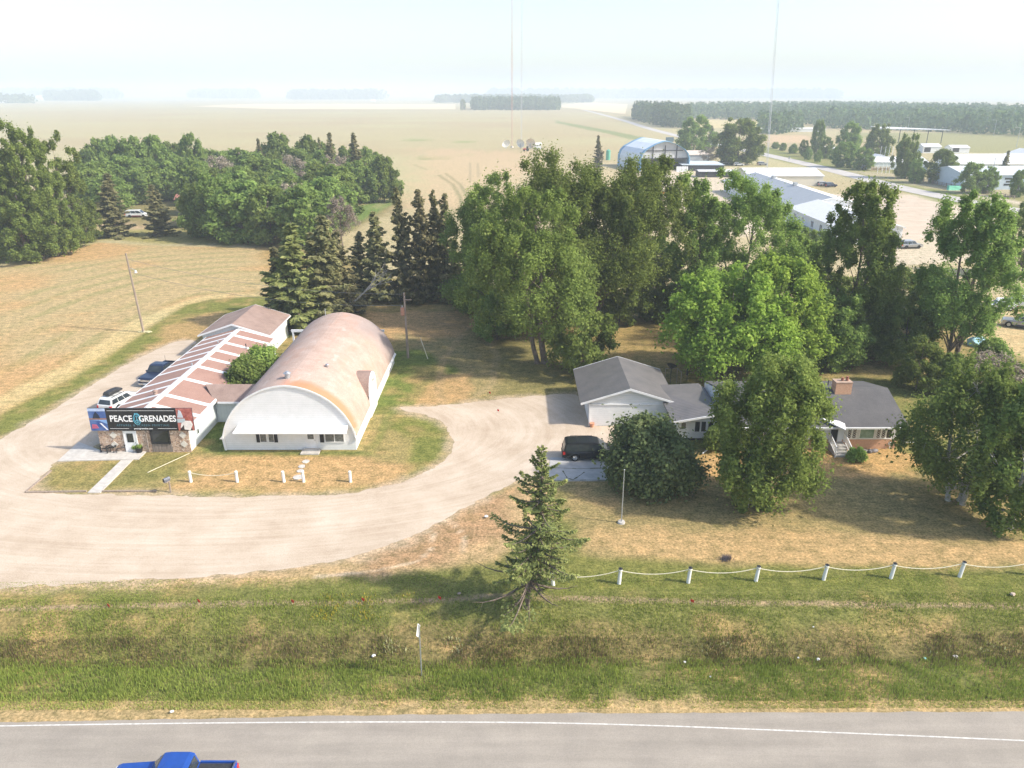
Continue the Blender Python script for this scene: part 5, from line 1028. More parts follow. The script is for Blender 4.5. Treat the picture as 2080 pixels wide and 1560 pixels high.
def vehicle(name, label, style, paint, loc, yaw, L=4.8, Wd=1.85, Hh=1.5, wr=0.34, group=None, cat='car', small=False, rack=False, lower=None):
    o = thing(name, label, cat, (0, 0, 0), group); hw_ = Wd / 2; h0 = 0.28; xf_, xr_ = L / 2, -L / 2
    wxs = {'van': (0.31 * L, -0.285 * L), 'suv': (0.30 * L, -0.275 * L), 'pickup': (0.335 * L, -0.285 * L), 'sedan': (0.31 * L, -0.28 * L)}[style]
    bz = {'van': 0.98, 'suv': 0.98, 'pickup': 1.12, 'sedan': 0.88}[style] * (Hh / {'van': 1.75, 'suv': 1.7, 'pickup': 1.9, 'sedan': 1.45}[style])
    def arch_pts(x, z=h0): return [(x + (wr + 0.07) * math.cos(t), wr + (wr + 0.07) * math.sin(t)) for t in [PI * k / 8 for k in range(9)] if wr + (wr + 0.07) * math.sin(t) >= z]
    # lower body outline, anticlockwise from rear bottom
    low = [(xr_ + 0.08, h0)] + arch_pts(wxs[1])[::-1] + arch_pts(wxs[0])[::-1] + [(xf_ - 0.1, h0), (xf_, h0 + 0.15), (xf_ - 0.02, bz * 0.70)]
    if style == 'pickup': hood = [(xf_ - 0.1, bz * 0.90), (xf_ - 0.30, bz * 0.96), (0.19 * L, bz * 1.02)]; g = [(0.19 * L, bz * 1.0), (0.075 * L, Hh - 0.06), (0.02 * L, Hh), (-0.13 * L, Hh), (-0.165 * L, Hh - 0.08), (-0.185 * L, bz)]; tail = [(xr_ + 0.02, bz), (xr_, bz * 0.6), (xr_, h0 + 0.2)]
    elif style == 'van': hood = [(xf_ - 0.12, bz * 0.85), (0.30 * L, bz * 1.02)]; g = [(0.31 * L, bz * 0.98), (0.13 * L, Hh - 0.07), (0.06 * L, Hh), (-0.40 * L, Hh - 0.02), (-0.455 * L, Hh - 0.12), (-0.49 * L, bz)]; tail = [(xr_ + 0.01, bz), (xr_, bz * 0.7), (xr_, h0 + 0.15)]
    elif style == 'suv': hood = [(xf_ - 0.1, bz * 0.86), (0.38 * L, bz * 0.96), (0.22 * L, bz * 1.03)]; g = [(0.23 * L, bz * 0.99), (0.09 * L, Hh - 0.07), (0.03 * L, Hh), (-0.36 * L, Hh - 0.03), (-0.42 * L, Hh - 0.14), (-0.475 * L, bz)]; tail = [(xr_ + 0.02, bz), (xr_, bz * 0.6), (xr_, h0 + 0.15)]
    else: hood = [(xf_ - 0.1, bz * 0.82), (0.36 * L, bz * 0.93), (0.22 * L, bz * 1.02)]; g = [(0.23 * L, bz * 0.99), (0.08 * L, Hh - 0.06), (0.02 * L, Hh), (-0.20 * L, Hh - 0.02), (-0.26 * L, Hh - 0.08), (-0.38 * L, bz)]; tail = [(xr_ + 0.02, bz * 0.98), (xr_, bz * 0.7), (xr_, h0 + 0.15)]
    mb = MB(); prof = low + hood + ([] if style == 'pickup' else [(-0.4 * L, bz * 1.02)]) + tail; k = len(prof)
    # three cross sections so the ends narrow a little in plan
    def wid(x): return hw_ * (1 - 0.10 * max(0, abs(x) / (L / 2) - 0.72) / 0.28)
    n0 = len(mb.v); mb.v += [(x, -wid(x) * (0.97 if z < 0.5 else 1), z) for x, z in prof] + [(x, wid(x) * (0.97 if z < 0.5 else 1), z) for x, z in prof]
    mb.f.append(tuple(range(n0, n0 + k))[::-1]); mb.f.append(tuple(range(n0 + k, n0 + 2 * k)))
    for i in range(k): j = (i + 1) % k; mb.f.append((n0 + i, n0 + j, n0 + k + j, n0 + k + i))
    if style == 'pickup':   # open box: cut by building raised sides
        mb2 = mb
    body = mb.build('body', paint, o, bevel=0 if small else 0.035)
    ti = 0.16 if style != 'pickup' else 0.13
    mb = MB(); n0 = len(mb.v); k = len(g); zmax = Hh
    def gy(z): return hw_ - 0.03 - ti * (z - bz) / (Hh - bz)
    mb.v += [(x, -gy(z), z) for x, z in g] + [(x, gy(z), z) for x, z in g]; mb.f.append(tuple(range(n0, n0 + k))[::-1]); mb.f.append(tuple(range(n0 + k, n0 + 2 * k)))
    for i in range(k): j = (i + 1) % k; mb.f.append((n0 + i, n0 + j, n0 + k + j, n0 + k + i))
    cabin = mb.build('cabin', paint, o, bevel=0 if small else 0.03)
    # glazing laid on the cabin: windscreen, back glass, side glass
    def lerp(a, c, t): return (a[0] + (c[0] - a[0]) * t, a[1] + (c[1] - a[1]) * t)
    def gl(a, c, inset=0.1, nm='windscreen'):
        p = lerp(a, c, 0.1); q = lerp(a, c, 0.92); nx_, nz_ = (c[1] - a[1]), -(c[0] - a[0]); l = math.hypot(nx_, nz_); nx_, nz_ = nx_ / l * 0.02, nz_ / l * 0.02
        if nx_ * (1 if a[0] > 0 else -1) < 0: nx_, nz_ = -nx_, -nz_
        ya, yq = gy(p[1]) - inset, gy(q[1]) - inset
        MB().prism([(p[0], -ya, p[1]), (p[0], ya, p[1]), (q[0], yq, q[1]), (q[0], -yq, q[1])], (nx_, 0, nz_)).build(nm, MCG, o)
    gl(g[0], g[1]); gl(g[-1], g[-2], 0.14, 'rear_window')
    xa, xb_ = g[0][0] - 0.12 * (1), g[-1][0] + 0.14; zt, zb2 = Hh - 0.16, bz + 0.05
    def fx(z, i0, i1): a, c = g[i0], g[i1]; return a[0] + (c[0] - a[0]) * (z - a[1]) / (c[1] - a[1] + 1e-6)
    for s_ in (-1, 1):
        n_w = {'pickup': 2, 'sedan': 2, 'suv': 3, 'van': 3}[style]; x1b, x1t = fx(zb2, 0, 1) - 0.12, fx(zt, 0, 1) - 0.10; x0b, x0t = fx(zb2, -1, -2) + 0.12, fx(zt, -1, -2) + 0.10
        mb = MB()
        for w_ in range(n_w):
            f0, f1 = w_ / n_w + 0.012, (w_ + 1) / n_w - 0.012; pts = [(x0b + (x1b - x0b) * f0, zb2), (x0b + (x1b - x0b) * f1, zb2), (x0t + (x1t - x0t) * f1, zt), (x0t + (x1t - x0t) * f0, zt)]
            mb.prism([(x, s_ * (gy(z) + 0.001), z) for x, z in pts], (0, s_ * 0.012, 0))
        mb.build('side_glass', MCG, o)
    for x in wxs:
        for s_ in (-1, 1):
            wh = MB().cyl((x, s_ * (hw_ - 0.24), wr), (x, s_ * (hw_ - 0.015), wr), wr, wr, 20).build('wheel', MRUB, o, True if False else False)
            if not small:
                mb = MB().cyl((x, s_ * (hw_ - 0.04), wr), (x, s_ * (hw_ + 0.004), wr), wr * 0.62, wr * 0.58, 16)
                for q in range(5): a = q * 2 * PI / 5; mb.cyl((x, s_ * (hw_ + 0.008), wr), (x + wr * .58 * math.cos(a), s_ * (hw_ + 0.008), wr + wr * .58 * math.sin(a)), 0.03, 0.03, 5)
                mb.build('rim', MALU, wh)
    mb = MB().box(-L * 0.42, L * 0.42, -hw_ + 0.2, hw_ - 0.2, 0.2, h0 + 0.1).build('underbody', MTRIM, o)
    for s_ in (-1, 1):
        ya, yb_ = sorted((s_ * (hw_ * 0.9), s_ * (hw_ * 0.62)))
        MB().box(xf_ - 0.16, xf_ - 0.005, ya, yb_, bz * 0.66, bz * 0.83).build('headlight', MHL, o)
        ya, yb_ = sorted((s_ * (hw_ * 0.93), s_ * (hw_ * 0.74)))
        MB().box(xr_ - 0.012, xr_ + 0.2, ya, yb_, bz * 0.66, bz * 0.97).build('tail_light', MTL, o)
        if not small:
            ya, yb_ = sorted((s_ * (hw_ - 0.05), s_ * (hw_ + 0.16))); MB().box(g[0][0] - 0.42, g[0][0] - 0.24, ya, yb_, bz + 0.02, bz + 0.2).build('mirror', paint, o, bevel=0.02)
    if not small:
        mb = MB().box(xf_ - 0.02, xf_ + 0.02, -hw_ * 0.58, hw_ * 0.58, bz * 0.62, bz * 0.82)
        for q in range(3): mb.box(xf_ + 0.02, xf_ + 0.03, -hw_ * 0.56, hw_ * 0.56, bz * (0.64 + 0.06 * q), bz * (0.67 + 0.06 * q))
        mb.build('grille', MCH if style == 'pickup' else MTRIM, o)
        MB().box(xf_ - 0.04, xf_ + 0.07, -hw_ * 0.9, hw_ * 0.9, h0 + 0.05, h0 + 0.25).build('front_bumper', MCH if style == 'pickup' else paint, o, bevel=0.03)
        MB().box(xr_ - 0.07, xr_ + 0.04, -hw_ * 0.9, hw_ * 0.9, h0 + 0.08, h0 + 0.28).build('rear_bumper', MCH if style == 'pickup' else paint, o, bevel=0.03)
        MB().box(xf_ + 0.075, xf_ + 0.085, -0.26, 0.26, h0 + 0.08, h0 + 0.22).build('licence_plate', MW, o)
        mb = MB()
        for s_ in (-1, 1): mb.box(-0.2 * L, 0.28 * L, s_ * (hw_ + 0.001) - 0.006, s_ * (hw_ + 0.001) + 0.006, bz * 0.52, bz * 0.55)
        mb.build('door_moulding', MTRIM, o)
    if lower: MB().box(-L * 0.2, L * 0.2, -hw_ - 0.012, hw_ + 0.012, h0 + 0.02, h0 + 0.27).build('lower_trim', lower, o)
    if rack:
        mb = MB()
        for s_ in (-1, 1): mb.box(-0.36 * L, 0.04 * L, s_ * (hw_ - 0.27) - 0.02, s_ * (hw_ - 0.27) + 0.02, Hh + 0.03, Hh + 0.07)
        for x in (-0.27 * L, -0.05 * L): mb.box(x, x + 0.06, -hw_ + 0.27, hw_ - 0.27, Hh + 0.075, Hh + 0.10)
        mb.build('roof_rack', MTRIM, o)
    o.location = loc; o.rotation_euler = (0, 0, yaw); return o
PBLK = car_paint('black_car_paint', (0.012, 0.012, 0.014)); PNAVY = car_paint('navy_car_paint', (0.015, 0.025, 0.06)); PWHT = car_paint('white_car_paint', (0.72, 0.72, 0.70), 0, 0.35)
PBLU = car_paint('bright_blue_car_paint', (0.02, 0.08, 0.34)); PSIL = car_paint('silver_car_paint', (0.38, 0.38, 0.38), 0.5); PRED = car_paint('dark_red_car_paint', (0.22, 0.03, 0.03))
# minivan beside the cherry tree
vx, vy = G(1194, 936); vehicle('minivan', 'black minivan parked at the edge of the gravel next to the dense dark tree', 'van', PBLK, (vx + 0.25, vy + 0.7, 0.05), 0, 5.1, 1.95, 1.78, 0.35, rack=True, cat='minivan')
# pickup and white wagon left of the shop
tk = vehicle('pickup_truck', 'navy pickup truck with open bed parked left of the striped roof', 'pickup', PNAVY, (-41.45, 85.0, 0.012), math.radians(-98), 5.9, 2.0, 1.9, 0.40, cat='pickup truck')
def bed_parts(o, L, Wd, cover=None, post=False):
    hw_ = Wd / 2; x0, x1 = -L / 2 + 0.08, -0.19 * L; mb = MB().box(x0 + 0.06, x1 - 0.02, -hw_ + 0.14, hw_ - 0.14, 1.105, 1.135); b_ = mb.build('bed_floor', cover or MTRIM, o)
    mb = MB().box(x0 - 0.02, x0 + 0.05, -hw_ + 0.06, hw_ - 0.06, 1.1, 1.30 if not cover else 1.2)
    for s_ in (-1, 1): ya, yb_ = sorted((s_ * (hw_ - 0.02), s_ * (hw_ - 0.12))); mb.box(x0, x1, ya, yb_, 1.1, 1.32 if not cover else 1.21)
    return mb
bed_parts(tk, 5.9, 2.0).build('bed_sides', PNAVY, tk, bevel=0.02); MB().cyl((-1.8, -0.2, 1.12), (-1.8, -0.2, 2.3), 0.02, 0.015, 6).build('whip_antenna', MBK, tk)
vehicle('estate_car', 'white wagon carrying a black roof box behind the sign board', 'suv', PWHT, (-42.2, 76.6, 0.012), math.radians(76), 4.6, 1.82, 1.62, 0.34, rack=True, cat='car')
rb = MB(); prof = [(-1.0, 0), (1.0, 0), (1.1, 0.12), (0.9, 0.30), (0.2, 0.38), (-0.8, 0.36), (-1.05, 0.2)]
rb.prism([(x, -0.4, z) for x, z in prof], (0, 0.8, 0)); cz, sz_ = math.cos(math.radians(76)), math.sin(math.radians(76))
rb.v = [(-42.35 + (x - 0.5) * cz - y * sz_, 76.6 + (x - 0.5) * sz_ + y * cz, z + 1.73) for x, y, z in rb.v]
single('roof_box', rb, MTRIM, 'black cargo box strapped on the roof of the white wagon', 'roof box', bevel=0.07)
# blue pickup on the highway at the bottom edge
bx_ = (G(478, 1541, 1.3)[0] + G(238, 1560, 1.1)[0]) / 2; byy = G(400, 1533, 1.9)[1] - 0.68
bp = vehicle('pickup_truck', 'bright blue pickup truck with dark bed cover driving on the road at the bottom edge', 'pickup', PBLU, (bx_, byy, 0.035), PI, 5.9, 2.0, 1.9, 0.40, cat='pickup truck')
bed_parts(bp, 5.9, 2.0, MTRIM).build('bed_sides', PBLU, bp, bevel=0.02)
MB().box(-2.87, -2.82, -0.9, 0.9, 1.21, 1.27).build('tailgate_trim', MCH, bp)
# parked trucks at the right edge
vehicle('pickup_truck', 'white crew pickup parked at the right edge above the dark topped truck', 'pickup', PWHT, (79.5, 117.5, 0.02), math.radians(152), 5.8, 2.0, 1.9, 0.4, cat='pickup truck')
tp = vehicle('pickup_truck', 'silver and black pickup with a bed topper parked at the right edge', 'pickup', PSIL, (73.6, 106.2, 0.02), math.radians(148), 5.7, 2.0, 1.85, 0.4, cat='pickup truck', lower=PNAVY)
MB().prism([(-2.8, -0.93, 1.12), (-1.1, -0.93, 1.12), (-1.1, -0.82, 1.85), (-2.6, -0.82, 1.82)], (0, 0.02, 0)).box(-2.75, -1.1, -0.92, 0.92, 1.13, 1.8).build('bed_topper', MTRIM, tp, bevel=0.04)
vehicle('sedan_car', 'white sedan half hidden behind the poplar branches at the right', 'sedan', PWHT, (*G(2028, 628), 0.02), math.radians(165), 4.7, 1.8, 1.45, 0.33)
vehicle('pickup_truck', 'dark red pickup parked beside the long white hall with small windows', 'pickup', PRED, (*G(1582, 459), 0.05), math.radians(20), 5.6, 2.0, 1.85, 0.4, cat='pickup truck', small=True)
vehicle('suv_car', 'white suv parked between the red pickup and the dark car by the long hall', 'suv', PWHT, (*G(1598, 464), 0.05), math.radians(-5), 4.9, 1.9, 1.75, 0.36, small=True)
vehicle('sedan_car', 'dark sedan at the right end of the cars by the long hall', 'sedan', PNAVY, (*G(1612, 468), 0.05), math.radians(10), 4.6, 1.8, 1.45, 0.33, small=True)
vehicle('suv_car', 'silver suv parked below the low end wing of the long hall', 'suv', PSIL, (*G(1848, 504), 0.05), math.radians(5), 4.9, 1.9, 1.75, 0.36, small=True)
vehicle('motorhome', 'white and red vehicle parked on the gravel patch in front of the wood', 'van', PWHT, (*G(280, 441), 0.05), math.radians(4), 6.0, 2.1, 1.9, 0.36, small=True, lower=PRED)
for i, (px, py, yw, pm, lb) in enumerate([(1402, 296, 110, PNAVY, 'dark car on the highway near the big roadside trees'), (1672, 378, 10, PSIL, 'first grey car by the corner of the white roofed hall'), (1686, 380, 12, PNAVY, 'second darker car by the corner of the white roofed hall'), (1470, 334, 0, PSIL, 'grey car left of the thick trunked roadside tree'), (1500, 337, 0, PWHT, 'white car right of the thick trunked roadside tree'), (1548, 336, 5, PSIL, 'silver car beyond the long white roof')]):
    vehicle('parked_car', lb, 'suv', pm, (*G(px, py), 0.08), math.radians(yw), 4.8, 1.9, 1.65, 0.35, small=True)
# ------------------------------------------------------------------ posts, ropes, poles, signs
MROPE = nmat('cream_rope', (0.55, 0.50, 0.36), (0.7, 0.65, 0.5), 12, 0.8)
def post_at(x, y, label, h=1.15, tilt=0.0, grp='white rope posts on the lawn', cap=True):
    z = tz(x, y); o = thing('rope_post', label, 'post', (x, y, z), grp); MB().cyl((x, y, z - 0.1), (x, y, z + h), 0.13, 0.12, 12).build('shaft', MW, o, bevel=0.01)
    if cap: MB().cyl((x, y, z + h), (x, y, z + h + 0.03), 0.145, 0.145, 12).cyl((x, y, z + h + 0.03), (x, y, z + h + 0.09), 0.06, 0.05, 8).build('cap', MTRIM, o)
    MB().cyl((x, y, z + h - 0.16), (x, y, z + h - 0.1), 0.15, 0.15, 12).build('rope_ring', MROPE, o); o.rotation_euler = (0, tilt, 0); return (x, y, z + h - 0.13)
def rope(a, b_, label, sag=0.35, grp='ropes sagging between the white posts'):
    a = Vector(a); b_ = Vector(b_); pts = [a.lerp(b_, t / 14) - Vector((0, 0, sag * 4 * (t / 14) * (1 - t / 14))) for t in range(15)]
    single('rope', MB().tube(pts, 0.028, 0.028, 6), MROPE, label, 'rope', grp)
ps = []
names = ['first', 'second', 'third', 'fourth', 'fifth', 'sixth', 'seventh']
pp = [(1258, 1189), (1399, 1187), (1537, 1184), (1675, 1181), (1812, 1178), (1952, 1175), (2095, 1172)]
for i, (px, py) in enumerate(pp):
    X, Y = G(px, py); ps.append(post_at(X, Y + 0.2, 'white rope post, %s to the right of the front spruce' % names[i], 1.2, 0.05 + 0.01 * i, 'rope fence posts right of the spruce'))
X, Y = G(1124, 1192); p0 = post_at(X, Y + 0.2, 'white rope post half hidden behind the bare twigs of the front spruce', 1.1, -0.1, 'rope fence posts right of the spruce')
for i in range(6): rope(ps[i], ps[i + 1], 'sagging cream rope between the %s and %s posts right of the front spruce' % (names[i], names[i + 1]))
rope((p0[0] + 1.0, p0[1], p0[2] - 0.3), ps[0], 'sagging cream rope from the front spruce to the first post', 0.2)
qs = []
for i, (px, lb) in enumerate([(388, 'white post nearest the mailbox on the hall lawn'), (482, 'white post second from the mailbox, left of the stepping stones'), (577, 'white post just left of the stepping stones'), (617, 'white post just right of the stepping stones'), (712, 'white post farthest right on the hall lawn')]):
    X, Y = G(px, 979); qs.append(post_at(X, Y, lb, 1.05, -0.03 * (i in (2, 3)), 'white posts in front of the arched hall', cap=False))
rope(qs[0], qs[1], 'sagging cream rope between the two posts beside the mailbox', 0.3, None)
# mailbox
X, Y = G(347, 1000); o = thing('mailbox', 'grey mailbox on a slim wooden post in front of the shop lawn', 'mailbox', (X, Y, 0)); MB().box(X - 0.05, X + 0.05, Y - 0.05, Y + 0.05, -0.1, 1.1).build('post', MWOOD, o); MB().box(X - 0.32, X + 0.05, Y - 0.4, Y + 0.05, 1.08, 1.12).build('bracket', MWOOD, o)
mb = MB(); d = Vector((-0.30, -0.44, 0)); c_ = Vector((X + 0.02, Y + 0.12, 1.13)); nn = Vector((0.83, -0.56, 0)); pf = [(-0.15, 0), (0.15, 0), (0.15, 0.17)] + [(0.15 * math.cos(t), 0.17 + 0.15 * math.sin(t)) for t in (0.5, 1.05, 1.57, 2.1, 2.64)] + [(-0.15, 0.17)]
mb.prism([c_ + nn * a + Vector((0, 0, b_)) for a, b_ in pf], d); bxm = mb.build('box', nmat('dull_grey_metal', (0.13, 0.14, 0.16), (0.2, 0.21, 0.24), 6, 0.5, metal=0.4), o); mb = MB(); mb.prism([c_ + d * 1.01 + nn * a * 0.85 + Vector((0, 0, b_ * 0.9 + 0.01)) for a, b_ in pf], d * 0.02); mb.build('open_door', MBK, bxm)
# flag pole
X, Y = G(1262, 1062); o = thing('flag_pole', 'thin bare metal pole on a round concrete footing in front of the dark tree', 'pole', (X, Y, 0)); MB().cyl((X, Y, 0), (X, Y, 0.15), 0.3, 0.27, 16).build('footing', MCON, o); MB().cyl((X, Y, 0.1), (X, Y, 4.6), 0.05, 0.035, 10).ball((X, Y, 4.63), 0.06).build('shaft', MGALV, o)
# yield-type sign seen edge on by the road
X, Y = G(856, 1362); Z0 = tz(X, Y); o = thing('road_sign', 'road sign seen nearly edge on, on a tall steel post in the ditch', 'sign', (X, Y, Z0)); MB().box(X - 0.03, X + 0.03, Y - 0.04, Y + 0.04, Z0 - 0.2, Z0 + 3.6).build('post', MGALV, o)
mb = MB(); ca_, sa_ = math.cos(math.radians(83)), math.sin(math.radians(83)); r_ = 0.47; pc_ = Vector((X - 0.06, Y, Z0 + 3.2)); t_ = Vector((ca_, sa_, 0)); mb.prism([pc_ + t_ * r_ * a + Vector((0, 0, r_ * b_)) for a, b_ in ((1, 0), (0, 1.05), (-1, 0), (0, -1.05))], Vector((-sa_, ca_, 0)) * 0.012); mb.build('panel', MW, o)
# power poles and wires
def pole(px, py, h, tilt, label, drop=False):
    X, Y = G(px, py); o = thing('utility_pole', label, 'utility pole', (X, Y, 0)); MB().cyl((X, Y, -0.2), (X, Y, h), 0.17, 0.11, 10).build('shaft', MWOOD, o); return o, X, Y
o, X1, Y1 = pole(292, 675, 11.2, 0, 'tall leaning wooden light pole at the edge of the stubble field'); o.rotation_euler = (0, -0.05, 0)
MB().tube([(X1, Y1, 9.0), (X1 + 0.5, Y1 - 0.3, 9.2), (X1 + 1.1, Y1 - 0.6, 8.9)], 0.035, 0.03).build('lamp_arm', MGALV, o); MB().cyl((X1 + 1.1, Y1 - 0.6, 8.6), (X1 + 1.1, Y1 - 0.6, 8.95), 0.2, 0.1).build('lamp', MHL, o)
mb = MB(); rr_ = random.Random(2)
for k in range(40): a = rr_.random() * 6.28; r_ = rr_.random() * 0.9; mb.ball((X1 + 0.2 + r_ * math.cos(a), Y1 + r_ * math.sin(a) * 0.5, 0.06), rr_.uniform(0.12, 0.25), 0.5, 6, 4)
single('straw_heap', mb, nmat('pale_straw', (0.42, 0.38, 0.2), (0.58, 0.53, 0.32), 9, 1), 'low pale heap of straw around the foot of the leaning light pole', 'straw heap')
o, X2, Y2 = pole(829, 727, 8.5, 0, 'wooden power pole with a rusty transformer right of the arched hall'); o.rotation_euler = (0, -0.012, 0)
MB().box(X2 - 0.1, X2 + 0.9, Y2 - 0.22, Y2 - 0.14, 7.6, 7.7).build('cross_arm', MWOOD, o) ; tr = MB().cyl((X2 - 0.3, Y2 - 0.25, 5.7), (X2 - 0.3, Y2 - 0.25, 6.7), 0.24, 0.24, 14).build('transformer', nmat('rusty_transformer', (0.42, 0.16, 0.09), (0.5, 0.3, 0.22), 3, 0.7), o); MB().cyl((X2 - 0.3, Y2 - 0.25, 6.7), (X2 - 0.3, Y2 - 0.25, 6.95), 0.08, 0.05).build('insulator', MALU, tr)
MB().tube([(X2, Y2, 8.2), (X2 - 0.5, Y2 - 0.2, 7.6), (X2 - 0.35, Y2 - 0.25, 7.0)], 0.03).build('lead_wire', MBK, o)
MWIRE = nmat('weathered_wire', (0.15, 0.15, 0.15), (0.25, 0.25, 0.25), 8, 0.6)
def wire(a, b_, sag, label, r=0.018): 
    a = Vector(a); b_ = Vector(b_); single('power_line', MB().tube([a.lerp(b_, t / 16) - Vector((0, 0, sag * 4 * (t / 16) * (1 - t / 16))) for t in range(17)], r, r, 4), MWIRE, label, 'wire', 'power lines between the two poles')
wire((X2 - 0.05, Y2, 8.3), (X1 - 0.5, Y1, 10.4), 1.2, 'upper power line running left from the transformer pole'); wire((X2 - 0.05, Y2, 6.9), (X1 - 0.4, Y1, 8.6), 1.4, 'lower power line running left from the transformer pole')
X, Y = G(869, 729); o = single('guy_marker', MB().cyl((X, Y, 0), (X - 0.9, Y + 0.6, 2.6), 0.05, 0.05, 6), MROPE, 'thin yellow slanting marker right of the transformer pole', 'marker')
# red survey marks, white debris
for i, (px, py, lb) in enumerate([(219, 1235, 'red marker far left on the trench line'), (592, 1226, 'red marker on the trench line below the tyre arcs'), (735, 1223, 'red marker left of the road sign on the trench line'), (890, 1219, 'red marker nearest the front spruce on the trench line'), (402, 1226, 'red marker second from left on the trench line'), (993, 801, 'red marker at the back edge of the gravel'), (1010, 837, 'red marker lying in the middle of the gravel'), (1402, 1225, 'red marker on the trench line below the second rope')]):
    X, Y = G(px, py); z = tz(X, Y); rr_ = random.Random(i); o = thing('survey_flag', lb, 'flag', (X, Y, z), 'red survey markers'); MB().cyl((X, Y, z), (X, Y, z + 0.3), 0.012, 0.012, 5).build('stake', MGALV, o); MB().prism([(X, Y, z + 0.15), (X + 0.2, Y - 0.12, z + 0.12), (X + 0.22, Y - 0.1, z + 0.3), (X, Y, z + 0.34)], (0, 0.012, 0)).build('pennant', MRED, o)
# adirondack chairs, table and planter on the patio
def adirondack(x, y, yaw, label):
    o = thing('garden_chair', label, 'chair', (0, 0, 0), 'black garden chairs by the shop door')
    mb = MB()
    for k in range(6): mb.prism([(-0.27, -0.28 + k * 0.095, 0.36 - k * 0.022), (0.27, -0.28 + k * 0.095, 0.36 - k * 0.022), (0.27, -0.2 + k * 0.095, 0.342 - k * 0.022), (-0.27, -0.2 + k * 0.095, 0.342 - k * 0.022)], (0, 0, -0.02))
    mb.build('seat', MBK, o); mb = MB()
    for k in range(-3, 4): hgt = 0.78 - 0.02 * k * k; mb.prism([(k * 0.078 - 0.034, 0.27, 0.2), (k * 0.078 + 0.034, 0.27, 0.2), (k * 0.09 + 0.036, 0.27 + hgt * 0.42, 0.2 + hgt), (k * 0.09 - 0.036, 0.27 + hgt * 0.42, 0.2 + hgt)], (0, 0.02, 0))
    mb.build('backrest', MBK, o)
    for s_ in (-1, 1):
        ya = s_ * 0.33; MB().box(ya - 0.07, ya + 0.07, -0.36, 0.42, 0.55, 0.575).build('armrest', MBK, o); MB().box(ya - 0.02, ya + 0.02, -0.32, -0.22, 0, 0.55).build('leg', MBK, o); MB().prism([(ya - 0.02, 0.5, 0), (ya - 0.02, 0.6, 0), (ya - 0.02, 0.34, 0.55), (ya - 0.02, 0.26, 0.55)], (0.04, 0, 0)).build('leg', MBK, o)
    o.location = (x, y, 0.09); o.rotation_euler = (0, 0, yaw); o.scale = (1.15, 1.15, 1.2)
X, Y = G(214, 922); adirondack(X, Y + 0.35, -0.35, 'left black slatted garden chair on the shop patio')
X, Y = G(241, 921); adirondack(X + 0.1, Y + 0.35, 0.45, 'right black slatted garden chair, nearer the shop door')
X, Y = G(230, 919); o = thing('side_table', 'small black table between the two garden chairs', 'table', (X, Y, 0.09)); MB().cyl((X, Y, 0.55), (X, Y, 0.6), 0.28, 0.28, 14).build('table_top', MBK, o)
for k in range(4): a = k * PI / 2 + .7; MB().cyl((X + .2 * math.cos(a), Y + .2 * math.sin(a), 0.09), (X + .17 * math.cos(a), Y + .17 * math.sin(a), 0.55), 0.025).build('leg', MBK, o)
X, Y = G(284, 920); o = thing('planter', 'black planter pot with flowers right of the shop door', 'planter', (X, Y, 0.09)); MB().cyl((X, Y, 0.09), (X, Y, 0.52), 0.24, 0.33, 14).build('pot', MBK, o)
rsn = np.random.RandomState(3); d = rsn.randn(500, 3); d /= np.linalg.norm(d, axis=1, keepdims=True); me = quad_mesh('plants', d * rsn.rand(500, 1) * np.array([0.38, 0.3, 0.24]) + np.array([0, 0, 0.58]), d, 0.09 * np.ones(500), rsn.rand(500), LRND); c = bpy.data.objects.new('plants', me); COL.objects.link(c); c.parent = o
X, Y = G(275, 919); o = thing('hanging_plant', 'pale flowering pot just left of the black planter by the shop door', 'planter', (X, Y, 0.09)); MB().cyl((X, Y, 0.09), (X, Y, 0.38), 0.14, 0.2, 12).build('pot', MALU, o); me = quad_mesh('plants', d * rsn.rand(500, 1) * np.array([0.3, 0.24, 0.24]) + np.array([0, 0, 0.42]), d, 0.08 * np.ones(500), rsn.rand(500), LBIR); c = bpy.data.objects.new('plants', me); COL.objects.link(c); c.parent = o
# stepping stones to the hall door
for i, (px, py, r_) in enumerate([(621, 938, 0.33), (613, 948, 0.32), (610, 957, 0.3), (605, 970, 0.42)]):
    X, Y = G(px, py); rr_ = random.Random(i); pts = [(X + r_ * (1 + rr_.uniform(-.15, .15)) * math.cos(a), Y + r_ * 1.1 * math.sin(a), 0) for a in [k * PI / 4 + .3 for k in range(8)]]
    single('stepping_stone', MB().prism(pts, (0, 0, 0.06)), MCON, 'flat stepping stone, %s from the hall door' % names[i], 'stepping stone', 'stepping stones to the hall door')
# hose/board items on the lawn
def stick(name, a, b_, r, mat, label, cat, z=0.06):
    A_, B_ = Vector((*G(*a), z)), Vector((*G(*b_), z)); single(name, MB().cyl(A_, B_, r, r, 6), mat, label, cat)
stick('garden_hose', (300, 961), (385, 922), 0.03, MROPE, 'thin tan hose lying across the shop lawn', 'hose')
stick('downpipe', (1427, 923), (1453, 903), 0.06, MW, 'white downspout pipe lying on the lawn below the breezeway windows', 'pipe', 0.1)
stick('white_pipe', (1836, 904), (1859, 904), 0.06, MW, 'short white pipe lying on the grass right of the house', 'pipe', 0.3)
X, Y = G(1463, 914); single('bucket', MB().cyl((X, Y, 0), (X, Y, 0.35), 0.18, 0.14, 12), MW, 'white upturned bucket on the lawn below the breezeway', 'bucket')
X, Y = G(1202, 867); single('flower_pot', MB().cyl((X, Y, 0), (X, Y, 0.42), 0.2, 0.27, 12), nmat('terracotta', (0.5, 0.22, 0.13), (0.62, 0.32, 0.2), 5, 0.9), 'terracotta pot at the front left corner of the garage', 'pot')
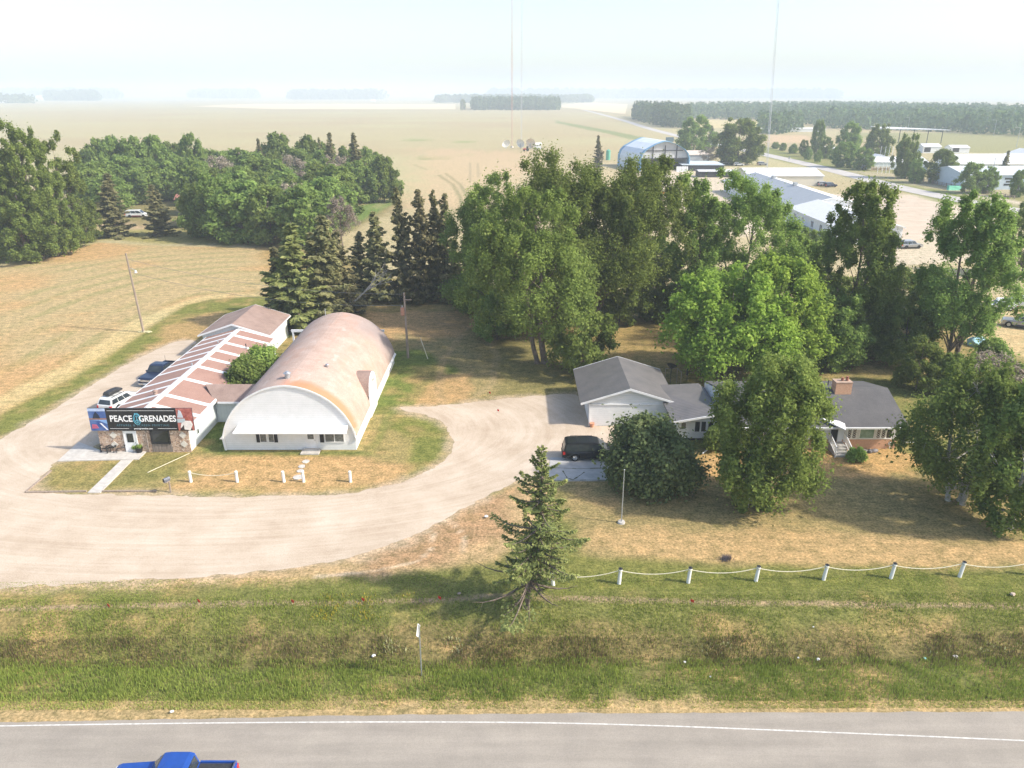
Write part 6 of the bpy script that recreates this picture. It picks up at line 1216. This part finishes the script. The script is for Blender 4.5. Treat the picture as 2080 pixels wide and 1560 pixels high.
mb = MB(); X, Y = G(1806, 911); mb.ball((X, Y, 0.5), 0.25, 0.8).cyl((X, Y, 0), (X, Y, 0.5), 0.06); single('white_ornament', mb, MW, 'white ornament on a short stem at the right front corner of the house', 'ornament')
mb = MB(); rr_ = random.Random(9)
for k in range(16): X, Y = G(1752 + rr_.random() * 30, 917 + rr_.random() * 3); mb.ball((X, Y, 0.12), rr_.uniform(0.12, 0.28), 0.7, 7, 5)
single('rock_pile', mb, nmat('dark_rocks', (0.08, 0.07, 0.07), (0.3, 0.28, 0.28), 2, 0.9, world=True), 'dark rocks piled along the brick base under the picture window', 'rock pile')
mb = MB()
for k in range(70):
    X, Y = G(1265 + rr_.gauss(0, 12), 641 + rr_.gauss(0, 2)); a = rr_.random() * 6.28; l = rr_.uniform(0.6, 2); mb.cyl((X, Y, 0.1 + rr_.random() * 0.5), (X + l * math.cos(a), Y + l * math.sin(a) * .6, 0.2 + rr_.random() * 0.9), 0.035, 0.015, 4)
single('brush_pile', mb, MWOOD, 'pile of cut pale branches on the back lawn under the cottonwoods', 'brush pile')
mb = MB()
for k in range(160):
    X, Y = G(1475 + rr_.gauss(0, 5), 1137 + rr_.gauss(0, 2.5)); a = rr_.random() * 6.28; mb.cyl((X, Y, 0), (X + .2 * math.cos(a), Y + .2 * math.sin(a), 0.25 + rr_.random() * 0.1), 0.012, 0.006, 3)
single('twig_tuft', mb, nmat('grey_twigs', (0.14, 0.12, 0.13), (0.24, 0.21, 0.22), 8, 1), 'small grey twiggy tuft on the lawn above the third and second rope posts', 'dead shrub')
# black patio bits behind the garage
X, Y = G(1361, 781); o = thing('satellite_dish', 'dark round dish standing between the garage and the breezeway roof', 'dish', (X, Y, 0)); MB().cyl((X, Y, 0), (X, Y, 2.2), 0.04).build('stand', MBK, o); MB().cyl((X - 0.05, Y - 0.15, 2.1), (X + 0.05, Y + 0.05, 2.35), 0.2, 0.6, 16).build('reflector', MBK, o)
X, Y = G(1400, 773); A_, B_, C_ = Vector((*G(1350, 778), 1.8)), Vector((*G(1374, 778), 1.8)), Vector((*G(1382, 786), 1.8)); mb = MB().cyl(A_, B_, 0.06).cyl(B_, C_, 0.06)
for p in (A_, B_, C_): mb.cyl((p.x, p.y, 0), p, 0.05)
single('arbor_rail', mb, MWOOD, 'pale wooden rail frame behind the breezeway roof', 'railing')
X, Y = G(1395, 773); o = single('closed_umbrella', MB().cyl((X, Y, 0), (X, Y, 0.8), 0.04).cyl((X, Y, 0.7), (X, Y, 2.6), 0.18, 0.03, 8), MTRIM, 'dark folded parasol standing on the back lawn beyond the breezeway', 'parasol')
# debris in the ditch
for i, (px, py, r_, mt, lb) in enumerate([(757, 1314, 0.20, MW, 'crumpled white litter left of the road sign'), (1624, 1319, 0.12, MW, 'white litter in the ditch, left one of the pair'), (1665, 1323, 0.17, MW, 'white litter in the ditch, right one of the pair'), (1653, 1267, 0.09, MW, 'small white scrap on the slope above the ditch'), (1882, 1320, 0.16, nmat('teal_plastic', (0.2, 0.5, 0.5), (0.35, 0.65, 0.62), 5, 0.4), 'teal plastic litter in the ditch'), (2056, 1210, 0.3, nmat('pale_stone_rock', (0.5, 0.38, 0.28), (0.62, 0.5, 0.4), 5, 0.9), 'tan rock on the grass near the right edge'),
    (1946, 1316, 0.25, MCON, 'grey stones in the ditch near the right edge'), (350, 1449, 0.16, MW, 'white scrap on the dry verge of the road'), (988, 1052, 0.25, MW, 'whitish stones at the driveway edge behind the spruce'), (933, 1209, 0.22, MWOOD, 'tan rock at the end of the trench line beside the spruce'), (1443, 1376, 0.1, MW, 'small white scrap in the roadside grass'), (1392, 1331, 0.14, MW, 'white strip of litter in the ditch below the second post')]):
    X, Y = G(px, py); z = tz(X, Y); rr_ = random.Random(i + 50); r_ *= 0.6; mb = MB().ball((X, Y, z + 0.14), r_, 0.5, 7, 5); mb.v = [(a + rr_.uniform(-.3, .3) * r_, b_ + rr_.uniform(-.3, .3) * r_, c + rr_.uniform(-.1, .15) * r_) for a, b_, c in mb.v]
    single('litter' if mt != MWOOD and 'rock' not in lb and 'stone' not in lb else 'rock', mb, mt, lb, 'litter' if 'rock' not in lb and 'stone' not in lb else 'rock')
# ------------------------------------------------------------------ far buildings
def shed(name, label, x0, x1, y0, y1, ze, zr, axis='Y', wallm=MW, roofm=MRMW, ov=0.3, cat='building', openings=()):
    o = thing(name, label, cat, ((x0 + x1) / 2, y0, 0))
    if axis == 'Y': gable(o, x0, x1, y0, y1, ze, (x0 + x1) / 2, zr, wallm, roofm, ov=ov, ovf=ov, th=0.15)
    else:
        ym = (y0 + y1) / 2; MB().prism([(x0, y0, 0), (x0, y1, 0), (x0, y1, ze), (x0, ym, zr - 0.15), (x0, y0, ze)], (x1 - x0, 0, 0)).build('wall', wallm, o)
        MB().prism([(x0 - ov, y0 - ov, ze - 0.02), (x0 - ov, ym, zr), (x0 - ov, y1 + ov, ze - 0.02), (x0 - ov, y1 + ov, ze - 0.17), (x0 - ov, ym, zr - 0.14), (x0 - ov, y0 - ov, ze - 0.17)], (x1 - x0 + 2 * ov, 0, 0)).build('roof', roofm, o)
    for (a, b_, c, d_) in openings: MB().box(a, b_, y0 - 0.06, y0 - 0.005, c, d_).build('opening', MGL, o)
    return o
HB = thing('equipment_hall', 'long hall with grey roof side, white far side and small windows in a white wall', 'building', (78, 206, 0))
gable(HB, 73.2, 94, 204.2, 272, 3.6, 83.5, 6.2, MW, MRMG, ov=0.5, ovf=0.3, th=0.15)
MB().prism([(83.5, 203.85, 6.215), (94.5, 203.85, 3.62), (94.5, 272.3, 3.62), (83.5, 272.3, 6.215)], (0, 0, 0.03)).build('white_roof_side', MRMW, HB)
for yy in (232, 252): MB().box(83.0, 84.0, yy, yy + 1.4, 6.0, 7.0).build('roof_vent', MGALV, HB)
for yy in (208, 212): window(HB, yy, yy + 0.8, 73.2, 1.4, 2.8, MGL, MW, 1, 0.1, -0.06, 'X')
WB = thing('office_wing', 'white office wing with small paired windows at the near end of the long hall', 'building', (79.5, 172, 0))
gable(WB, 72.5, 87, 172, 203.8, 3.7, 79.8, 5.7, MW, MRMW, ov=0.4, ovf=0.4, th=0.15)
for yy in (176, 181, 186.5, 193, 198.5): window(WB, yy, yy + 0.5, 72.5, 1.3, 2.7, MGL, MW, 1, 0.08, -0.06, 'X'); window(WB, yy + 0.75, yy + 1.25, 72.5, 1.3, 2.7, MGL, MW, 1, 0.08, -0.06, 'X')
for k in range(3): window(WB, 83.4 + k * 0.9, 84.0 + k * 0.9, 171.99, 0.5, 2.6, MGL, MW, 1, 0.08, 0.06)
MB().box(72.38, 72.49, 172, 203.8, 0, 1.0).build('base_band', MGALV, WB)
shed('white_roofed_hall', 'long hall with bright white roof beside the highway grass strip', 86, 113, 287, 307, 3.6, 5.6, 'X', nmat('cream_metal', (0.6, 0.55, 0.45), (0.66, 0.61, 0.5), 2, 0.6), MRMW)
shed('orange_roofed_shed', 'pale shed with buff roof behind the blue arched hangar', 82, 97, 392, 420, 3.4, 4.6, 'X', MW, nmat('buff_metal', (0.62, 0.52, 0.42), (0.68, 0.58, 0.48), 2, 0.6))
o = shed('flat_roofed_shed', 'low dark sided shed with pale blue flat roof right of the hangar', 74, 92, 345, 366, 2.6, 2.9, 'X', MTRIM, nmat('pale_blue_metal', (0.5, 0.58, 0.62), (0.58, 0.64, 0.68), 2, 0.5))
shed('long_low_roof', 'narrow white roof strip in front of the flat roofed shed', 75, 94, 318, 324, 2.4, 2.8, 'X', MTRIM, MRMW)
# blue-white arched hangar, open front
HG = thing('arched_hangar', 'blue and white fabric arched hangar with open front', 'hangar', (63, 346, 0)); hx0, hx1 = 55.2, 78; 
def harch(g=0):
    c_ = (hx0 + hx1) / 2; w_ = (hx1 - hx0) / 2 + g; return [(c_ - w_, 0), (c_ - w_, 5.0), (c_ - w_ * 0.93, 7.2), (c_ - w_ * 0.78, 8.9), (c_ - w_ * 0.4, 11.1), (c_ - 0.8, 12.4 + g), (c_ + 0.8, 12.4 + g), (c_ + w_ * 0.4, 11.1), (c_ + w_ * 0.78, 8.9), (c_ + w_ * 0.93, 7.2), (c_ + w_, 5.0), (c_ + w_, 0)]
I_, O_ = harch(-0.3), harch(0)
MFAB = nmat('white_fabric', (0.62, 0.66, 0.70), (0.72, 0.76, 0.79), 0.3, 0.6, world=True); MFBL = nmat('blue_fabric', (0.16, 0.32, 0.46), (0.24, 0.42, 0.55), 0.5, 0.6, world=True)
for nm, y0, y1, mt in (('front_band', 345.5, 348, MFBL), ('cover', 348.01, 372, MFAB), ('rear_band', 372.01, 375, MFBL)):
    mb = MB()
    for i in range(len(I_) - 1): a, c, d_, e = I_[i], I_[i + 1], O_[i + 1], O_[i]; mb.prism([(a[0], y0, a[1]), (c[0], y0, c[1]), (d_[0], y0, d_[1]), (e[0], y0, e[1])], (0, y1 - y0, 0))
    mb.build(nm, mt, HG)
MB().prism([(x, 366, z) for x, z in I_], (0, 0.2, 0)).build('back_wall', nmat('grey_tan_fabric', (0.30, 0.22, 0.17), (0.4, 0.3, 0.24), 1, 0.9), HG)
mb = MB().prism([(x, 347, z) for x, z in I_ if z > 4.9] , (0, 0.1, 0)); g_ = mb.build('gable_net', nmat('pale_grey_fabric', (0.42, 0.42, 0.42), (0.5, 0.5, 0.49), 0.6, 0.8), HG)
mb = MB();
for x in (61, 66.6, 72): mb.box(x, x + 0.35, 346.7, 346.95, 5.0, 10.5)
mb.box(56, 77.2, 346.6, 346.9, 4.8, 5.2).box(58, 75, 346.6, 346.9, 8.2, 8.5); mb.build('gable_frame', MTRIM, g_)
HG.rotation_euler = (0, 0, math.radians(12))
def farm_machine(name, label, px, py, body, s=1.0):
    X, Y = G(px, py); o = thing(name, label, 'farm machine', (X, Y, 0)); MB().box(X - 1.6 * s, X + 0.6 * s, Y - 0.8 * s, Y + 0.8 * s, 0.8 * s, 1.8 * s).box(X - 2.2 * s, X - 1.6 * s, Y - .5 * s, Y + .5 * s, 0.9 * s, 1.6 * s).build('body', body, o); MB().box(X + 0.0, X + 1.3 * s, Y - 0.8 * s, Y + 0.8 * s, 1.81 * s, 3.0 * s).build('cab', MGL, o)
    for dx_, r_ in ((0.8, 0.95), (-1.4, 0.6)):
        for s_ in (-1, 1): MB().cyl((X + dx_ * s, Y + s_ * 0.85 * s, r_ * s), (X + dx_ * s, Y + s_ * 1.25 * s, r_ * s), r_ * s, r_ * s, 14).build('wheel', MRUB, o)
farm_machine('tractor', 'green tractor parked in the mouth of the arched hangar', 1330, 347, nmat('green_paint', (0.05, 0.25, 0.13), (0.08, 0.32, 0.17), 3, 0.4), 1.3); farm_machine('combine', 'dark red machine parked inside the arched hangar on the right', 1352, 345, PRED, 1.7); farm_machine('loader', 'orange machine on the gravel in front of the arched hangar', 1318, 356, nmat('orange_paint', (0.6, 0.22, 0.06), (0.7, 0.3, 0.1), 3, 0.4), 1.2); farm_machine('skid_loader', 'small rusty orange machine seen through the cottonwood gap', 1350, 398, bpy.data.materials['orange_paint'], 0.8)
for k in range(7):
    X, Y = G(1374 + k * 3.4, 349); single('leaning_board', MB().prism([(X, Y, 0), (X + 0.6, Y, 0), (X + 0.6, Y + 0.5, 2.2), (X, Y + 0.5, 2.2)], (0, 0.1, 0)), MW, 'white board leaning right of the hangar mouth, %s from the left' % names[k], 'board', 'white boards beside the hangar')
X, Y = G(1360, 291); o = thing('field_billboard', 'dark blue grey board standing at the field edge beyond the hangar', 'billboard', (X, Y, 0)); MB().box(X - 2.7, X + 2.7, Y, Y + 0.3, 0.9, 3.9).build('board', nmat('slate_board', (0.10, 0.15, 0.18), (0.14, 0.2, 0.23), 2, 0.6), o); MB().box(X - 2, X - 1.8, Y + 0.05, Y + 0.25, 0, 0.9).build('leg', MWOOD, o); MB().box(X + 1.8, X + 2, Y + 0.05, Y + 0.25, 0, 0.9).build('leg', MWOOD, o)
X, Y = G(1235, 325); single('green_tank', MB().cyl((X, Y, 0), (X, Y, 4.6), 1.1, 1.1, 14).cyl((X, Y, 4.6), (X, Y, 5.2), 1.1, 0.2, 14), nmat('green_tank_paint', (0.1, 0.35, 0.25), (0.14, 0.42, 0.3), 1, 0.5), 'small green tank left of the arched hangar', 'tank')
# fairground
FG = [('fair_booth', 'white booth with dark open front, left of the pair on the fairground', 1892, 311, 10, 8, 3.6, 5.0), ('fair_booth', 'white booth with open front, right of the pair on the fairground', 1950, 311, 10, 8, 3.0, 4.2)]
for nm, lb, px, py, wd, dp, ze, zr in FG:
    X, Y = G(px, py); shed(nm, lb, X - wd / 2, X + wd / 2, Y, Y + dp, ze, zr, 'X', MW, MRMW, openings=((X - wd / 2 + 0.6, X - wd / 2 + 4.2, 0.6, 3.0),))
shed('fair_hall', 'very long white roofed exhibition hall on the fairground', 187, 232, 338, 352, 3.6, 7.2, 'X', MW, MRMW, 0.6)
shed('fair_hall', 'white gabled hall at the right edge behind the long white hall', 236, 252, 365, 385, 4, 7, 'Y', MW, MRMW)
shed('fair_hall', 'grey white hall with three dark vents in front of the long white hall', 158, 196, 276, 300, 5.0, 7.0, 'X', nmat('pale_blue_siding', (0.46, 0.54, 0.60), (0.52, 0.6, 0.66), 1, 0.6), nmat('pale_grey_metal', (0.50, 0.54, 0.57), (0.58, 0.62, 0.64), 1, 0.5), openings=((172, 174.4, 3.4, 4.0), (172.6, 175, 2.4, 3.0), (172, 174.6, 1.4, 2.0)))
shed('fair_hall', 'low white barn left of the long white hall, half hidden by trees', 158, 184, 352, 366, 3.2, 5, 'X', MSV, MRMW)
X, Y = G(1788, 338); shed('kiosk', 'small white kiosk with dark doorway by the highway lawn', X - 3.2, X + 3.2, Y, Y + 7, 3.6, 5.2, 'Y', MW, MRMW, openings=((X - 1.2, X + 0.6, 0, 2.6),))
X, Y = G(1690, 312); shed('park_shelter', 'low white roofed shelter behind the roadside trees', X - 6, X + 6, Y, Y + 6, 2.6, 3.6, 'X', MTRIM, MRMW)
X, Y = G(1842, 290); GS = thing('grandstand', 'large flat tilted canopy roof on thin dark legs beyond the fairground trees', 'grandstand', (X, Y, 0))
MB().prism([(X - 22, Y + 10, 10.5), (X + 20, Y - 6, 9.0), (X + 22, Y - 12, 9.0), (X - 18, Y + 2, 9.2)], (0, 0, -0.5)).build('canopy', MRMW, GS)
for k in range(5): a = k / 4; MB().cyl((X - 14 + 33 * a, Y + 3 - 11 * a, 0), (X - 14 + 33 * a, Y + 3 - 11 * a, 8.6), 0.25, 0.25, 6).build('leg', MTRIM, GS)
mb = MB()
for k in range(26): a = G(1830 + k * 9.2, 353 + k * 1.75 + 8); mb.box(a[0] - 0.12, a[0] + 0.12, a[1], a[1] + 0.15, 0, 1.2)
for k in range(25):
    a, c = G(1830 + k * 9.2, 361 + k * 1.75), G(1839.2 + k * 9.2, 362.75 + k * 1.75)
    for z in (0.5, 1.0): mb.cyl((a[0], a[1], z), (c[0], c[1], z), 0.09, 0.09, 4)
single('rail_fence', mb, MWOOD, 'long weathered rail fence between the highway lawn and the fairground', 'fence')
mb = MB()
for k in range(9): a = G(1770 + k * 4.5, 347); mb.box(a[0] - 0.25, a[0] + 0.25, a[1], a[1] + 0.3, 0, 1.8)
a, c = G(1770, 347), G(1806, 347); mb.box(a[0], c[0], a[1], a[1] + 0.2, 0.4, 1.2); single('wooden_fence', mb, nmat('tan_boards', (0.5, 0.38, 0.24), (0.6, 0.46, 0.3), 3, 0.9), 'tan board fence in front of the small white kiosk', 'fence')
for i, (px, lb) in enumerate([(1782, 'flag pole at the left of the four thin poles by the kiosk'), (1791, 'second of the four thin poles by the kiosk'), (1799, 'third of the four thin poles by the kiosk'), (1806, 'fourth thin pole by the kiosk, nearest the leaning tree')]): X, Y = G(px, 352); single('thin_pole', MB().cyl((X, Y, 0), (X, Y, 11), 0.12, 0.08, 6), MW, lb, 'pole', 'thin poles by the kiosk')
for i, (px, py, h, lb) in enumerate([(2008, 388, 11, 'street lamp beside the dark round fairground tree'), (2018, 276, 12, 'floodlight pole at the far right of the sports field'), (1843, 268, 12, 'floodlight pole above the grandstand'), (2064, 300, 12, 'thin light pole near the right edge on the sports field')]):
    X, Y = G(px, py); o = thing('light_pole', lb, 'street lamp', (X, Y, 0)); MB().cyl((X, Y, 0), (X, Y, h), 0.16, 0.1, 6).build('shaft', MGALV, o); MB().cyl((X, Y, h - 0.2), (X - 2.4, Y, h), 0.08, 0.06, 6).build('arm', MGALV, o); MB().box(X - 3.2, X - 2.3, Y - 0.2, Y + 0.2, h - 0.15, h + 0.08).build('lamp_head', MALU, o)
for px, py, lb in ((1602, 330, 'small sign at the near edge of the highway, far one'), (1811, 391, 'small sign on the grass island by the highway')): X, Y = G(px, py); o = thing('road_sign', lb, 'sign', (X, Y, 0)); MB().cyl((X, Y, 0), (X, Y, 2.4), 0.05).build('post', MGALV, o); MB().box(X - 0.4, X + 0.4, Y - 0.05, Y, 1.7, 2.6).build('panel', MALU, o)
X, Y = G(1939, 386); single('green_tarp', MB().prism([(X - 2.6, Y - 1, 0), (X + 2.6, Y - 1, 0), (X + 2, Y, 1.3), (X - 2, Y, 1.4)], (0, 1.4, 0)), nmat('green_tarpaulin', (0.08, 0.42, 0.26), (0.14, 0.52, 0.34), 1, 0.5), 'bright green tarpaulin by the fairground rail fence', 'tarpaulin')
X, Y = G(1986, 702); mb = MB(); rr_ = random.Random(5); mb.ball((X, Y, 0.3), 1.3, 0.7, 12, 7); mb.v = [(a + rr_.uniform(-.2, .2), b_ + rr_.uniform(-.2, .2), c + rr_.uniform(-.15, .15)) for a, b_, c in mb.v]; single('blue_tarp', mb, nmat('pale_blue_tarpaulin', (0.3, 0.52, 0.58), (0.45, 0.66, 0.7), 1.5, 0.4), 'crumpled pale blue tarpaulin beneath the yellow green poplar', 'tarpaulin')
# rust roofed shed in the wood
X, Y = G(372, 420); SHD = thing('old_shed', 'small grey shed with rusty corrugated roof at the edge of the wood', 'shed', (X, Y, 0)); MB().box(X - 2.1, X + 2.1, Y, Y + 3.4, 0, 2.1).build('wall', nmat('grey_shed_boards', (0.24, 0.21, 0.2), (0.36, 0.31, 0.29), 3, 0.9, stretch=(3, 1, 0.3)), SHD)
MB().prism([(X - 2.4, Y - 0.4, 2.15), (X + 2.4, Y - 0.4, 2.15), (X + 2.4, Y + 2.0, 3.5), (X - 2.4, Y + 2.0, 3.5)], (0, 0, -0.1)).prism([(X - 2.4, Y + 2.0, 3.5), (X + 2.4, Y + 2.0, 3.5), (X + 2.4, Y + 3.9, 2.3), (X - 2.4, Y + 3.9, 2.3)], (0, 0, -0.1)).build('roof', ribbed('rusty_corrugated_metal', (0.30, 0.09, 0.06), (0.42, 0.22, 0.17), 0.7, 'X', 0.7), SHD)
X, Y = G(491, 443); shed('farm_shed', 'pale low building half hidden behind the white limbed birch', X - 9, X + 1.5, Y, Y + 7, 2.4, 4.0, 'X', MW, MRB)
X, Y = G(18, 208.7); shed('far_farmhouse', 'tiny white farm building by the left horizon grove', X - 22, X + 22, Y - 40, Y - 20, 5, 9, 'X', MW, MW)
X, Y = G(92, 203.8); shed('far_farmhouse', 'tiny white building between the two left horizon groves', X - 14, X + 14, Y - 60, Y - 30, 12, 24, 'X', MW, MW); X, Y = G(757, 206); shed('far_farmhouse', 'tiny white speck of a building on the middle horizon', X - 9, X + 9, Y, Y + 20, 5, 9, 'X', MW, MW)
X, Y = G(1630, 268); shed('far_greenhouse', 'long low white strip before the far forest', X - 50, X + 20, Y, Y + 6, 2.5, 3.5, 'X', MW, MW)
# ------------------------------------------------------------------ satellite dishes and radio masts
def dish(px, py, r, yaw, tilt, label, m=None):
    X, Y = G(px, py); o = thing('satellite_dish', label, 'satellite dish', (X, Y, 0), 'satellite dishes at the foot of the masts'); mb = MB(); M_ = Matrix.Rotation(yaw, 4, 'Z') @ Matrix.Rotation(tilt, 4, 'X'); c_ = Vector((X, Y, r * 1.0 + 0.4)); nr_, na = 5, 20
    def pt(i, j): q = i / nr_; a = 2 * PI * j / na; return c_ + (M_ @ Vector((q * r * math.cos(a), (0.32 * r) * (1 - q * q) , q * r * math.sin(a))))
    for i in range(nr_):
        for j in range(na): mb.face([pt(i, j), pt(i + 1, j), pt(i + 1, j + 1), pt(i, j + 1)])
    mb.build('reflector', m or MW, o, True); MB().cyl((X, Y + 0.3, 0), (c_.x, c_.y + 0.3, c_.z), 0.25, 0.2).build('pedestal', MGALV, o)
    f_ = c_ + (M_ @ Vector((0, -0.75 * r, 0))); mb = MB().cyl(f_, f_ + (M_ @ Vector((0, -0.3, 0))), 0.2)
    for a in (0.5, 2.6, 4.7): mb.cyl(c_ + (M_ @ Vector((r * math.cos(a), 0, r * math.sin(a)))), f_, 0.05, 0.05, 4)
    mb.build('feed_arm', MGALV, o)
dish(1028, 302, 2.6, 0.5, 0.45, 'leftmost white satellite dish beside the tall mast'); dish(1057, 302, 2.7, -0.5, 0.35, 'second satellite dish, right of the tall mast'); dish(1078, 303, 3.0, -0.3, 0.3, 'cream satellite dish in the middle of the row', nmat('cream_dish', (0.66, 0.56, 0.46), (0.72, 0.62, 0.52), 1, 0.6)); 
X, Y = G(1092, 303); single('equipment_hut', MB().box(X - 2.2, X + 2.2, Y, Y + 3, 0, 2.6).prism([(X - 2.4, Y - 0.2, 2.6), (X + 2.4, Y - 0.2, 2.6), (X + 2.4, Y + 1.5, 3.6), (X - 2.4, Y + 1.5, 3.6)], (0, 0, 0.1)).box(X - 0.4, X + 0.5, Y - 0.06, Y - 0.01, 0, 2.1), MW, 'white equipment hut right of the satellite dishes', 'hut')
farm_machine('tractor', 'small red tractor in front of the satellite dishes', 1069, 307, nmat('red_paint', (0.5, 0.08, 0.05), (0.6, 0.12, 0.08), 3, 0.4), 0.9)
def mast(X, Y, h, w_, mat, label, lean=0.0):
    o = thing('radio_mast', label, 'mast', (X, Y, 0)); mb = MB(); n = int(h / 3); L_ = [(w_ * math.cos(a), w_ * math.sin(a)) for a in (0.5, 0.5 + 2 * PI / 3, 0.5 + 4 * PI / 3)]
    for a, c in L_: mb.cyl((X + a, Y + c, 0), (X + a + lean * h, Y + c, h), w_ * 0.12, w_ * 0.12, 4)
    for k in range(n):
        z0, z1 = h * k / n, h * (k + 1) / n
        for i in range(3): a, c = L_[i], L_[(i + 1) % 3]; mb.cyl((X + a[0] + lean * z0, Y + a[1], z0), (X + c[0] + lean * z1, Y + c[1], z1), w_ * 0.07, w_ * 0.07, 3); mb.cyl((X + a[0] + lean * z0, Y + a[1], z0), (X + c[0] + lean * z0, Y + c[1], z0), w_ * 0.07, w_ * 0.07, 3)
    mb.build('lattice', mat, o); mb = MB().cyl((X, Y, 0), (X, Y, 1), w_ * 1.8, w_ * 1.5, 8); mb.build('footing', MCON, o)
MT1 = nmat('faded_orange_mast', (0.55, 0.34, 0.28), (0.66, 0.48, 0.42), 0.05, 0.6); MT2 = nmat('pale_mast', (0.55, 0.56, 0.58), (0.65, 0.66, 0.68), 0.1, 0.6)
X, Y = G(1040, 300); mast(X, Y, 106, 0.55, MT1, 'tall orange and white radio mast rising from the left dish'); X, Y = G(1059, 299); mast(X, Y, 106, 0.45, MT2, 'pale radio mast just right of the orange one')
X, Y = G(1555, 378); mast(X, Y, 106, 0.35, MT2, 'slim lattice radio mast standing beside the long grey roof', -0.045)
# ------------------------------------------------------------------ grass, weeds and straw that nobody could count
def blades(name, n, region, hgt, wdt, label, seed, mat=GRS, tint=(0, 1), clump=0.25, cond=None, lean=0.35):
    rs = np.random.RandomState(seed); wp = np.array(region); lo, hi = wp.min(0), wp.max(0); q = lo + rs.rand(n * 3, 2) * (hi - lo); q = q[sdist(q[:, 0], q[:, 1], region) > 0]
    dens = fbm(q[:, 0], q[:, 1], 1.3, 3) * .6 + fbm(q[:, 0] + 50, q[:, 1], 5, 2) * .4; q = q[dens > rs.rand(len(q)) * 0.45 + clump][:n]
    if cond is not None: q = q[cond(q[:, 0], q[:, 1])]
    n = len(q); z = ditch(q[:, 0], q[:, 1]); hv = fbm(q[:, 0], q[:, 1] + 30, 2.2, 3)
    h = hgt * (0.35 + 0.6 * rs.rand(n) + 0.9 * np.clip(hv - 0.4, 0, 1)); a = rs.rand(n) * 2 * PI; w_ = wdt * (0.6 + 0.8 * rs.rand(n)); l = lean * h * rs.rand(n); b = rs.rand(n) * 2 * PI
    base = np.stack([q[:, 0], q[:, 1], z - 0.02], 1); sd_ = np.stack([np.cos(a), np.sin(a), 0 * a], 1) * w_[:, None] / 2; tip = base + np.stack([l * np.cos(b), l * np.sin(b), h], 1); mid = base + (tip - base) * 0.55 + np.stack([0 * h, 0 * h, h * 0.1], 1)
    v = np.stack([base - sd_, base + sd_, mid + sd_ * .8, tip, mid - sd_ * .8], 1).reshape(-1, 3)
    me = bpy.data.meshes.new(name); me.vertices.add(5 * n); me.vertices.foreach_set('co', v.ravel().astype(np.float32)); me.loops.add(5 * n); me.loops.foreach_set('vertex_index', np.arange(5 * n, dtype=np.int32)); me.polygons.add(n); me.polygons.foreach_set('loop_start', (np.arange(n) * 5).astype(np.int32)); me.polygons.foreach_set('loop_total', np.full(n, 5, np.int32)); me.update(calc_edges=True)
    t_ = np.clip(tint[0] + (tint[1] - tint[0]) * (0.55 * fbm(q[:, 0], q[:, 1] + 90, 3.0, 3) + 0.45 * rs.rand(n)), 0, 1)
    at = me.attributes.new('tint', 'FLOAT', 'FACE'); at.data.foreach_set('value', t_.astype(np.float32)); me.materials.append(mat); o = bpy.data.objects.new(name, me); COL.objects.link(o); return props(o, label, 'grass', None, 'stuff')
blades('ditch_grass', 48000, [(-34, 33.6), (36, 33.6), (40, 37.9), (-36, 37.7)], 0.34, 0.035, 'tall bright green grass on the road side of the ditch', 1, tint=(0.0, 0.75))
blades('verge_grass', 26000, [(-32, 32.9), (34, 33.1), (34, 34.4), (-32, 34.2)], 0.16, 0.03, 'short dry grass on the road verge', 2, tint=(0.55, 1.0))
blades('slope_grass', 45000, [(-38, 37.8), (44, 37.8), (46, 43.6), (-40, 42.6)], 0.22, 0.035, 'mixed grass on the lawn side slope of the ditch', 3, tint=(0.0, 0.85))
GBR = leaf_mat('brown_reeds', (0.09, 0.065, 0.035), (0.20, 0.155, 0.08), (0.42, 0.38, 0.22), 0.2)
blades('ditch_reeds', 14000, [(-38, 37.0), (40, 36.6), (42, 39.8), (-38, 39.2)], 0.40, 0.03, 'brown reeds and old stalks along the ditch bottom', 4, GBR, (0, 1), 0.3)
GYL = leaf_mat('pale_yellow_blossoms', (0.42, 0.40, 0.2), (0.6, 0.58, 0.32), (0.7, 0.66, 0.4), 0.2)
blades('ditch_weeds', 700, [(6, 38.2), (34, 38.4), (34, 39.3), (6, 39.2)], 0.25, 0.07, 'pale yellow flowering weeds in the ditch', 5, GYL, (0, 1), 0.5)
blades('ditch_weeds', 260, [(-8, 38.3), (-3, 38.3), (-3, 39.4), (-8, 39.4)], 0.3, 0.06, 'pale yellow flowering weeds beside the road sign', 6, GYL, (0, 1), 0.35)
GY2 = leaf_mat('yellow_blossoms', (0.5, 0.42, 0.06), (0.65, 0.55, 0.08), (0.7, 0.6, 0.15), 0.2)
blades('yellow_weeds', 500, [(-13, 40.6), (-6, 40.6), (-6, 43.4), (-13, 43.4)], 0.2, 0.08, 'yellow wild flowers around the trench line', 7, GY2, (0, 1), 0.55)
blades('lawn_grass', 30000, [(-40, 42.5), (46, 43.5), (46, 47.0), (-40, 44.5)], 0.10, 0.035, 'short lawn grass behind the rope posts', 8, tint=(0.1, 1.0))
# ------------------------------------------------------------------ summer haze: one closed box of even, thin air
m = bpy.data.materials.new('summer_haze'); m.use_nodes = True; nt = m.node_tree; nt.nodes.clear()
pv = nt.nodes.new('ShaderNodeVolumePrincipled'); pv.inputs['Color'].default_value = (0.73, 0.82, 0.91, 1); pv.inputs['Density'].default_value = HAZE_D; pv.inputs['Anisotropy'].default_value = 0.0
o_ = nt.nodes.new('ShaderNodeOutputMaterial'); nt.links.new(pv.outputs[0], o_.inputs['Volume'])
hz_ = MB().box(-17000, 17000, -500, 23000, -3.0, 112).build('haze', m); hz_['kind'] = 'stuff'; hz_['label'] = 'thin summer haze over the plain'
